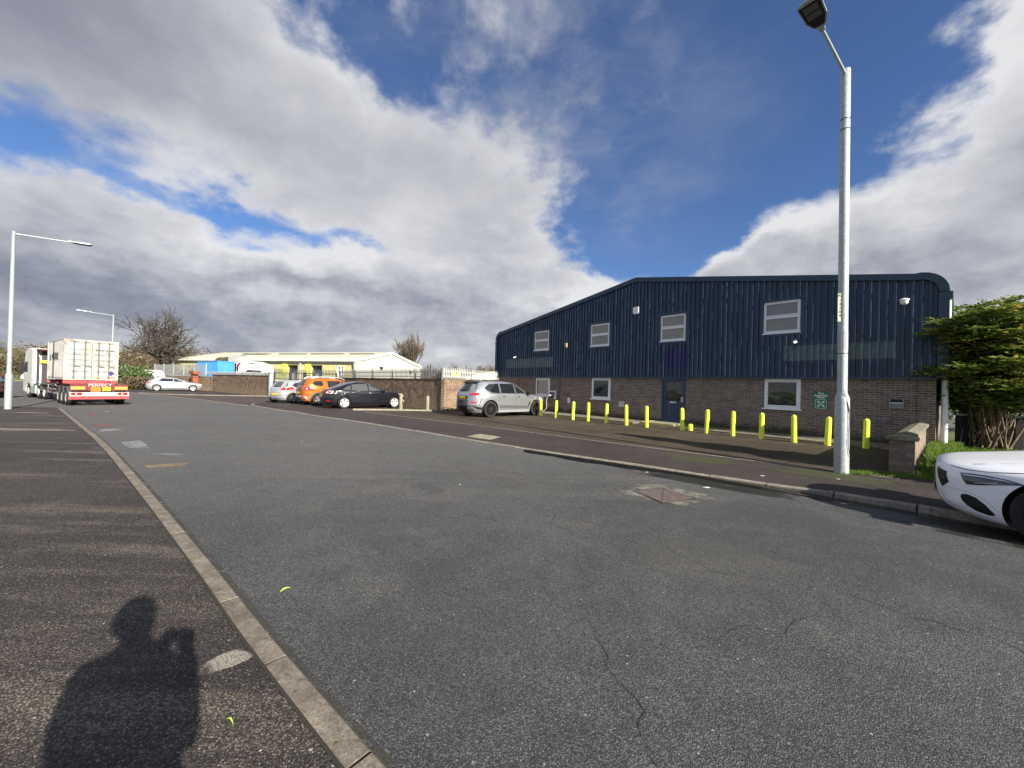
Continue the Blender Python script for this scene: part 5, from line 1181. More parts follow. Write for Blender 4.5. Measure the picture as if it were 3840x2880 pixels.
# --- white car in the foreground
def white_car():
    Pw = material('white_car_paint', (.86, .87, .89), .38, metal=.0, coat=.45, var=.02, vscale=40)
    sp = dict(H=1.40, z0=.13, r=.335, arch=.385, rim=.24, tw=.23, track=.895, wheels=(-1.36, 1.36), style='y5', rimmat=M_ALLOYD, n=160, sharp=40,
        xf=[(.13, 2.02), (.17, 2.12), (.22, 2.19), (.30, 2.235), (.45, 2.255), (.55, 2.262), (.66, 2.262), (.71, 2.25), (.735, 2.20), (.76, 2.10), (.79, 1.93), (.83, 1.70), (.87, 1.46), (.91, 1.22), (.95, 1.03), (1.0, .85), (1.2, .40), (1.32, .05), (1.38, -.25), (1.40, -.6)],
        xr=[(.16, -2.05), (.35, -2.2), (.6, -2.25), (.9, -2.2), (.98, -2.1), (1.1, -1.7), (1.3, -1.2), (1.40, -.8)],
        w=[(.13, .86), (.18, .885), (.30, .90), (.55, .905), (.70, .90), (.78, .885), (.84, .86), (.90, .82), (.95, .78), (1.0, .76), (1.2, .70), (1.35, .58), (1.40, .38)],
        nf=[(.13, 3.6), (.3, 4.0), (.6, 4.1), (.72, 3.6), (.80, 3.4), (.9, 3.8), (1.1, 5), (1.40, 4)], nr=[(.18, 4), (1.40, 4)])
    hl = material('smoked_headlamp', (.018, .02, .024), .06, coat=1.)
    sp['panels'] = side_both([('side_window', [(.75, .98), (-1.1, .98), (-.9, 1.30), (.1, 1.30)], M_GLASS, .006)]) + [
        ('windscreen', 'F', [(-.66, 1.0), (.66, 1.0), (.54, 1.33), (-.54, 1.33)], M_GLASS, .006)]
    for w in 'LR':
        sp['panels'] += [('headlamp', w, [(2.05, 0.670), (2.035, 0.612), (2.00, 0.547), (1.90, 0.567), (1.75, 0.607), (1.58, 0.642), (1.70, 0.674), (1.85, 0.684), (1.96, 0.682)], hl, .005),
                         ('daytime_light', w, [(2.03, 0.660), (1.9, 0.670), (1.75, 0.667), (1.65, 0.652), (1.75, 0.656), (1.9, 0.658), (2.03, 0.650)], M_CLEAR, .008),
                         ('daytime_light', w, [(1.95, 0.577), (1.78, 0.617), (1.78, 0.624), (1.94, 0.587)], M_GALV, .008),
                         ('air_intake', w, [(2.045, 0.393), (2.03, 0.423), (1.99, 0.433), (1.93, 0.413), (1.86, 0.353), (1.80, 0.273), (1.785, 0.243), (1.83, 0.233), (1.92, 0.253), (1.99, 0.298), (2.03, 0.343)], M_BLACK, .004)]
    sp['panels'] += [('grille', 'F', [(-.42, .67), (-.58, .65), (-.62, .53), (-.54, .45), (.54, .45), (.62, .53), (.58, .65), (.42, .67)], M_BLACK, .006),
                     ('lower_grille', 'F', [(-.50, .375), (-.66, .20), (.66, .20), (.50, .375)], M_BLACK, .006), ('number_plate', 'F', [(-.26, .30), (.26, .30), (.26, .40), (-.26, .40)], M_WHITE, .022),
                     ('badge_bar', 'F', [(-.58, .56), (.58, .56), (.58, .575), (-.58, .575)], M_CHROME, .015), ('splitter', 'F', [(-.74, .165), (.74, .165), (.72, .185), (-.72, .185)], M_GREYPL, .010)]
    sp['lines'] = [('bonnet_gap', w, [(2.12, .722), (2.0, .712), (1.85, .722), (1.6, .758), (1.3, .81), (1.05, .88)], .006, M_SEAM, .002) for w in 'LR'] + \
                  [('wing_gap', w, [(1.58, .642), (1.50, .60), (1.46, .54)], .006, M_SEAM, .002) for w in 'LR'] + [('bumper_crease', w, p, .005, material('crease_shade', (.42, .43, .45), .4), .0015) for w in 'LR' for p in ([(2.17, .455), (2.10, .470), (1.98, .462), (1.86, .405), (1.77, .30)], [(2.10, .215), (1.98, .205), (1.86, .205), (1.76, .225)])] + [('bonnet_crease_shade', w, [(1.95, .765), (1.7, .812), (1.4, .868), (1.15, .915)], .006, material('crease_shade', (.42, .43, .45), .4), .001) for w in 'LR']  # bumper_crease here: grey strips for the shade along the creases
    hd = -40.8; h = Vector((math.sin(R_(hd)), math.cos(R_(hd)), 0)); r = Vector((math.cos(R_(hd)), -math.sin(R_(hd)), 0))
    nose = h * .17 + r * 7.74; c = nose - h * 2.255
    t, b = build_car('parked_car', 'white car in the right foreground, only its bonnet and nose showing', (c.x, c.y, -.0), hd, sp, Pw)
    t.rotation_euler = (R_(-2.6), 0, R_(90 - hd))
    m = MB(); m.lathe([(.032, 0), (.034, -.006), (.026, -.008)], 20, (0, 0, 0), 'z'); 
    mirrors(t, .62, .80, 1.0, Pw, .95)
    m = MB(); yy = b.Y(1.84, .40) if False else b.Y(1.62, .40); m.box(1.60, 1.64, yy, yy + .004, .39, .415); m.obj('parking_sensor', M_GREYPL, t)
white_car()
# ------------------------------------------------------------------ yard walls and fences
def wall_run(name, label, a, b, h, th, mat, cope=None, z0=-.05, zh2=None):
    a = Vector((*a, 0)); b = Vector((*b, 0)); d = (b - a); L = d.length; rz_ = math.atan2(d.y, d.x)
    t = thing(name, label, 'wall', a, rz_); m = MB()
    n = max(2, int(L / 1.0)); 
    m.box(0, L, 0, th, z0, h - .06); m.obj('brickwork', mat, t, recalc=True)
    m = MB(); x = 0; rr = random.Random(int(L * 10))
    while x < L - .01:
        e = min(L, x + rr.uniform(.7, 1.1)); dz = rr.uniform(-.008, .008); m.box(x, e - .006, -.03, th + .03, h - .06, h + dz); x = e
    m.obj('coping', cope or M_COPE, t)
    return t, L
M_DCOPE = material('dark_coping', (.085, .07, .055), .95, var=.5, vscale=4)
def palisade(name, label, a, b, zb, h, mat, group='palisade fences on the yard walls', spacing=.155, posts=2.75, y=.10, top='w'):
    a = Vector((*a, 0)); b = Vector((*b, 0)); d = b - a; L = d.length
    t = thing(name, label, 'fence', a, math.atan2(d.y, d.x), group); m = MB(); x = .07
    rr = random.Random(len(label))
    while x < L:
        tz = zb + h + rr.uniform(-.012, .012); w = .034
        m.prism([(x - w, zb + .02), (x + w, zb + .02), (x + w, tz - .12), (x + .010, tz), (x - .010, tz), (x - w, tz - .12)], y - .012, y + .006, 'y'); x += spacing
    m.obj('pales', mat, t)
    for z in (zb + .12, zb + h - .22): m = MB(); m.box(0, L, y + .008, y + .045, z - .025, z + .025); m.obj('rail', mat, t)
    x = 0
    while x <= L + .01: m = MB(); m.box(x - .04, x + .04, y + .02, y + .10, zb - .1, zb + h + .02); m.obj('post', M_GALVD, t); x += posts
    return t
K = (-3.95, 21.9)
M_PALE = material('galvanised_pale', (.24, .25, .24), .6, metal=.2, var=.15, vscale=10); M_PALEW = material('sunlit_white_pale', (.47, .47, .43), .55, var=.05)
wb, L = wall_run('yard_wall', 'long dark mossy brick wall behind the orange and black cars', (-14.3, 31.5), K, 1.80, .23, M_WALLB, M_DCOPE)
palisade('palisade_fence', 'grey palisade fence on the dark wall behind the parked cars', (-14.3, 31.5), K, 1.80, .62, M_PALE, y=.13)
wc, L = wall_run('yard_wall', 'short sunlit orange-brown brick wall joining the left corner of the navy unit', (-3.83, 21.78), (-.85, 26.75), 1.84, .23, M_WALLC, M_COPE)
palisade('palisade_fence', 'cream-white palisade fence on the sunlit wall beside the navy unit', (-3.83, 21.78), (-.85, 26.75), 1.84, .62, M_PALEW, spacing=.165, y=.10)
wa, L = wall_run('yard_wall', 'stained mossy brick wall with a pale top rail between the gate and the rusty pillar', (-33.2, 42.6), (-21.3, 33.55), 1.82, .23, M_WALLB, M_DCOPE)
m = MB(); a_, b_ = Vector((-36.4, 44.2)), Vector((-21.3, 33.6)); d = (b_ - a_)
palisade('palisade_fence', 'low silvery palisade fence along the far mossy wall', (-35.5, 44.45), (-21.2, 33.6), 1.80, .34, M_PALE, y=.15, spacing=.14)
wd, L = wall_run('yard_wall', 'far dark wall behind the lone silver car, left of the rusty pillar', (-47.5, 50.0), (-33.3, 42.7), 1.62, .23, M_WALLB, M_GALV)
# mesh panel fence further left
t = thing('mesh_fence', 'grey steel mesh fence panels left of the pale warehouse', 'fence', (-48, 51.5, 0), math.atan2(-7, 12.7), 'palisade fences on the yard walls'); m = MB()
for k in range(70): m.box(k * .2, k * .2 + .035, 0, .03, 1.55, 3.0)
m.obj('pales', M_PALE, t); m = MB(); m.box(0, 14, .03, .06, 2.85, 2.93); m.box(0, 14, .03, .06, 1.7, 1.76); m.obj('rail', M_PALE, t)
for k in range(6): m = MB(); m.box(k * 2.8 - .06, k * 2.8 + .06, .03, .13, 0, 3.1); m.obj('post', M_GALV, t)
# rusty pillar
M_RUST = material('rust', (.24, .075, .035), .85, var=.45, vscale=5, dirt=.6, dirtcol=(.10, .035, .02))
t = thing('rusty_pillar', 'rust-red steel pillar with a broad cap standing against the far wall', 'pillar', (-35.9, 43.5, 0), -.6); m = MB(); m.box(-.30, .30, -.25, .25, 0, 1.80); m.obj('shaft', M_RUST, t, bevel=.02); m = MB(); m.box(-.62, .62, -.32, .32, 1.80, 2.15); m.obj('cap', M_RUST, t, bevel=.03)
# gate post + gate
t = thing('gate_post', 'square weathered grey gate post at the end of the mossy wall', 'gate post', (-20.9, 33.3, 0), -.65); m = MB(); m.box(-.16, .16, -.14, .14, 0, 2.02); m.obj('post', M_GALV, t, bevel=.01); m = MB(); m.box(-.18, .18, -.16, .16, 2.02, 2.06); m.obj('cap', M_DARKM, t)
a = Vector((-20.5, 33.1, 0)); b = Vector((-14.4, 31.6, 0)); d = b - a; L = d.length
M_GATE = material('dark_gate_steel', (.075, .09, .11), .5, metal=.4)
t = thing('steel_gate', 'dark steel double gate with spiked top behind the silver hatchback', 'gate', a, math.atan2(d.y, d.x))
for i, (x0, x1) in enumerate(((0, L * .5 - .03), (L * .5 + .03, L))):
    m = MB(); m.box(x0, x0 + .08, -.04, .04, .05, 2.15); m.box(x1 - .08, x1, -.04, .04, .05, 2.15)
    for z in (.1, 1.5, 2.02): m.box(x0, x1, -.035, .035, z, z + .07)
    xm = (x0 + x1) / 2; m.box(xm - .03, xm + .03, -.03, .03, .1, 2.0)
    m.tube([(x0 + .1, 0, .2), (xm, 0, 1.5)], .03, 6); m.tube([(x1 - .1, 0, .2), (xm, 0, 1.5)], .03, 6); lf = m.obj('gate_leaf', M_GATE, t)
    m = MB(); x = x0 + .06
    while x < x1: m.prism([(x - .025, 1.55), (x + .025, 1.55), (x + .025, 2.32), (x, 2.42), (x - .025, 2.32)], -.055, -.04, 'y'); x += .14
    m.obj('pales', M_GATE, lf)
wall_run('yard_wall', 'pale block wall inside the yard seen through the gate', (-26, 41.5), (-14, 39.5), 1.3, .2, M_BLOCK)
# yard surface beyond walls
sheet('yard', [(-60, 60.5), (-47, 50.3), (-33, 43.2), (-21, 34), (-14, 32), (-4, 22.4), (-1, 27), (14, 50), (-20, 90), (-70, 90)], -.03, M_ENTR)

# ------------------------------------------------------------------ pale warehouse
WO = Vector((-20.4, 50, 0)); wd_ = Vector((-.9451, .3267, 0)); ang = math.atan2(wd_.y, wd_.x) + math.pi   # local -x runs left
t = thing('warehouse', 'long cream warehouse with lemon-yellow doors and a curved pale metal roof', 'warehouse', WO, ang)
ZW, ZRW, DW = 4.45, 5.95, 15.
M_CREAM = material('cream_cladding', (.47, .47, .40), .6, var=.05, vscale=.6, dirt=.25, dirtcol=(.5, .5, .4)); M_LEMON = material('lemon_cladding', (.58, .53, .25), .6, var=.07, vscale=1.5); M_ROOFW = material('algae_stained_pale_roof', (.58, .56, .43), .6, var=.10, vscale=1.2, dirt=.35, dirtcol=(.33, .33, .20))
M_LEMON2 = material('bright_lemon_reveal', (.85, .82, .10), .5)
# gable end in plane x=0 (faces right), profile in y
gp = []
def gable(inset=0., z0=0.):
    P = [(0. + inset, z0)]; r = .9
    for k in range(7): a = math.pi - (math.pi / 2 + .2) * k / 6; P.append((r - .35 + inset + (r) * math.cos(a), ZW - .45 - inset + r * .62 * math.sin(a)))
    P.append((DW / 2, ZRW - inset))
    for k in range(7): a = (math.pi / 2 + .2) * (1 - k / 6); P.append((DW - r + .35 - inset + r * math.cos(a), ZW - .45 - inset + r * .62 * math.sin(a)))
    P.append((DW - inset, z0)); return P
m = MB(); G = gable(); m.add([(0, y, z) for y, z in G], [tuple(range(len(G)))]); go = m.obj('gable_wall', M_CREAM, t, recalc=False)
m = MB(); LW = 35.7
bay = (-25.9, -21.5)
Gr = gable()[1:-1]; n = len(Gr)
for (x0, x1, zo) in ((-21.5, .15, 0), (-LW, -25.9, 0)):
    vs = [(x0, y, z + .06) for y, z in Gr] + [(x1, y, z + .06) for y, z in Gr]; m.add(vs, [(i, i + 1, n + i + 1, n + i) for i in range(n - 1)])
    m.add([(x0, y, z + .06) for y, z in Gr[:9]] + [(x0, y, z - .25) for y, z in Gr[:9]], [(i, i + 1, 10 + i - 1, 9 + i) for i in range(8)])
i0 = 7; Gb = [(2.2, Gr[6][1] - .05 + .25)] + Gr[7:]
vs = [(bay[0], y, z + .06) for y, z in Gb] + [(bay[1], y, z + .06) for y, z in Gb]; k = len(Gb); m.add(vs, [(i, i + 1, k + i + 1, k + i) for i in range(k - 1)])
m.obj('curved_roof', M_ROOFW, t, recalc=False, smooth=True)
m = MB()      # roof edge trim on the gable
Gi = gable(.28)[1:-1]; G2 = gable(-.06)[1:-1]
m.add([(.16, y, z) for y, z in G2] + [(.16, y, z) for y, z in Gi] + [(.02, y, z) for y, z in Gi], [(i, i + 1, n + i + 1, n + i) for i in range(n - 1)] + [(n + i, n + i + 1, 2 * n + i + 1, 2 * n + i) for i in range(n - 1)])
m.obj('verge_trim', material('pale_grey_trim', (.50, .51, .48), .5), t, recalc=False)
m = MB(); m.box(-21.5, .1, -.12, .04, ZW - .62, ZW - .42); m.box(-LW, -25.9, -.12, .04, ZW - .62, ZW - .42); m.obj('gutter', MATS['pale_grey_trim'], t)
for s in ((-5.2, -1.0), (-12.5, -6.4), (-19., -13.5), (-27, -21)):
    m = MB(); m.box(s[0], s[1], 4.6, 5.0, 5.40, 5.56); m.obj('ridge_rooflight', material('dark_rooflight', (.10, .10, .085), .5), t)
doors = [(-11.9, -9.94), (-7.65, -5.65)]; wins = [(-15.7, -14.68), (-3.08, -1.93)]
wh = [(a, b, 0., 3.55) for a, b in doors] + [(a, b, 2.2, 3.5) for a, b in wins]
w_ = wall_with_holes(-21.5, 0, 0, ZW - .5, wh, .1, .5, 'front_wall', M_LEMON, t)
m = MB(); m.box(-LW, -25.9, .1, .3, 0, ZW - .5); m.obj('left_front_wall', M_LEMON, t)
m = MB(); m.box(-LW, -LW + .2, .1, DW - .1, 0, ZW - .5); m.obj('left_end_wall', M_CREAM, t)
m = MB(); m.box(bay[0], bay[1], 2.1, 2.3, 0, 3.7); m.obj('bay_back', M_DARKM, t); m = MB(); m.box(bay[0], bay[1], 1.6, 2.2, 3.75, 5.0); m.obj('bay_fascia', MATS['pale_grey_trim'], t)
for a, b in doors:
    m = MB(); m.box(a - .9, a, .02, .09, 2.2, 3.9); m.obj('reveal_panel', M_LEMON2, t)
    m = MB(); m.box(a + .02, b - .02, .9, .94, 0, 3.5)
    do = m.obj('roller_door', material('grey_shutter', (.34, .35, .36), .5), t); m = MB()
    for z in range(20): m.box(a + .03, b - .03, .885, .90, .05 + z * .14, .12 + z * .14)
    m.obj('slats', material('shutter_slat', (.42, .43, .44), .5), do)
    m = MB(); m.box(a, b, .5, .9, 2.9, 3.54); m.obj('shutter_box', M_DARKM, do)
for a, b in wins:
    m = MB(); frame_bars(m, a, b, 2.2, 3.5, .06, .2, .13); m.box((a + b) / 2 - .08, (a + b) / 2 + .12, .05, .2, 2.3, 3.4); m.box(a + .1, b - .5, .05, .2, 2.85, 3.0); wo = m.obj('window', M_WHITE, t)
    q = MB(); q.add([(a, .21, 2.2), (b, .21, 2.2), (b, .21, 3.5), (a, .21, 3.5)], [(0, 1, 2, 3)]); q.obj('pane', M_WIND, wo, recalc=False)
m = MB(); m.tube([(-9.35, -.05, ZW - .5), (-9.35, -.05, 0)], .07, 8); m.obj('downpipe', M_WHITE, t)
for y_, z_ in ((5.0, 3.5), (12.2, 3.25)):
    m = MB(); m.prism([(-.22, .18), (.22, .1), (.05, -.28), (-.1, -.2)], .02, .3, 'x'); o = m.obj('floodlight', M_DARKM, t); o.location = (0, y_, z_)

# blue containers, white vehicles in the yard
def container(name, label, loc, rz_, L, w, h, mat, ribs=True):
    t = thing(name, label, 'shipping container', loc, rz_); m = MB(); per = .26; n = int(L / per)
    for sd in (0, 1):
        y = 0 if sd == 0 else w; dy = .045 if sd == 0 else -.045; x = .1; P = []
        while x < L - .1: P += [(x, y), (x + per * .3, y), (x + per * .45, y + dy), (x + per * .85, y + dy)]; x += per
        P = [p for p in P if p[0] < L - .1] + [(L - .1, y)]
        for a, b in zip(P[:-1], P[1:]): m.add([(a[0], a[1], .15), (b[0], b[1], .15), (b[0], b[1], h - .12), (a[0], a[1], h - .12)], [(0, 1, 2, 3)])
        m.obj('corrugated_side', mat, t, recalc=False); m = MB()
    for y in (0, w - .12):
        for x in (0, L - .12): m.box(x, x + .12, y, y + .12, 0, h)
        m.box(.12, L - .12, y, y + .12, h - .12, h); m.box(.12, L - .12, y, y + .12, 0, .15)
    for x in (0, L - .12): m.box(x, x + .12, .12, w - .12, h - .12, h); m.box(x, x + .12, .12, w - .12, 0, .15)
    fr = m.obj('frame', mat, t); m = MB(); m.box(.1, L - .1, .1, w - .1, h - .05, h - .02); m.obj('roof', mat, t); m = MB(); m.box(L - .08, L - .05, .12, w - .12, .15, h - .12); m.obj('end_panel', mat, t)
    return t
M_BLUE = material('blue_container_paint', (.045, .25, .56), .5, var=.10, vscale=1.2)
t = container('blue_container', 'bright blue corrugated shipping container behind the far mossy wall', (-40.2, 49.0, .62), math.atan2(-.522, .853), 5.7, 1.85, 2.9, M_BLUE)
m = MB()
for y_ in (.35, .75, 1.10, 1.50): m.tube([(5.70, y_, .1), (5.70, y_, 2.8)], .025, 6)
m.box(5.66, 5.69, .90, .95, .1, 2.8); m.obj('lock_rods', material('blue_rod', (.10, .36, .66), .4), t)
# white curved vehicle with dark swoosh
t = thing('white_coach', 'white streamlined vehicle with a dark red swoosh and NOVA on its side behind the wall', 'vehicle', (-29.2, 40.6, 0), 0.02)
m = MB(); P = [(0, 1.2), (.02, 2.9), (.15, 3.25), (.6, 3.38), (1.5, 3.36), (2.1, 3.16), (2.5, 2.85), (2.75, 2.45), (2.85, 1.9), (2.85, 1.2)]; m.prism(P, 0, 2.2, 'y'); m.obj('body', material('gloss_white_coach', (.80, .80, .80), .25, coat=.5), t, bevel=.06)
m = MB(); m.prism([(.10, 2.2), (.06, 2.6), (.12, 2.95), (.35, 3.15), (.75, 3.2), (.45, 3.02), (.30, 2.75), (.28, 2.2)], -.012, -.002, 'y'); m.obj('swoosh', material('maroon_decal', (.16, .01, .025), .4), t)
m = MB(); m.prism([(.95, 2.15), (1.2, 2.4), (2.55, 2.38), (2.8, 2.15)], -.014, -.004, 'y'); m.prism([(1.2, 3.15), (1.9, 3.12), (2.0, 3.02), (1.35, 3.05)], -.014, -.004, 'y'); m.obj('window', M_BLACK, t)
text_mesh('lettering', 'NOVA', .38, material('grey_lettering', (.10, .10, .11), .5), t, (1.95, -.012, 2.70), (R_(90), R_(4), 0), .002, bold=.006)
m = MB()
for x in (.6, 2.2): m.lathe([(.45, 0), (.45, .3)], 20, (x, .0, .45), 'y')
m.obj('wheels', M_TYRE, t)
m = MB(); m.box(.1, 2.75, .1, 2.1, .5, 1.2); m.obj('chassis', M_DARKM, t)
t = thing('white_van', 'white van roof just showing above the far wall left of the warehouse', 'van', (-44.2, 46.8, 0), -.5); m = MB(); m.prism([(-1, .4), (-1, 1.9), (-.7, 2.15), (.9, 2.2), (1.4, 1.95), (1.9, 1.5), (2.1, 1.1), (2.1, .4)], -.9, .9, 'y'); m.obj('body', M_WHITE, t, bevel=.06)
m = MB(); m.prism([(.2, 1.55), (.2, 2.0), (.9, 2.05), (1.35, 1.85), (1.6, 1.55)], -.91, .91, 'y'); m.obj('window', M_GLASS, t); m = MB()
for x in (-.6, 1.5): m.lathe([(.33, -.92), (.33, .92)], 18, (x, 0, .33), 'y')
m.obj('wheels', M_TYRE, t)
# pale rubbish/roof of a shed behind the cream fence
t = thing('white_shed', 'low white-roofed shed behind the cream palisade fence', 'shed', (-4.6, 38, 0), .3); m = MB(); m.prism([(0, 0), (0, 2.2), (3.4, 3.0), (3.4, 0)], 0, 4, 'y'); m.obj('body', material('cream_shed', (.55, .53, .42), .7, var=.25, vscale=2), t)
m = MB(); m.box(.9, 1.0, -.05, 0, .8, 2.0); m.obj('doorframe', M_DARKM, t)
t = thing('yellow_sign', 'yellow warning board fixed behind the cream palisade fence', 'sign', (-3.55, 22.55, 2.16), math.atan2(4.97, 2.98)); m = MB(); m.box(0, .75, -.02, 0, -.2, .16); m.obj('board', material('yellow_board', (.72, .60, .06), .5), t)
m = MB(); m.prism([(.08, -.12), (.14, -.12), (.24, .10), (.18, .10)], -.024, -.02, 'y'); m.prism([(.30, -.12), (.34, -.12), (.44, .10), (.40, .10)], -.024, -.02, 'y'); m.obj('stripes', M_BLACK, t)

# ------------------------------------------------------------------ lorry: scale 0.8 built with its own builder
TS = .80
M_TRED = material('faded_red_chassis', (.33, .050, .055), .6, var=.25, vscale=4, dirt=.45, dirtcol=(.12, .03, .03)); M_TREDD = material('dirty_red_steel', (.16, .025, .028), .7, var=.3, vscale=5)
M_GRIME = material('grimy_rubber_mudguard', (.055, .055, .05), .8, var=.3, vscale=8); M_HUBT = material('dusty_truck_hub', (.28, .28, .24), .7, var=.3, vscale=9, metal=.2); M_HUBC = material('bright_truck_hub', (.6, .58, .52), .4, metal=.4, var=.2, vscale=9)
def truck_wheel(parent, x, y, sd, r=.50, w=.36, hub=M_HUBT, dish=True):
    m = MB(); m.lathe([(r * .58, -w * .45), (r * .8, -w * .5), (r * .97, -w * .44), (r, -w * .3), (r, w * .5), (r * .6, w * .5)], 32, (0, 0, 0), 'y', capends=False)
    o = m.obj('wheel', M_TYRE, parent, smooth=True); o.location = (x, y, r); o.scale = (1, 1, 1)
    if sd > 0: o.rotation_euler = (0, 0, math.pi)
    m = MB(); prof = [(r * .60, -w * .46), (r * .55, -w * .40), (r * .48, -w * .12), (r * .28, -w * .12), (r * .26, -w * .42), (.0, -w * .44)] if dish else [(r * .60, -w * .46), (r * .52, -w * .46), (r * .46, -w * .62), (.12, -w * .64), (.0, -w * .66)]
    m.lathe(prof, 28, (0, 0, 0), 'y', capends=False); m.obj('hub', hub, o, smooth=True)
    return o
lor = thing('articulated_lorry', 'articulated lorry with red skeletal trailer turning at the junction', 'lorry', (-21.03, 19.45, -.025), R_(90 + 56.5))
lor.scale = (TS, TS, TS)
# local x forward; origin under the last axle centre
def par(nm, mb, mat, parent=lor, **k): return mb.obj(nm, mat, parent, **k)
for ax in (0, 1.31, 2.62):
    for sd in (-1, 1): truck_wheel(lor, ax, sd * 1.08, sd, hub=M_HUBT)
    m = MB(); m.tube([(ax, -.9, .5), (ax, .9, .5)], .07, 8); m.obj('axle', M_DARKM, lor)
    for sd in (-1, 1):
        m = MB(); pts = [(ax + .60 * math.cos(a), .52 + .60 * math.sin(a)) for a in [R_(20 + 14 * k) for k in range(11)]]; q = [(x, z) for x, z in pts] + [(ax + (x - ax) * .95, .52 + (z - .52) * .95) for x, z in pts[::-1]]
        for i in range(10): m.prism([q[i], q[i + 1], q[20 - i], q[21 - i]], sd * .90 - .02 * 0, sd * 1.27, 'y')
        m.obj('mudguard', M_GRIME, lor)
m = MB(); m.box(-1.0, 9.6, -.52, -.40, .92, 1.24); m.box(-1.0, 9.6, .40, .52, .92, 1.24)
for x in (-.9, 1.0, 2.0, 3.4, 5, 6.5, 8, 9.3): m.box(x, x + .12, -.40, .40, .98, 1.18)
par('trailer_frame', m, M_TREDD)
m = MB(); m.box(1.25, 1.5, -1.22, 1.22, 1.30, 1.50); m.prism([(-1.22, 1.50), (1.22, 1.50), (1.05, 1.28), (-1.05, 1.28)], 1.22, 1.252, 'x'); m.box(7.2, 7.45, -1.22, 1.22, 1.25, 1.48); m.box(4.2, 4.4, -1.1, 1.1, 1.25, 1.42); par('bolster', m, M_TRED)
m = MB(); m.box(-1.12, -1.0, -1.24, 1.24, .92, 1.30); par('rear_crossmember', m, M_TREDD)
m = MB(); m.box(-1.20, -1.12, -1.27, 1.27, .58, .82); par('light_bar', m, material('dirty_white_bar', (.60, .57, .50), .6, var=.15, vscale=5))
m = MB(); m.box(-1.22, -1.08, -1.30, 1.30, .38, .55); par('underrun_bar', m, M_TRED, bevel=.01)
for sd in (-1, 1):
    m = MB(); m.box(-1.235, -1.20, sd * .98 - .22, sd * .98 + .22, .64, .80); o = par('tail_lamp', m, M_RED)
    for dy, mt in ((-.12, M_RED), (.02, M_CLEAR), (.14, M_RED)): q = MB(); q.lathe([(.045, -.012), (.0, -.016)], 12, (-1.236, sd * .98 + dy, .72), 'x'); q.obj('lens', mt, o)
    m = MB(); m.box(-1.145, -1.121, sd * .92 - .29, sd * .92 + .29, .98, 1.16); par('marker_board', m, material('amber_marker', (.72, .30, .06), .5, var=.15, vscale=8))
m = MB(); m.box(-1.16, -1.121, -.02, .40, .86, 1.12); par('hazard_plate', m, M_ORANGE)
m = MB(); m.box(-1.17, -1.161, .0, .38, .985, .99); par('plate_bar', m, M_BLACK)
m = MB(); m.box(-1.16, -1.121, -.45, -.10, .90, 1.12); par('number_plate', m, M_PLATEY)
m = MB(); 
for k, (y_, z_) in enumerate(((-.20, 1.05), (-.28, 1.05), (-.36, 1.05), (-.22, .97), (-.32, .97))): m.box(-1.168, -1.161, y_ - .025, y_ + .025, z_ - .02, z_ + .02)
par('plate_marks', m, M_BLACK)
text_mesh('lettering', 'PERFECT', .26, material('pale_lettering', (.45, .40, .38), .7), lor, (-1.125, 0.0, 1.24), (R_(90), 0, R_(-90)), .003, bold=.004)
m = MB(); m.tube(spl([(-1.0, .9, 1.28), (-.2, .6, 1.22), (.6, .1, 1.30), (1.2, -.1, 1.26)]), .025, 6); m.tube(spl([(-1.0, -.3, 1.3), (-.3, -.5, 1.42), (.4, -.7, 1.38), (1.2, -.9, 1.2)]), .025, 6); par('hoses', m, M_BLACK)
for sd in (-1, 1):
    m = MB(); m.tube([(5.6, sd * .85, .95), (5.6, sd * .85, .25)], .06, 8); m.box(5.45, 5.75, sd * .85 - .12, sd * .85 + .12, .18, .24); par('landing_leg', m, M_DARKM)
    m = MB(); m.box(3.6, 7.2, sd * 1.18 - .02, sd * 1.18 + .02, .55, .65); m.box(3.6, 7.2, sd * 1.18 - .02, sd * 1.18 + .02, .8, .9)
    for x_ in (3.7, 5.4, 7.1): m.box(x_, x_ + .06, sd * 1.16 - .02, sd * 1.16 + .02, .55, 1.1)
    par('side_guard', m, M_GALVD)
# tractor, turned a little further left
tr = bpy.data.objects.new('tractor_unit', None)
TRM = Matrix.Translation((8.05, .05, 0)) @ Matrix.Rotation(R_(5.5), 4, 'Z')
def tpar(nm, mb, mat, **k):
    mb.v = [tuple(TRM @ Vector(v)) for v in mb.v]; return mb.obj(nm, mat, lor, **k)
for x in (0, 1.35, 3.9):
    for sd in (-1, 1):
        o = truck_wheel(lor, 0, 0, sd, hub=M_HUBC, dish=(x == 0)); p = TRM @ Vector((x, sd * 1.05, .5)); o.location = p; o.rotation_euler = (0, 0, R_(5.5) + (math.pi if sd > 0 else 0))
m = MB(); m.box(-.9, 5.0, -.45, -.35, .75, 1.0); m.box(-.9, 5.0, .35, .45, .75, 1.0); m.box(-.95, -.85, -.6, .6, .65, 1.0); tpar('chassis', m, M_DARKM)
m = MB(); m.lathe([(.5, 1.02), (.55, 1.10), (.5, 1.18)], 24, (.4, 0, 0)); tpar('fifth_wheel', m, M_DARKM)
for sd in (-1, 1):
    m = MB(); m.box(-.62, .62, sd * 1.05 - .22, sd * 1.05 + .22, 1.06, 1.12); m.box(.75, 1.95, sd * 1.05 - .22, sd * 1.05 + .22, 1.06, 1.12); m.box(.62, .75, sd * 1.05 - .22, sd * 1.05 + .22, .6, 1.1); tpar('mudguard', m, M_GRIME)
    m = MB(); m.box(-.92, -.88, sd * .82 - .3, sd * .82 + .3, .72, .85); tpar('tail_lamp', m, M_RED)
    m = MB(); m.box(2.0, 3.2, sd * 1.0 - .25, sd * 1.0 + .25, .35, .95); tpar('fuel_tank', m, M_GALV, bevel=.05)
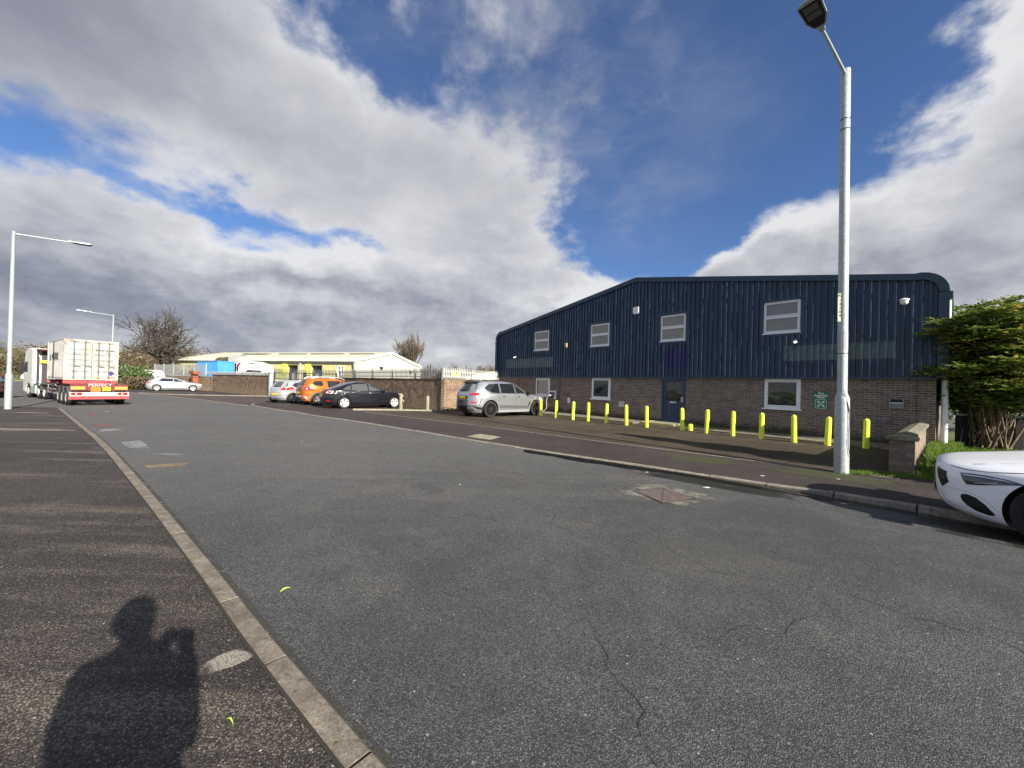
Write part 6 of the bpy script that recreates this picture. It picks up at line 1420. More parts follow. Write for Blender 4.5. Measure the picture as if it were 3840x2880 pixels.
m = MB(); m.box(-.97, -.93, -.1, .42, .60, .72); tpar('number_plate', m, material('amber_plate', (.85, .55, .04), .4))
cab = MB(); P = [(2.95, .95), (2.95, 3.62), (3.15, 3.78), (4.1, 3.80), (4.85, 3.55), (5.15, 2.6), (5.30, 1.9), (5.30, .45), (4.6, .40), (4.52, .75), (4.30, 1.02), (3.9, 1.10), (3.5, 1.02), (3.3, .75)]
cab.prism(P, -1.23, 1.23, 'y'); co = tpar('cab', cab, material('dirty_white_cab', (.60, .60, .57), .4, var=.15, vscale=3, coat=.3), bevel=.07)
m = MB(); m.box(2.86, 2.94, -.78, .78, 1.1, 3.55); tpar('cab_rear_panel', m, material('dark_cab_rear', (.04, .04, .045), .6))
for sd in (-1, 1):
    m = MB(); m.prism([(2.20, 1.05), (2.20, 3.45), (2.45, 3.68), (2.94, 3.76), (2.94, 1.05)], sd * 1.20 - .03, sd * 1.20 + .03, 'y'); tpar('side_fairing', m, M_WHITE, bevel=.02)
    m = MB(); m.prism([(4.15, 1.95), (4.15, 2.75), (4.80, 2.72), (5.02, 2.05), (4.9, 1.95)], sd * 1.232, sd * 1.245, 'y'); tpar('side_window', m, M_GLASS)
    m = MB(); m.box(5.0, 5.18, sd * 1.36 - .14, sd * 1.36 + .14, 1.95, 2.75); m.box(5.02, 5.12, sd * 1.2, sd * 1.3, 2.55, 2.62); tpar('mirror', m, M_BLACK, bevel=.04)
m = MB(); m.box(2.2, 2.94, -1.17, 1.17, 3.60, 3.70); tpar('roof_fairing', m, material('maroon_fairing', (.14, .03, .035), .5), bevel=.03)
m = MB(); m.prism([(-1.1, 2.0), (1.1, 2.0), (1.05, 3.1), (-1.05, 3.1)], 5.0, 5.06, 'x'); tpar('windscreen', m, M_GLASS)
m = MB(); m.box(5.28, 5.33, -.9, .9, .7, 1.7); tpar('grille', m, M_BLACK)
m = MB(); m.box(2.6, 2.85, .1, .5, 1.3, 1.75); m.tube([(2.7, .3, 1.7), (2.7, .28, 2.9)], .07, 8); tpar('air_intake', m, material('pale_blue_tank', (.25, .48, .50), .5))
m = MB(); m.box(2.7, 2.84, .45, .9, 2.65, 2.85); tpar('hi_vis_cover', m, material('fluorescent_yellow', (.75, .85, .05), .5))
m = MB()
for k, mt in enumerate((0, 0, 0)): m.tube(spl([(2.8, -.3 + .15 * k, 1.6), (2.2, -.3 + .12 * k, 1.15), (1.6, -.2 + .1 * k, 1.35), (1.2, -.1, 1.3)]), .022, 6)
tpar('suzie_lines', m, M_BLACK)
bpy.data.objects.remove(tr)
# container on the trailer
cp = Vector((-21.03, 19.45, 0)); hx = Vector((math.cos(R_(146.5)), math.sin(R_(146.5)), 0)); hy = Vector((-hx.y, hx.x, 0))
CW, CLn, CHh = 2.44, 6.06, 2.59
cpos = cp + (hx * 1.30 - hy * CW / 2) * TS + Vector((0, 0, 1.52 * TS - .025))
ct = thing('shipping_container', 'dirty white shipping container with closed rear doors riding on the red trailer', 'shipping container', cpos, R_(146.5)); ct.scale = (TS, TS, TS)
M_CW = material('dirty_white_container', (.39, .385, .345), .6, var=.12, vscale=2.2, dirt=.55, dirtcol=(.34, .29, .22)); M_CWD = material('rusty_container_frame', (.48, .43, .36), .7, var=.2, vscale=3, dirt=.9, dirtcol=(.16, .07, .05)); M_CG = material('container_side_grey', (.42, .42, .38), .7, var=.12, vscale=1.5, dirt=.5, dirtcol=(.25, .24, .22))
M_ROD = material('grey_lock_rod', (.16, .16, .155), .6, metal=.3)
m = MB()
for y, dy in ((0.02, .04), (CW - .02, -.04)):
    x = .15; P_ = []
    while x < CLn - .15: P_ += [(x, y), (x + .07, y), (x + .14, y + dy), (x + .21, y + dy)]; x += .278
    P_ = [p for p in P_ if p[0] < CLn - .15] + [(CLn - .15, y)]
    for a, b in zip(P_[:-1], P_[1:]): m.add([(a[0], a[1], .15), (b[0], b[1], .15), (b[0], b[1], CHh - .1), (a[0], a[1], CHh - .1)], [(0, 1, 2, 3)])
    m.obj('corrugated_side', M_CG, ct, recalc=False); m = MB()
for y in (0, CW - .14):
    for x in (0, CLn - .16): m.box(x, x + .16, y, y + .14, 0, CHh)
    m.box(.16, CLn - .16, y + .02, y + .10, CHh - .1, CHh - .01); m.box(.16, CLn - .16, y + .02, y + .12, .01, .16)
m.box(0.01, .15, .14, CW - .14, CHh - .13, CHh - .005); m.box(0.01, .15, .14, CW - .14, 0.01, .15); m.box(CLn - .15, CLn - .02, .14, CW - .14, .01, CHh - .01)
m.obj('frame', M_CWD, ct); m = MB(); m.box(.15, CLn - .15, .1, CW - .1, CHh - .06, CHh - .03); m.obj('roof', M_CW, ct)
for i, (y0, y1) in enumerate(((.15, CW / 2 - .01), (CW / 2 + .01, CW - .15))):
    m = MB(); m.box(.035, .075, y0, y1, .16, CHh - .14); z = .30
    for z0, z1 in ((.22, .50), (.62, .88), (1.0, 1.22), (1.34, 1.56), (1.68, 1.90), (2.02, 2.36)): m.box(.02, .035, y0 + .08, y1 - .08, z0, z1)
    dr_ = m.obj('door', M_CW, ct, bevel=.005)
    q = MB()
    for z in (.56, .94, 1.28, 1.62, 1.96, 2.40): q.box(.030, .036, y0 + .08, y1 - .08, z - .045, z + .045)  # darker grey strips in the grooves between the raised door panels
    q.obj('door_recesses', material('grey_recess', (.25, .245, .23), .8, var=.3, vscale=6), dr_)
    for yy in (y0 + .30, y1 - .28):
        q = MB(); q.tube([(-.02, yy, .10), (-.02, yy, CHh - .08)], .03, 8); 
        for z in (.12, .55, 1.2, 1.75, CHh - .12): q.box(-.045, .035, yy - .045, yy + .045, z - .03, z + .03)
        q.box(-.05, -.03, yy - .28, yy, .86, .90); q.obj('lock_rod', M_ROD, dr_)
    for z in (.35, 1.0, 1.65, 2.25): q = MB(); yy = y0 - .10 if i == 0 else y1 + .10; q.box(.0, .05, yy - .10, yy + .10, z - .025, z + .025); q.obj('hinge', M_CW, dr_)
M_BK = material('container_black_print', (.04, .04, .045), .6)
RZB = (R_(90), 0, R_(-90))
text_mesh('lettering', 'MRKU', .13, M_BK, ct, (.017, .88, 1.94), RZB, .001, bold=.003); text_mesh('lettering', '613 907 3', .13, M_BK, ct, (.017, .36, 1.94), RZB, .001, bold=.003); text_mesh('lettering', '22G1', .13, M_BK, ct, (.017, .46, 1.80), RZB, .001, bold=.003)
m = MB()
for k in range(4):
    for z in (1.50, 1.44): m.box(.014, .018, .20 + 0 * k, .50, z - k * .14 * 1.0, z + .025 - k * .14); m.box(.014, .018, .72, 1.02 - .1 * (k % 2), z - k * .14, z + .025 - k * .14)
m.obj('printed_lines', material('grey_marking', (.30, .30, .32), .7), ct)
# square logo, seven-pointed star
m = MB(); m.box(.014, .0185, 1.72, 2.14, 1.96, 2.30); lo = m.obj('logo_square', material('pale_blue_logo', (.30, .58, .66), .6, var=.3, vscale=12), ct)
m = MB(); cy, cz = 1.92, 2.13; m.add([(.0125, cy, cz)] + [(.0125, cy + (.12 if k % 2 == 0 else .05) * math.sin(math.pi * k / 7), cz + (.12 if k % 2 == 0 else .05) * math.cos(math.pi * k / 7)) for k in range(14)], [(0, 1 + k, 1 + (k + 1) % 14) for k in range(14)]); m.obj('star', M_WHITE, lo)
m = MB(); cy, cz = .33, .46; m.add([(.012, cy - .17, cz), (.012, cy, cz + .17), (.012, cy + .17, cz), (.012, cy, cz - .17)], [(0, 1, 2, 3)]); m.obj('hazard_diamond', material('placard_blue', (.02, .03, .22), .5), ct)
m = MB(); m.box(.010, .016, .18, .52, .17, .26); m.obj('orange_label', material('label_orange', (.75, .18, .08), .5), ct); m = MB(); m.box(.010, .016, .85, 1.08, .18, .25); m.obj('yellow_label', material('label_yellow', (.80, .70, .15), .5), ct)
text_mesh('lettering', 'MAERSK', .62, M_BK, ct, (3.0, CW + .012, 1.52), (R_(90), 0, R_(180)), .002, bold=.012)
m = MB(); m.add([(4.65, CW + .012, 1.32), (5.15, CW + .012, 1.32), (5.15, CW + .012, 1.72), (4.65, CW + .012, 1.72)], [(0, 1, 2, 3)]); m.obj('logo_square', MATS['pale_blue_logo'], ct, recalc=False)

# vehicle at the very left edge
t = thing('farm_trailer', 'dark red and blue trailer end with black buffers at the left edge of the road', 'trailer', (-30.1, 21.9, -.025), .4)
m = MB(); m.box(-1.5, .9, -.5, .5, .35, 1.4); m.obj('body', material('dark_red_trailer', (.14, .03, .035), .6, var=.3, vscale=4), t, bevel=.03); m = MB(); m.box(-.6, .93, -.53, .53, .95, 1.25); m.obj('side_panel', material('blue_grey_panel', (.12, .20, .26), .5), t)
for k in range(4): m = MB(); m.tube([(.9, -.3, .42 + .26 * k), (1.25, -.3, .42 + .26 * k)], .06, 10); m.obj('buffer', M_BLACK, t)
m = MB()
for x_ in (-1, .4): m.lathe([(.35, -.55), (.35, .55)], 20, (x_, 0, .35), 'y')
m.obj('wheels', M_TYRE, t)
t = thing('hedge_bank_car', 'small white car parked far off beyond the junction', 'car', (-86, 70, 0), .3); 
m = MB(); m.prism([(-2, .3), (-2, .9), (-1.4, 1.4), (.6, 1.42), (1.2, .95), (2.1, .8), (2.1, .3)], -.85, .85, 'y'); m.obj('body', M_WHITE, t, bevel=.06); m = MB(); m.prism([(-1.5, .92), (-1.2, 1.32), (.5, 1.34), (.95, .95)], -.86, .86, 'y'); m.obj('window', M_GLASS, t); t.name = 'parked_car'

# ------------------------------------------------------------------ low boundary wall at the right
PR = Vector((7.78, 7.42, 0)); ax_ = NV
t = thing('boundary_wall', 'low brick wall with mossy coping and an end pier beside the grass', 'wall', PR, math.atan2(DV.y, DV.x))   # local x along DV (left), y = ... 
# local frame: x towards left (DV), y = -NV rotated: DV x up
# rotation by atan2(DV) puts local y at (-DV.y, DV.x) = -NV ; so the wall runs along -y
m = MB(); m.box(0, .34, -.36, 0, -.02, .66); m.obj('pier', M_BLOCK, t)
M_BLOCKY = brick('wall_block_long', (.19, .145, .115), (.29, .23, .185), (.22, .18, .14), axis='y', damt=.4, bw=.44, rh=.085, low=False)
m = MB(); m.box(.06, .28, -6.9, -.36, -.02, .64); m.obj('brickwork', M_BLOCKY, t)
m = MB(); m.prism([(-.06, .66), (.40, .66), (.40, .715), (.17, .765), (-.06, .715)], -.43, .06, 'y'); m.obj('pier_cap', M_COPE, t, bevel=.012)
m = MB(); y = -.435; k = 0
while y > -6.85:
    e = max(-6.9, y - .60); dz = random.uniform(-.006, .006) + (.03 if k > 0 else -.02); m.prism([(.0, .64 + dz * .3), (.34, .64 + dz * .3), (.34, .685 + dz), (.17, .735 + dz), (.0, .685 + dz)], e + .006, y, 'y'); y = e; k += 1
m.obj('coping', M_COPE, t, bevel=.008)
# dark fence beyond the shrub
a = LB + .9
t = thing('board_fence', 'low black board fence with a pale capping between the unit and the shrub', 'fence', FW(LB + .35, 1.4), FRZ + R_(14))
m = MB()
for k in range(34): m.box(k * .15, k * .15 + .14, 0, .02, .0, .98)
m.obj('boards', material('black_board', (.018, .019, .021), .7), t); m = MB(); m.box(0, 5.2, -.02, .05, .98, 1.04); m.obj('capping', M_GALV, t)

# ------------------------------------------------------------------ vegetation
def branch_tree(name, label, loc, H, spread, seed, mat_t, mat_c, levels=5, trunk_h=.18, trunk_r=.35, nb=4, twigs=True, ivy=None, group=None, lean=0, up=.35, thin=1., stretch=1.):
    rr = random.Random(seed); t = thing(name, label, 'tree', loc, 0, group); A = MB(); B = MB()
    tips = []
    def seg(p, d, L, r, lev):
        n = 4 if lev < 2 else 3; pts = [p]; q = Vector(p); dd = Vector(d)
        for k in range(n):
            dd = (dd + Vector((rr.gauss(0, .16), rr.gauss(0, .16), rr.gauss(0, .10) + up * .12))).normalized(); q = q + dd * L / n; pts.append(q.copy())
        rads = [max(.006, r * (1 - .45 * k / n) * (thin if lev > 2 else 1)) for k in range(n + 1)]
        (A if lev < 2 else B).tube(pts, rads, 7 if lev < 2 else (4 if lev < 4 else 3), cap=False)
        if lev >= levels: tips.append(q); return
        kids = nb + (1 if lev < 2 else (-1 if lev > 2 and nb > 3 and levels > 5 else 0))
        for k in range(kids):
            s = rr.uniform(.35, 1.0) if k else 1.0; i = min(n - 1, int(s * n)); base = pts[i].lerp(pts[i + 1], s * n - i if s < 1 else 1)
            a = rr.uniform(0, 6.283); tilt = rr.uniform(.35, .95) * spread if k else rr.uniform(.1, .3); ref = dd.orthogonal().normalized(); ax = Matrix.Rotation(a, 3, dd) @ ref
            nd = (Matrix.Rotation(tilt, 3, ax) @ dd).normalized(); nd.z += up * .25; nd.normalize()
            seg(base, nd, L * rr.uniform(.60, .80), r * (.62 if k else .7), lev + 1)
    seg(Vector((0, 0, -.1)), Vector((lean, 0, 1)), H * trunk_h, trunk_r, 0) if False else None
    # trunk then main limbs
    T0 = [Vector((0, 0, -.1)), Vector((rr.gauss(0, .05), rr.gauss(0, .05), H * trunk_h * .5)), Vector((rr.gauss(0, .1), rr.gauss(0, .1), H * trunk_h))]; A.tube(T0, [trunk_r * 1.25, trunk_r, trunk_r * .9], 10, cap=False)
    for k in range(nb + 1):
        a = 6.283 * k / (nb + 1) + rr.uniform(-.4, .4); tl = rr.uniform(.25, .75) * spread
        d = Vector((math.sin(tl) * math.cos(a), math.sin(tl) * math.sin(a), math.cos(tl))); seg(T0[-1] - Vector((0, 0, rr.uniform(0, .08) * H)), d, H * rr.uniform(.26, .34), trunk_r * .55, 1)
    zmax = max(v[2] for v in B.v); k = H / zmax
    for M in (A, B): M.v = [(x * k * stretch, y * k * stretch, z * k) for x, y, z in M.v]
    A.obj('trunk', mat_t, t, smooth='all', recalc=False); B.obj('crown', mat_c, t, recalc=False)
    if ivy:
        I = MB(); hz, cnt, rad = ivy
        for _ in range(cnt):
            z = rr.uniform(.02, hz) * H; a = rr.uniform(0, 6.28); r = rad * rr.uniform(.3, 1) * (1 - .45 * z / (hz * H)); c = Vector((r * math.cos(a), r * math.sin(a), z)); s = rr.uniform(.08, .20)
            u = Vector((rr.gauss(0, 1), rr.gauss(0, 1), rr.gauss(0, 1))).normalized(); v = u.orthogonal().normalized() * s; u *= s; I.add([c - u, c + v, c + u, c - v], [(0, 1, 2, 3)])
        I.obj('ivy', leafmat('ivy_leaf', (.035, .060, .018), (.085, .125, .035)), t, recalc=False)
    return t
def leafmat(name, c1, c2, c3=None, vs=1.2, trans=.25):
    if name in MATS: return MATS[name]
    m, T, p, oc = custom(name)
    g_ = T.new('ShaderNodeNewGeometry').outputs['Random Per Island']
    c = T.mix(g_, c1, c2); n = T.noise(oc, vs, 4, .6)
    if c3: c = T.mix(T.ramp(T.m('ADD', T.m('MULTIPLY', n, .75), T.m('MULTIPLY', g_, .25)), .58, .72), c, c3)
    T.l.new(c, p.inputs['Base Color']); p.inputs['Roughness'].default_value = .5; p.inputs['Specular IOR Level'].default_value = .4
    p.inputs['Transmission Weight'].default_value = 0
    tr_ = T.new('ShaderNodeBsdfTranslucent'); T.l.new(c, tr_.inputs[0]); mx = T.new('ShaderNodeMixShader'); mx.inputs[0].default_value = trans
    T.l.new(p.outputs[0], mx.inputs[1]); T.l.new(tr_.outputs[0], mx.inputs[2]); T.l.new(mx.outputs[0], T.n['Material Output'].inputs[0]); return m
M_BARKD = material('dark_oak_bark', (.055, .045, .034), .95, var=.3, vscale=3); M_TWIGD = material('dark_oak_twig', (.062, .052, .040), .95, var=.25, vscale=1.)
M_BARK = material('grey_brown_bark', (.10, .082, .060), .95, var=.3, vscale=3); M_TWIG = material('bare_twig', (.115, .092, .065), .95, var=.25, vscale=1.)
branch_tree('oak_tree', 'large spreading bare oak behind the far wall left of the warehouse', (-55.5, 61.5, 0), 13.3, 1.3, 11, M_BARKD, M_TWIGD, levels=6, trunk_h=.27, trunk_r=.62, nb=4, up=.18, thin=.75, stretch=.95)
branch_tree('ivy_tree', 'upright bare tree with an ivy-clad trunk right of the cream gable', (-18.7, 70, 0), 11.7, .55, 5, M_BARK, M_TWIG, levels=5, trunk_h=.30, trunk_r=.30, nb=4, up=.7, ivy=(.62, 4200, 1.35))
GT = 'small bare trees along the skyline'
for i, (px, Z, H_, sp) in enumerate([(1075, 95, 8.6, .8), (1052, 96, 8.0, .8), (1095, 97, 7.9, .8), (900, 90, 8.3, .9), (870, 92, 8.0, .9), (930, 94, 8.2, .9), (845, 91, 7.6, .9), (1600, 88, 6.4, .7), (1650, 90, 5.8, .8), (1700, 96, 7.2, .8), (1745, 98, 7.6, .8), (1835, 96, 8.2, .8), (1800, 99, 7.2, .8), (1480, 90, 7, .8), (790, 88, 7.2, .9)]):
    labs = {0: 'middle one of three small bare trees above the warehouse roof', 1: 'left one of three small bare trees above the warehouse roof', 2: 'right one of three small bare trees above the warehouse roof'}
    branch_tree('bare_tree', labs.get(i, 'small leafless tree in the distant row behind the ' + ('warehouse' if px < 1500 else 'cream palisade fence')), ((px - 1920) / 1442 * Z, Z, 0), H_, sp, 40 + i, M_BARK, M_TWIG, levels=4, trunk_h=.25, trunk_r=.16, nb=4, group=GT, up=.5)
# scrub woodland: masses of twigs and brown leaves over rising ground
def mass(name, boxes, n, cols, seed, sz=(.25, .6), c3=None):
    rr = random.Random(seed); m = MB()
    for _ in range(n):
        (x0, y0, x1, y1, h0, h1, dep) = rr.choice(boxes); s = rr.random(); x = x0 + (x1 - x0) * s; y = y0 + (y1 - y0) * s + rr.uniform(0, dep); hh = (h0 + (h1 - h0) * s) * (.80 + .13 * math.sin(x * .55 + 1) + .10 * math.sin(x * 1.3) + .05 * math.sin(x * 3.1 + y * .3)); z = hh * rr.random() ** .55
        c = Vector((x, y, z)); k = rr.uniform(*sz); u = Vector((rr.gauss(0, 1), rr.gauss(0, 1), rr.gauss(0, .7))).normalized() * k; v = u.cross(Vector((rr.gauss(0, 1), rr.gauss(0, 1), rr.gauss(0, 1)))).normalized() * k * .5; m.add([c - u, c + v, c + u, c - v], [(0, 1, 2, 3)])
    o = m.obj(name, cols, recalc=False); o['kind'] = 'stuff'; return o
M_SCRUB = leafmat('brown_scrub', (.075, .055, .030), (.17, .125, .07), (.085, .095, .035), .12); M_SCRUB2 = leafmat('olive_scrub', (.12, .095, .05), (.21, .17, .095), (.15, .15, .07), .06)
tag(mass('scrub', [(-62, 55.5, -45.5, 55.5, 3.9, 3.3, 5)], 17000, M_SCRUB, 2, (.05, .13)), 'brown leafless thicket under and around the bare oak', 'thicket')
tag(mass('woodland', [(-150, 105, -92, 118, 10.2, 10.6, 30)], 26000, M_SCRUB2, 3, (.2, .5)), 'olive-brown wooded hillside beyond the junction', 'woodland')
tag(mass('scrub', [(-112, 76, -74, 84, 4.6, 4.4, 3)], 14000, M_SCRUB, 6, (.1, .25)), 'rusty brown hedge line beyond the far grass verge', 'hedge')
tag(mass('woodland', [(-20, 104, 4, 112, 5.2, 7.6, 12), (-75, 110, -20, 108, 5., 5., 12)], 24000, M_SCRUB2, 4, (.12, .3)), 'distant brown wood on the skyline behind the cream fence', 'woodland')
m = MB(); 
hs = []
for i in range(41):
    a = -75 + i * 3.0; d_ = 300; x = d_ * math.sin(R_(a)); y = d_ * math.cos(R_(a)); hs.append((x, y, 9 + 7 * math.exp(-((a + 58) / 12) ** 2) + 3 * math.sin(i * .7) - (3 if a > -20 else 0)))
m.add([(x, y, -.2) for x, y, h in hs] + [(x * 1.05, y * 1.05, h) for x, y, h in hs] + [(x * 1.5, y * 1.5, h * .9) for x, y, h in hs], [(i, i + 1, 42 + i, 41 + i) for i in range(40)] + [(41 + i, 42 + i, 83 + i, 82 + i) for i in range(40)])
o = m.obj('hills', material('hill_woodland', (.085, .085, .045), .95, var=.5, vscale=.05), smooth='all'); o['kind'] = 'structure'
def shrub_round(name, label, loc, rx, ry, h, n, mat, seed, leaf=(.06, .14), zc=.5):
    rr = random.Random(seed); t = thing(name, label, 'shrub', loc); m = MB()
    lob = [(rr.uniform(-.6, .6) * rx, rr.uniform(-.6, .6) * ry, rr.uniform(.3, .85) * h, rr.uniform(.35, .6)) for _ in range(14)]
    for _ in range(n):
        lx, ly, lz, lr = rr.choice(lob); d = Vector((rr.gauss(0, 1), rr.gauss(0, 1), rr.gauss(0, 1))).normalized(); k = rr.random() ** .35
        c = Vector((lx + d.x * rx * lr * k, ly + d.y * ry * lr * k, max(.05, min(h * 1.02, lz + d.z * h * .35 * k)))); s = rr.uniform(*leaf)
        u = (d + Vector((rr.gauss(0, .6), rr.gauss(0, .6), rr.gauss(0, .6)))).normalized() * s; v = u.orthogonal().normalized() * s * .5; m.add([c - u, c + v, c + u, c - v], [(0, 1, 2, 3)])
    m.obj('foliage', mat, t, recalc=False); m = MB()
    for k in range(9): a = rr.uniform(0, 6.28); m.tube([(0, 0, 0), (.3 * rx * math.cos(a), .3 * ry * math.sin(a), h * .4), (.6 * rx * math.cos(a), .6 * ry * math.sin(a), h * .8)], [.05, .035, .015], 5)
    m.obj('stems', M_BARK, t); return t
shrub_round('evergreen_shrub', 'dark green laurel-like shrub at the wall end right of the lorry', (-42.6, 43.6, 0), 3.0, 2.2, 2.65, 4200, leafmat('laurel_leaf', (.05, .085, .020), (.12, .17, .05)), 9, (.07, .17))
shrub_round('brown_shrub', 'low brown leafless bush in front of the dark green shrub', (-39.8, 41.5, 0), 2.0, 1.2, 1.3, 2200, M_SCRUB, 10, (.05, .13))
# big layered shrub on the right
def layered_shrub():
    rr = random.Random(21); base = Vector((14.3, 11.6, 0)); t = thing('layered_shrub', 'large multi-stemmed evergreen shrub with layered leaves and yellow-orange tips on the grass', 'shrub', base)
    St = MB(); Lf = MB(); tips = []
    NS = 130
    for k in range(NS):
        a = rr.uniform(0, 6.283); rad = rr.random() ** .5 * 2.9; tip = Vector((rad * math.cos(a), rad * math.sin(a) * .8, 1.9 + 2.5 * rr.random() ** .7 - .05 * rad ** 1.3))
        if tip.x < -1.3: tip.z = max(2.3, min(tip.z, 3.75))
        tip.x = max(tip.x, 1.10 * (11.6 + tip.y) - 14.3); b0 = Vector((rr.gauss(0, .22), rr.gauss(0, .22), 0)); mid = b0.lerp(tip, .45) + Vector((0, 0, .35)) - Vector((tip.x, tip.y, 0)) * .10
        pts = spl([b0, b0.lerp(mid, .5) + Vector((rr.gauss(0, .05), rr.gauss(0, .05), 0)), mid, mid.lerp(tip, .55) + Vector((rr.gauss(0, .1), rr.gauss(0, .1), 0)), tip], 4)
        r0 = rr.uniform(.014, .034); St.tube(pts, [r0 * (1 - .75 * i / (len(pts) - 1)) for i in range(len(pts))], 6, cap=False)
        n_b = rr.randint(12, 18)
        for j in range(n_b):
            s = rr.uniform(.25, 1.0) ** .8; i = min(len(pts) - 1, int(s * (len(pts) - 1))); p = pts[i]
            aa = rr.uniform(0, 6.283); L = rr.uniform(.25, .85) * (1.2 - .5 * s); e = p + Vector((math.cos(aa) * L, math.sin(aa) * L, rr.uniform(.12, .5) * L + .05)); e.z = min(e.z, 4.45); e.x = max(e.x, 1.08 * (11.6 + e.y) - 14.3)
            if e.z > 1.15 + .25 * rr.random() or (rr.random() < .25 and e.z > .7): St.tube([p, p.lerp(e, .5) + Vector((0, 0, -.03)), e], [.012, .009, .006], 4, cap=False); tips.append(e)
        tips.append(pts[-1])
    def leaflet(c, d, s, nrm):
        side = d.cross(nrm).normalized() * s * .21; Lf.add([c, c + d * s * .45 + side, c + d * s, c + d * s * .45 - side], [(0, 1, 2, 3)])
    for e in tips:
        nw = rr.randint(7, 11)
        for k in range(nw):
            a = 6.283 * k / nw + rr.uniform(-.3, .3); el_ = rr.uniform(-.15, .45); d = Vector((math.cos(a) * math.cos(el_), math.sin(a) * math.cos(el_), math.sin(el_))); L = rr.uniform(.26, .44)
            for q in range(4):
                s = (q + .6) / 4; p = e + d * L * s - Vector((0, 0, .05 * s * s)); sd = d.cross(Vector((0, 0, 1))).normalized()
                for sg in (-1, 1): leaflet(p, (d * .55 + sd * sg * .75 + Vector((0, 0, rr.uniform(-.15, .2)))).normalized(), rr.uniform(.11, .17), Vector((rr.gauss(0, .75), rr.gauss(0, .75), 1)).normalized())
    St.obj('stems', material('shrub_stem', (.15, .115, .075), .9, var=.35, vscale=6), t, smooth='all', recalc=False)
    Lf.obj('foliage', leafmat('layered_leaf', (.050, .095, .018), (.20, .27, .05), (.48, .38, .055), .9, .4), t, recalc=False)
layered_shrub()
def conifer(name, label, loc, h, r, n, seed):
    rr = random.Random(seed); t = thing(name, label, 'tree', loc); m = MB(); m.tube([(0, 0, 0), (0, 0, h * .95)], [.12, .02], 8); m.obj('trunk', M_BARK, t); m = MB()
    for _ in range(n):
        z = h * rr.random() ** .85; R = r * (1 - (z / h)) ** .75 * (.8 + .2 * math.sin(z * 7)) + .05; a = rr.uniform(0, 6.28); k = rr.random() ** .4; c = Vector((R * k * math.cos(a), R * k * math.sin(a), z + .15)); s = rr.uniform(.06, .14)
        d = Vector((math.cos(a), math.sin(a), rr.uniform(.1, .7))).normalized() * s; v = d.cross(Vector((rr.gauss(0, 1), rr.gauss(0, 1), 1))).normalized() * s * .4; m.add([c - d, c + v, c + d, c - v], [(0, 1, 2, 3)])
    m.obj('crown', MATS['layered_leaf'], t, recalc=False)
# clipped hedge far behind the board fence
tag(mass('hedge', [(19.5, 16.5, 36, 12, 2.6, 3.0, 2)], 9000, MATS['laurel_leaf'], 12, (.05, .13)), 'dark evergreen hedge behind the board fence and shrub', 'hedge')
conifer('conifer', 'pointed evergreen standing on the grass just outside the right edge, casting the long forecourt shadow', (9.75, 5.85, 0), 4.5, 1.35, 12000, 31)
def grass(name, label, pts, n, seed, h=(.04, .14), w=.006, z=.01, mat=None, cl=None):
    rr = random.Random(seed); m = MB(); P = pts
    def inside(x, y):
        c = False; j = len(P) - 1
        for i in range(len(P)):
            if ((P[i][1] > y) != (P[j][1] > y)) and (x < (P[j][0] - P[i][0]) * (y - P[i][1]) / (P[j][1] - P[i][1]) + P[i][0]): c = not c
            j = i
        return c
    xs = [p[0] for p in P]; ys = [p[1] for p in P]; k = 0
    while k < n:
        x = rr.uniform(min(xs), max(xs)); y = rr.uniform(min(ys), max(ys))
        if not inside(x, y): continue
        k += 1
        if cl and rr.random() > .25 + .75 * (math.sin(x * cl) * math.sin(y * cl + 1) > -.1): continue
        a = rr.uniform(0, 6.28); hh = rr.uniform(*h); l = rr.uniform(.1, .6) * hh; b = rr.uniform(0, 6.28); dx, dy = math.cos(a) * w, math.sin(a) * w; lx, ly = math.cos(b) * l, math.sin(b) * l
        m.add([(x - dx, y - dy, z), (x + dx, y + dy, z), (x + dx * .6 + lx * .4, y + dy * .6 + ly * .4, z + hh * .6), (x + lx, y + ly, z + hh), (x - dx * .6 + lx * .4, y - dy * .6 + ly * .4, z + hh * .6)], [(0, 1, 2, 3, 4)])
    o = m.obj(name, mat or MATS['sunny_grass'], recalc=False); o['kind'] = 'stuff'; tag(o, label, 'grass'); return o
leafmat('sunny_grass', (.07, .15, .014), (.19, .29, .04), (.22, .24, .07), 1.5, .35)
grass('grass', 'bright green rough grass behind the low wall at the right', [(7.85, 7.46), (13.3, 12.2), (15.5, 13.5), (16.5, 10), (12.5, 2.5)], 42000, 1, (.03, .11), .007)
grass('grass', 'tufty tall weeds along the foot of the low wall on its grass side', [(9.2, 8.5), (12.9, 11.8), (13.6, 11.6), (9.6, 8.2)], 6000, 2, (.10, .26), .011)
grass('grass', 'thin grass fringe round the pier and lamp post base', [(6.3, 7.35), (7.1, 7.75), (7.75, 7.50), (8.2, 6.9), (7.6, 7.0), (6.9, 7.3)], 3500, 3, (.015, .055), .005, cl=9)
mb_ = MB()
grass('grass', 'long grass under the lone silver car and along the far wall', [(-38.2, 41.1), (-37.7, 42.3), (-46, 48.5), (-56, 52), (-54, 48)], 9000, 4, (.06, .2), .02)
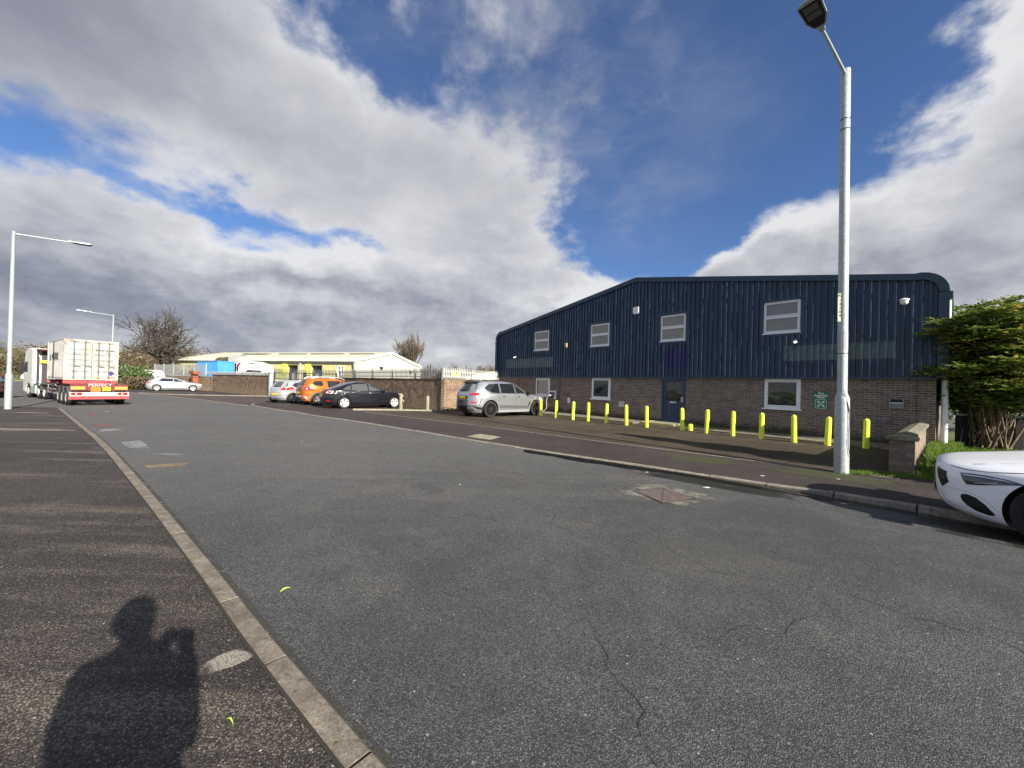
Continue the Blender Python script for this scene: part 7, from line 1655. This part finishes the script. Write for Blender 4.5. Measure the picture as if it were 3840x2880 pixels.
def weeds():
    rr = random.Random(8); m = MB()
    for k in range(34):
        x = rr.choice([rr.uniform(13.4, 20.3), rr.uniform(13.4, 17), rr.uniform(.2, 1.4)]); y = -rr.uniform(.06, .35); c = FW(x, y, .03)
        if x < 2: c = Vector((-3.7 + rr.uniform(0, .8), 21.2 + rr.uniform(0, .9), .02))
        for j in range(rr.randint(6, 18)):
            a = rr.uniform(0, 6.28); L = rr.uniform(.04, .17); d = Vector((math.cos(a), math.sin(a), rr.uniform(.4, 1.6))).normalized(); s = d.orthogonal().normalized() * L * .2; m.add([c, c + d * L * .5 + s, c + d * L, c + d * L * .5 - s], [(0, 1, 2, 3)])
    o = m.obj('weeds', MATS['sunny_grass'], recalc=False); o['kind'] = 'stuff'; tag(o, 'small weeds growing from the foot of the brick wall', 'weeds')
weeds()

# ------------------------------------------------------------------ the photographer (only the shadow falls in view)
def person():
    t = thing('person', 'person in a dark jacket holding a phone up sideways, standing on the left pavement', 'person', (0, 0, 0))
    V = []; E_ = []; Rd = []
    def v(p, r, par=None):
        V.append(p); Rd.append(r if hasattr(r, '__len__') else (r, r)); i = len(V) - 1
        if par is not None: E_.append((par, i))
        return i
    O = Vector((.035, -.26, 0)); 
    def P(x, y, z): return tuple(O + Vector((x, y, z)))
    pel = v(P(0, 0, 1.0), (.215, .15)); wa = v(P(-.01, .0, 1.12), (.21, .15), pel); ch = v(P(-.02, .01, 1.34), (.225, .15), wa); uc = v(P(-.03, .01, 1.48), (.16, .11), ch); nk = v(P(-.045, .02, 1.58), (.065, .065), uc); hd0 = v(P(-.06, .035, 1.66), (.075, .085), nk); hd1 = v(P(-.065, .04, 1.76), (.088, .10), hd0); hd2 = v(P(-.07, .03, 1.83), (.06, .07), hd1)
    for s, kx in ((-1, -.14), (1, .13)):
        hp = v(P(s * .12, 0, .93), .13, pel); kn = v(P(s * .15, .02, .50), .085, hp); an = v(P(s * .16, -.02, .10), .055, kn); v(P(s * .16, .14, .045), .042, an)
    # left arm hangs bent, right arm raises the phone; both hands near (0,0,1.52)
    hands = []
    ls = v(P(-.23, .0, 1.44), .085, uc); le = v(P(-.30, .04, 1.14), .085, ls); lw = v(P(-.08, .19, 1.36), .040, le)
    rs = v(P(.15, .0, 1.44), .085, uc); re_ = v(P(.205, .06, 1.17), .062, rs); rw = v(P(.115, .19, 1.40), .038, re_)
    for w, pc, fd, up_ in ((lw, Vector(P(-.045, .205, 1.445)), Vector((.25, .2, .9)), Vector((0, 0, 1))), (rw, Vector(P(.085, .205, 1.475)), Vector((-.25, .2, .95)), Vector((-1, 0, 0)))):
        pi = v(tuple(pc), .032, w); fd = fd.normalized(); sp_ = fd.cross(Vector((0, 1, 0))).normalized()
        for k, L in enumerate((.060, .070, .066, .052)):
            o = sp_ * (.027 - .018 * k); a = v(tuple(pc + o + fd * .035), .0095, pi); b = v(tuple(pc + o + fd * (.035 + L * .5)), .009, a); v(tuple(pc + o * .9 + fd * (.035 + L * .85) + Vector((-.006, -.004, 0))), .008, b)
        a = v(tuple(pc + sp_ * .034 + fd * .01), .011, pi); v(tuple(pc + sp_ * .055 + fd * .04), .009, a)
    me = bpy.data.meshes.new('body'); me.from_pydata(V, E_, []); o = bpy.data.objects.new('body', me); C.objects.link(o)
    sk = o.modifiers.new('skin', 'SKIN'); sk.use_smooth_shade = True
    for i, r in enumerate(Rd): me.skin_vertices[0].data[i].radius = r
    me.skin_vertices[0].data[0].use_root = True
    o.modifiers.new('sub', 'SUBSURF').levels = 2; bpy.context.view_layer.update()
    m2 = bpy.data.meshes.new_from_object(o.evaluated_get(bpy.context.evaluated_depsgraph_get())); o.modifiers.clear(); o.data = m2; m2.name = 'body'
    skin = material('skin', (.45, .27, .19), .55); jk = material('dark_jacket', (.03, .032, .04), .85); tr_ = material('dark_trousers', (.035, .035, .042), .9)
    m2.materials.clear()
    for m in (jk, skin, tr_): m2.materials.append(m)
    for p in m2.polygons:
        c = p.center; hand = (c - Vector(P(.085, .205, 1.49))).length < .085 or (c - Vector(P(-.04, .21, 1.47))).length < .085
        p.material_index = 1 if (c.z > 1.60 or hand) else (2 if c.z < .98 else 0); p.use_smooth = True
    o.parent = t
    hm = MB(); hm.lathe([(.0, .12), (.05, .11), (.088, .07), (.105, .01), (.10, -.05), (.085, -.09)], 20, P(-.067, .015, 1.77), capends=False); hm.obj('hair', material('brown_hair', (.05, .035, .025), .8), t, smooth='all')
    f = MB(); hc = Vector(P(-.062, .04, 1.72))
    f.tube([hc + Vector((0, .088, .02)), hc + Vector((0, .118, -.012))], [.008, .014], 8); f.obj('nose', skin, t, smooth='all')
    for s in (-1, 1):
        f = MB(); f.lathe([(.0, .008), (.011, .004), (.012, 0)], 10, tuple(hc + Vector((s * .033, .086, .03))), 'y'); f.obj('eye', M_WHITE, t)
        f = MB(); f.tube([hc + Vector((s * .088, 0, .03)), hc + Vector((s * .098, -.01, 0)), hc + Vector((s * .088, 0, -.03))], .010, 6); f.obj('ear', skin, t, smooth='all')
    f = MB(); f.tube([hc + Vector((-.025, .086, -.045)), hc + Vector((0, .093, -.047)), hc + Vector((.025, .086, -.045))], .006, 6); f.obj('mouth', material('lips', (.35, .12, .10), .5), t)
    ph = thing('phone', 'slim dark phone held sideways at the photographer\'s chin height', 'phone', (.065, -.014, 1.50)); m = MB(); m.box(-.085, .075, -.004, .004, -.038, .038); m.obj('case', M_BLACK, ph, bevel=.003)
    m = MB(); m.box(-.08, .07, -.0052, -.0042, -.034, .034); m.obj('screen', M_GLASS, ph)
person()
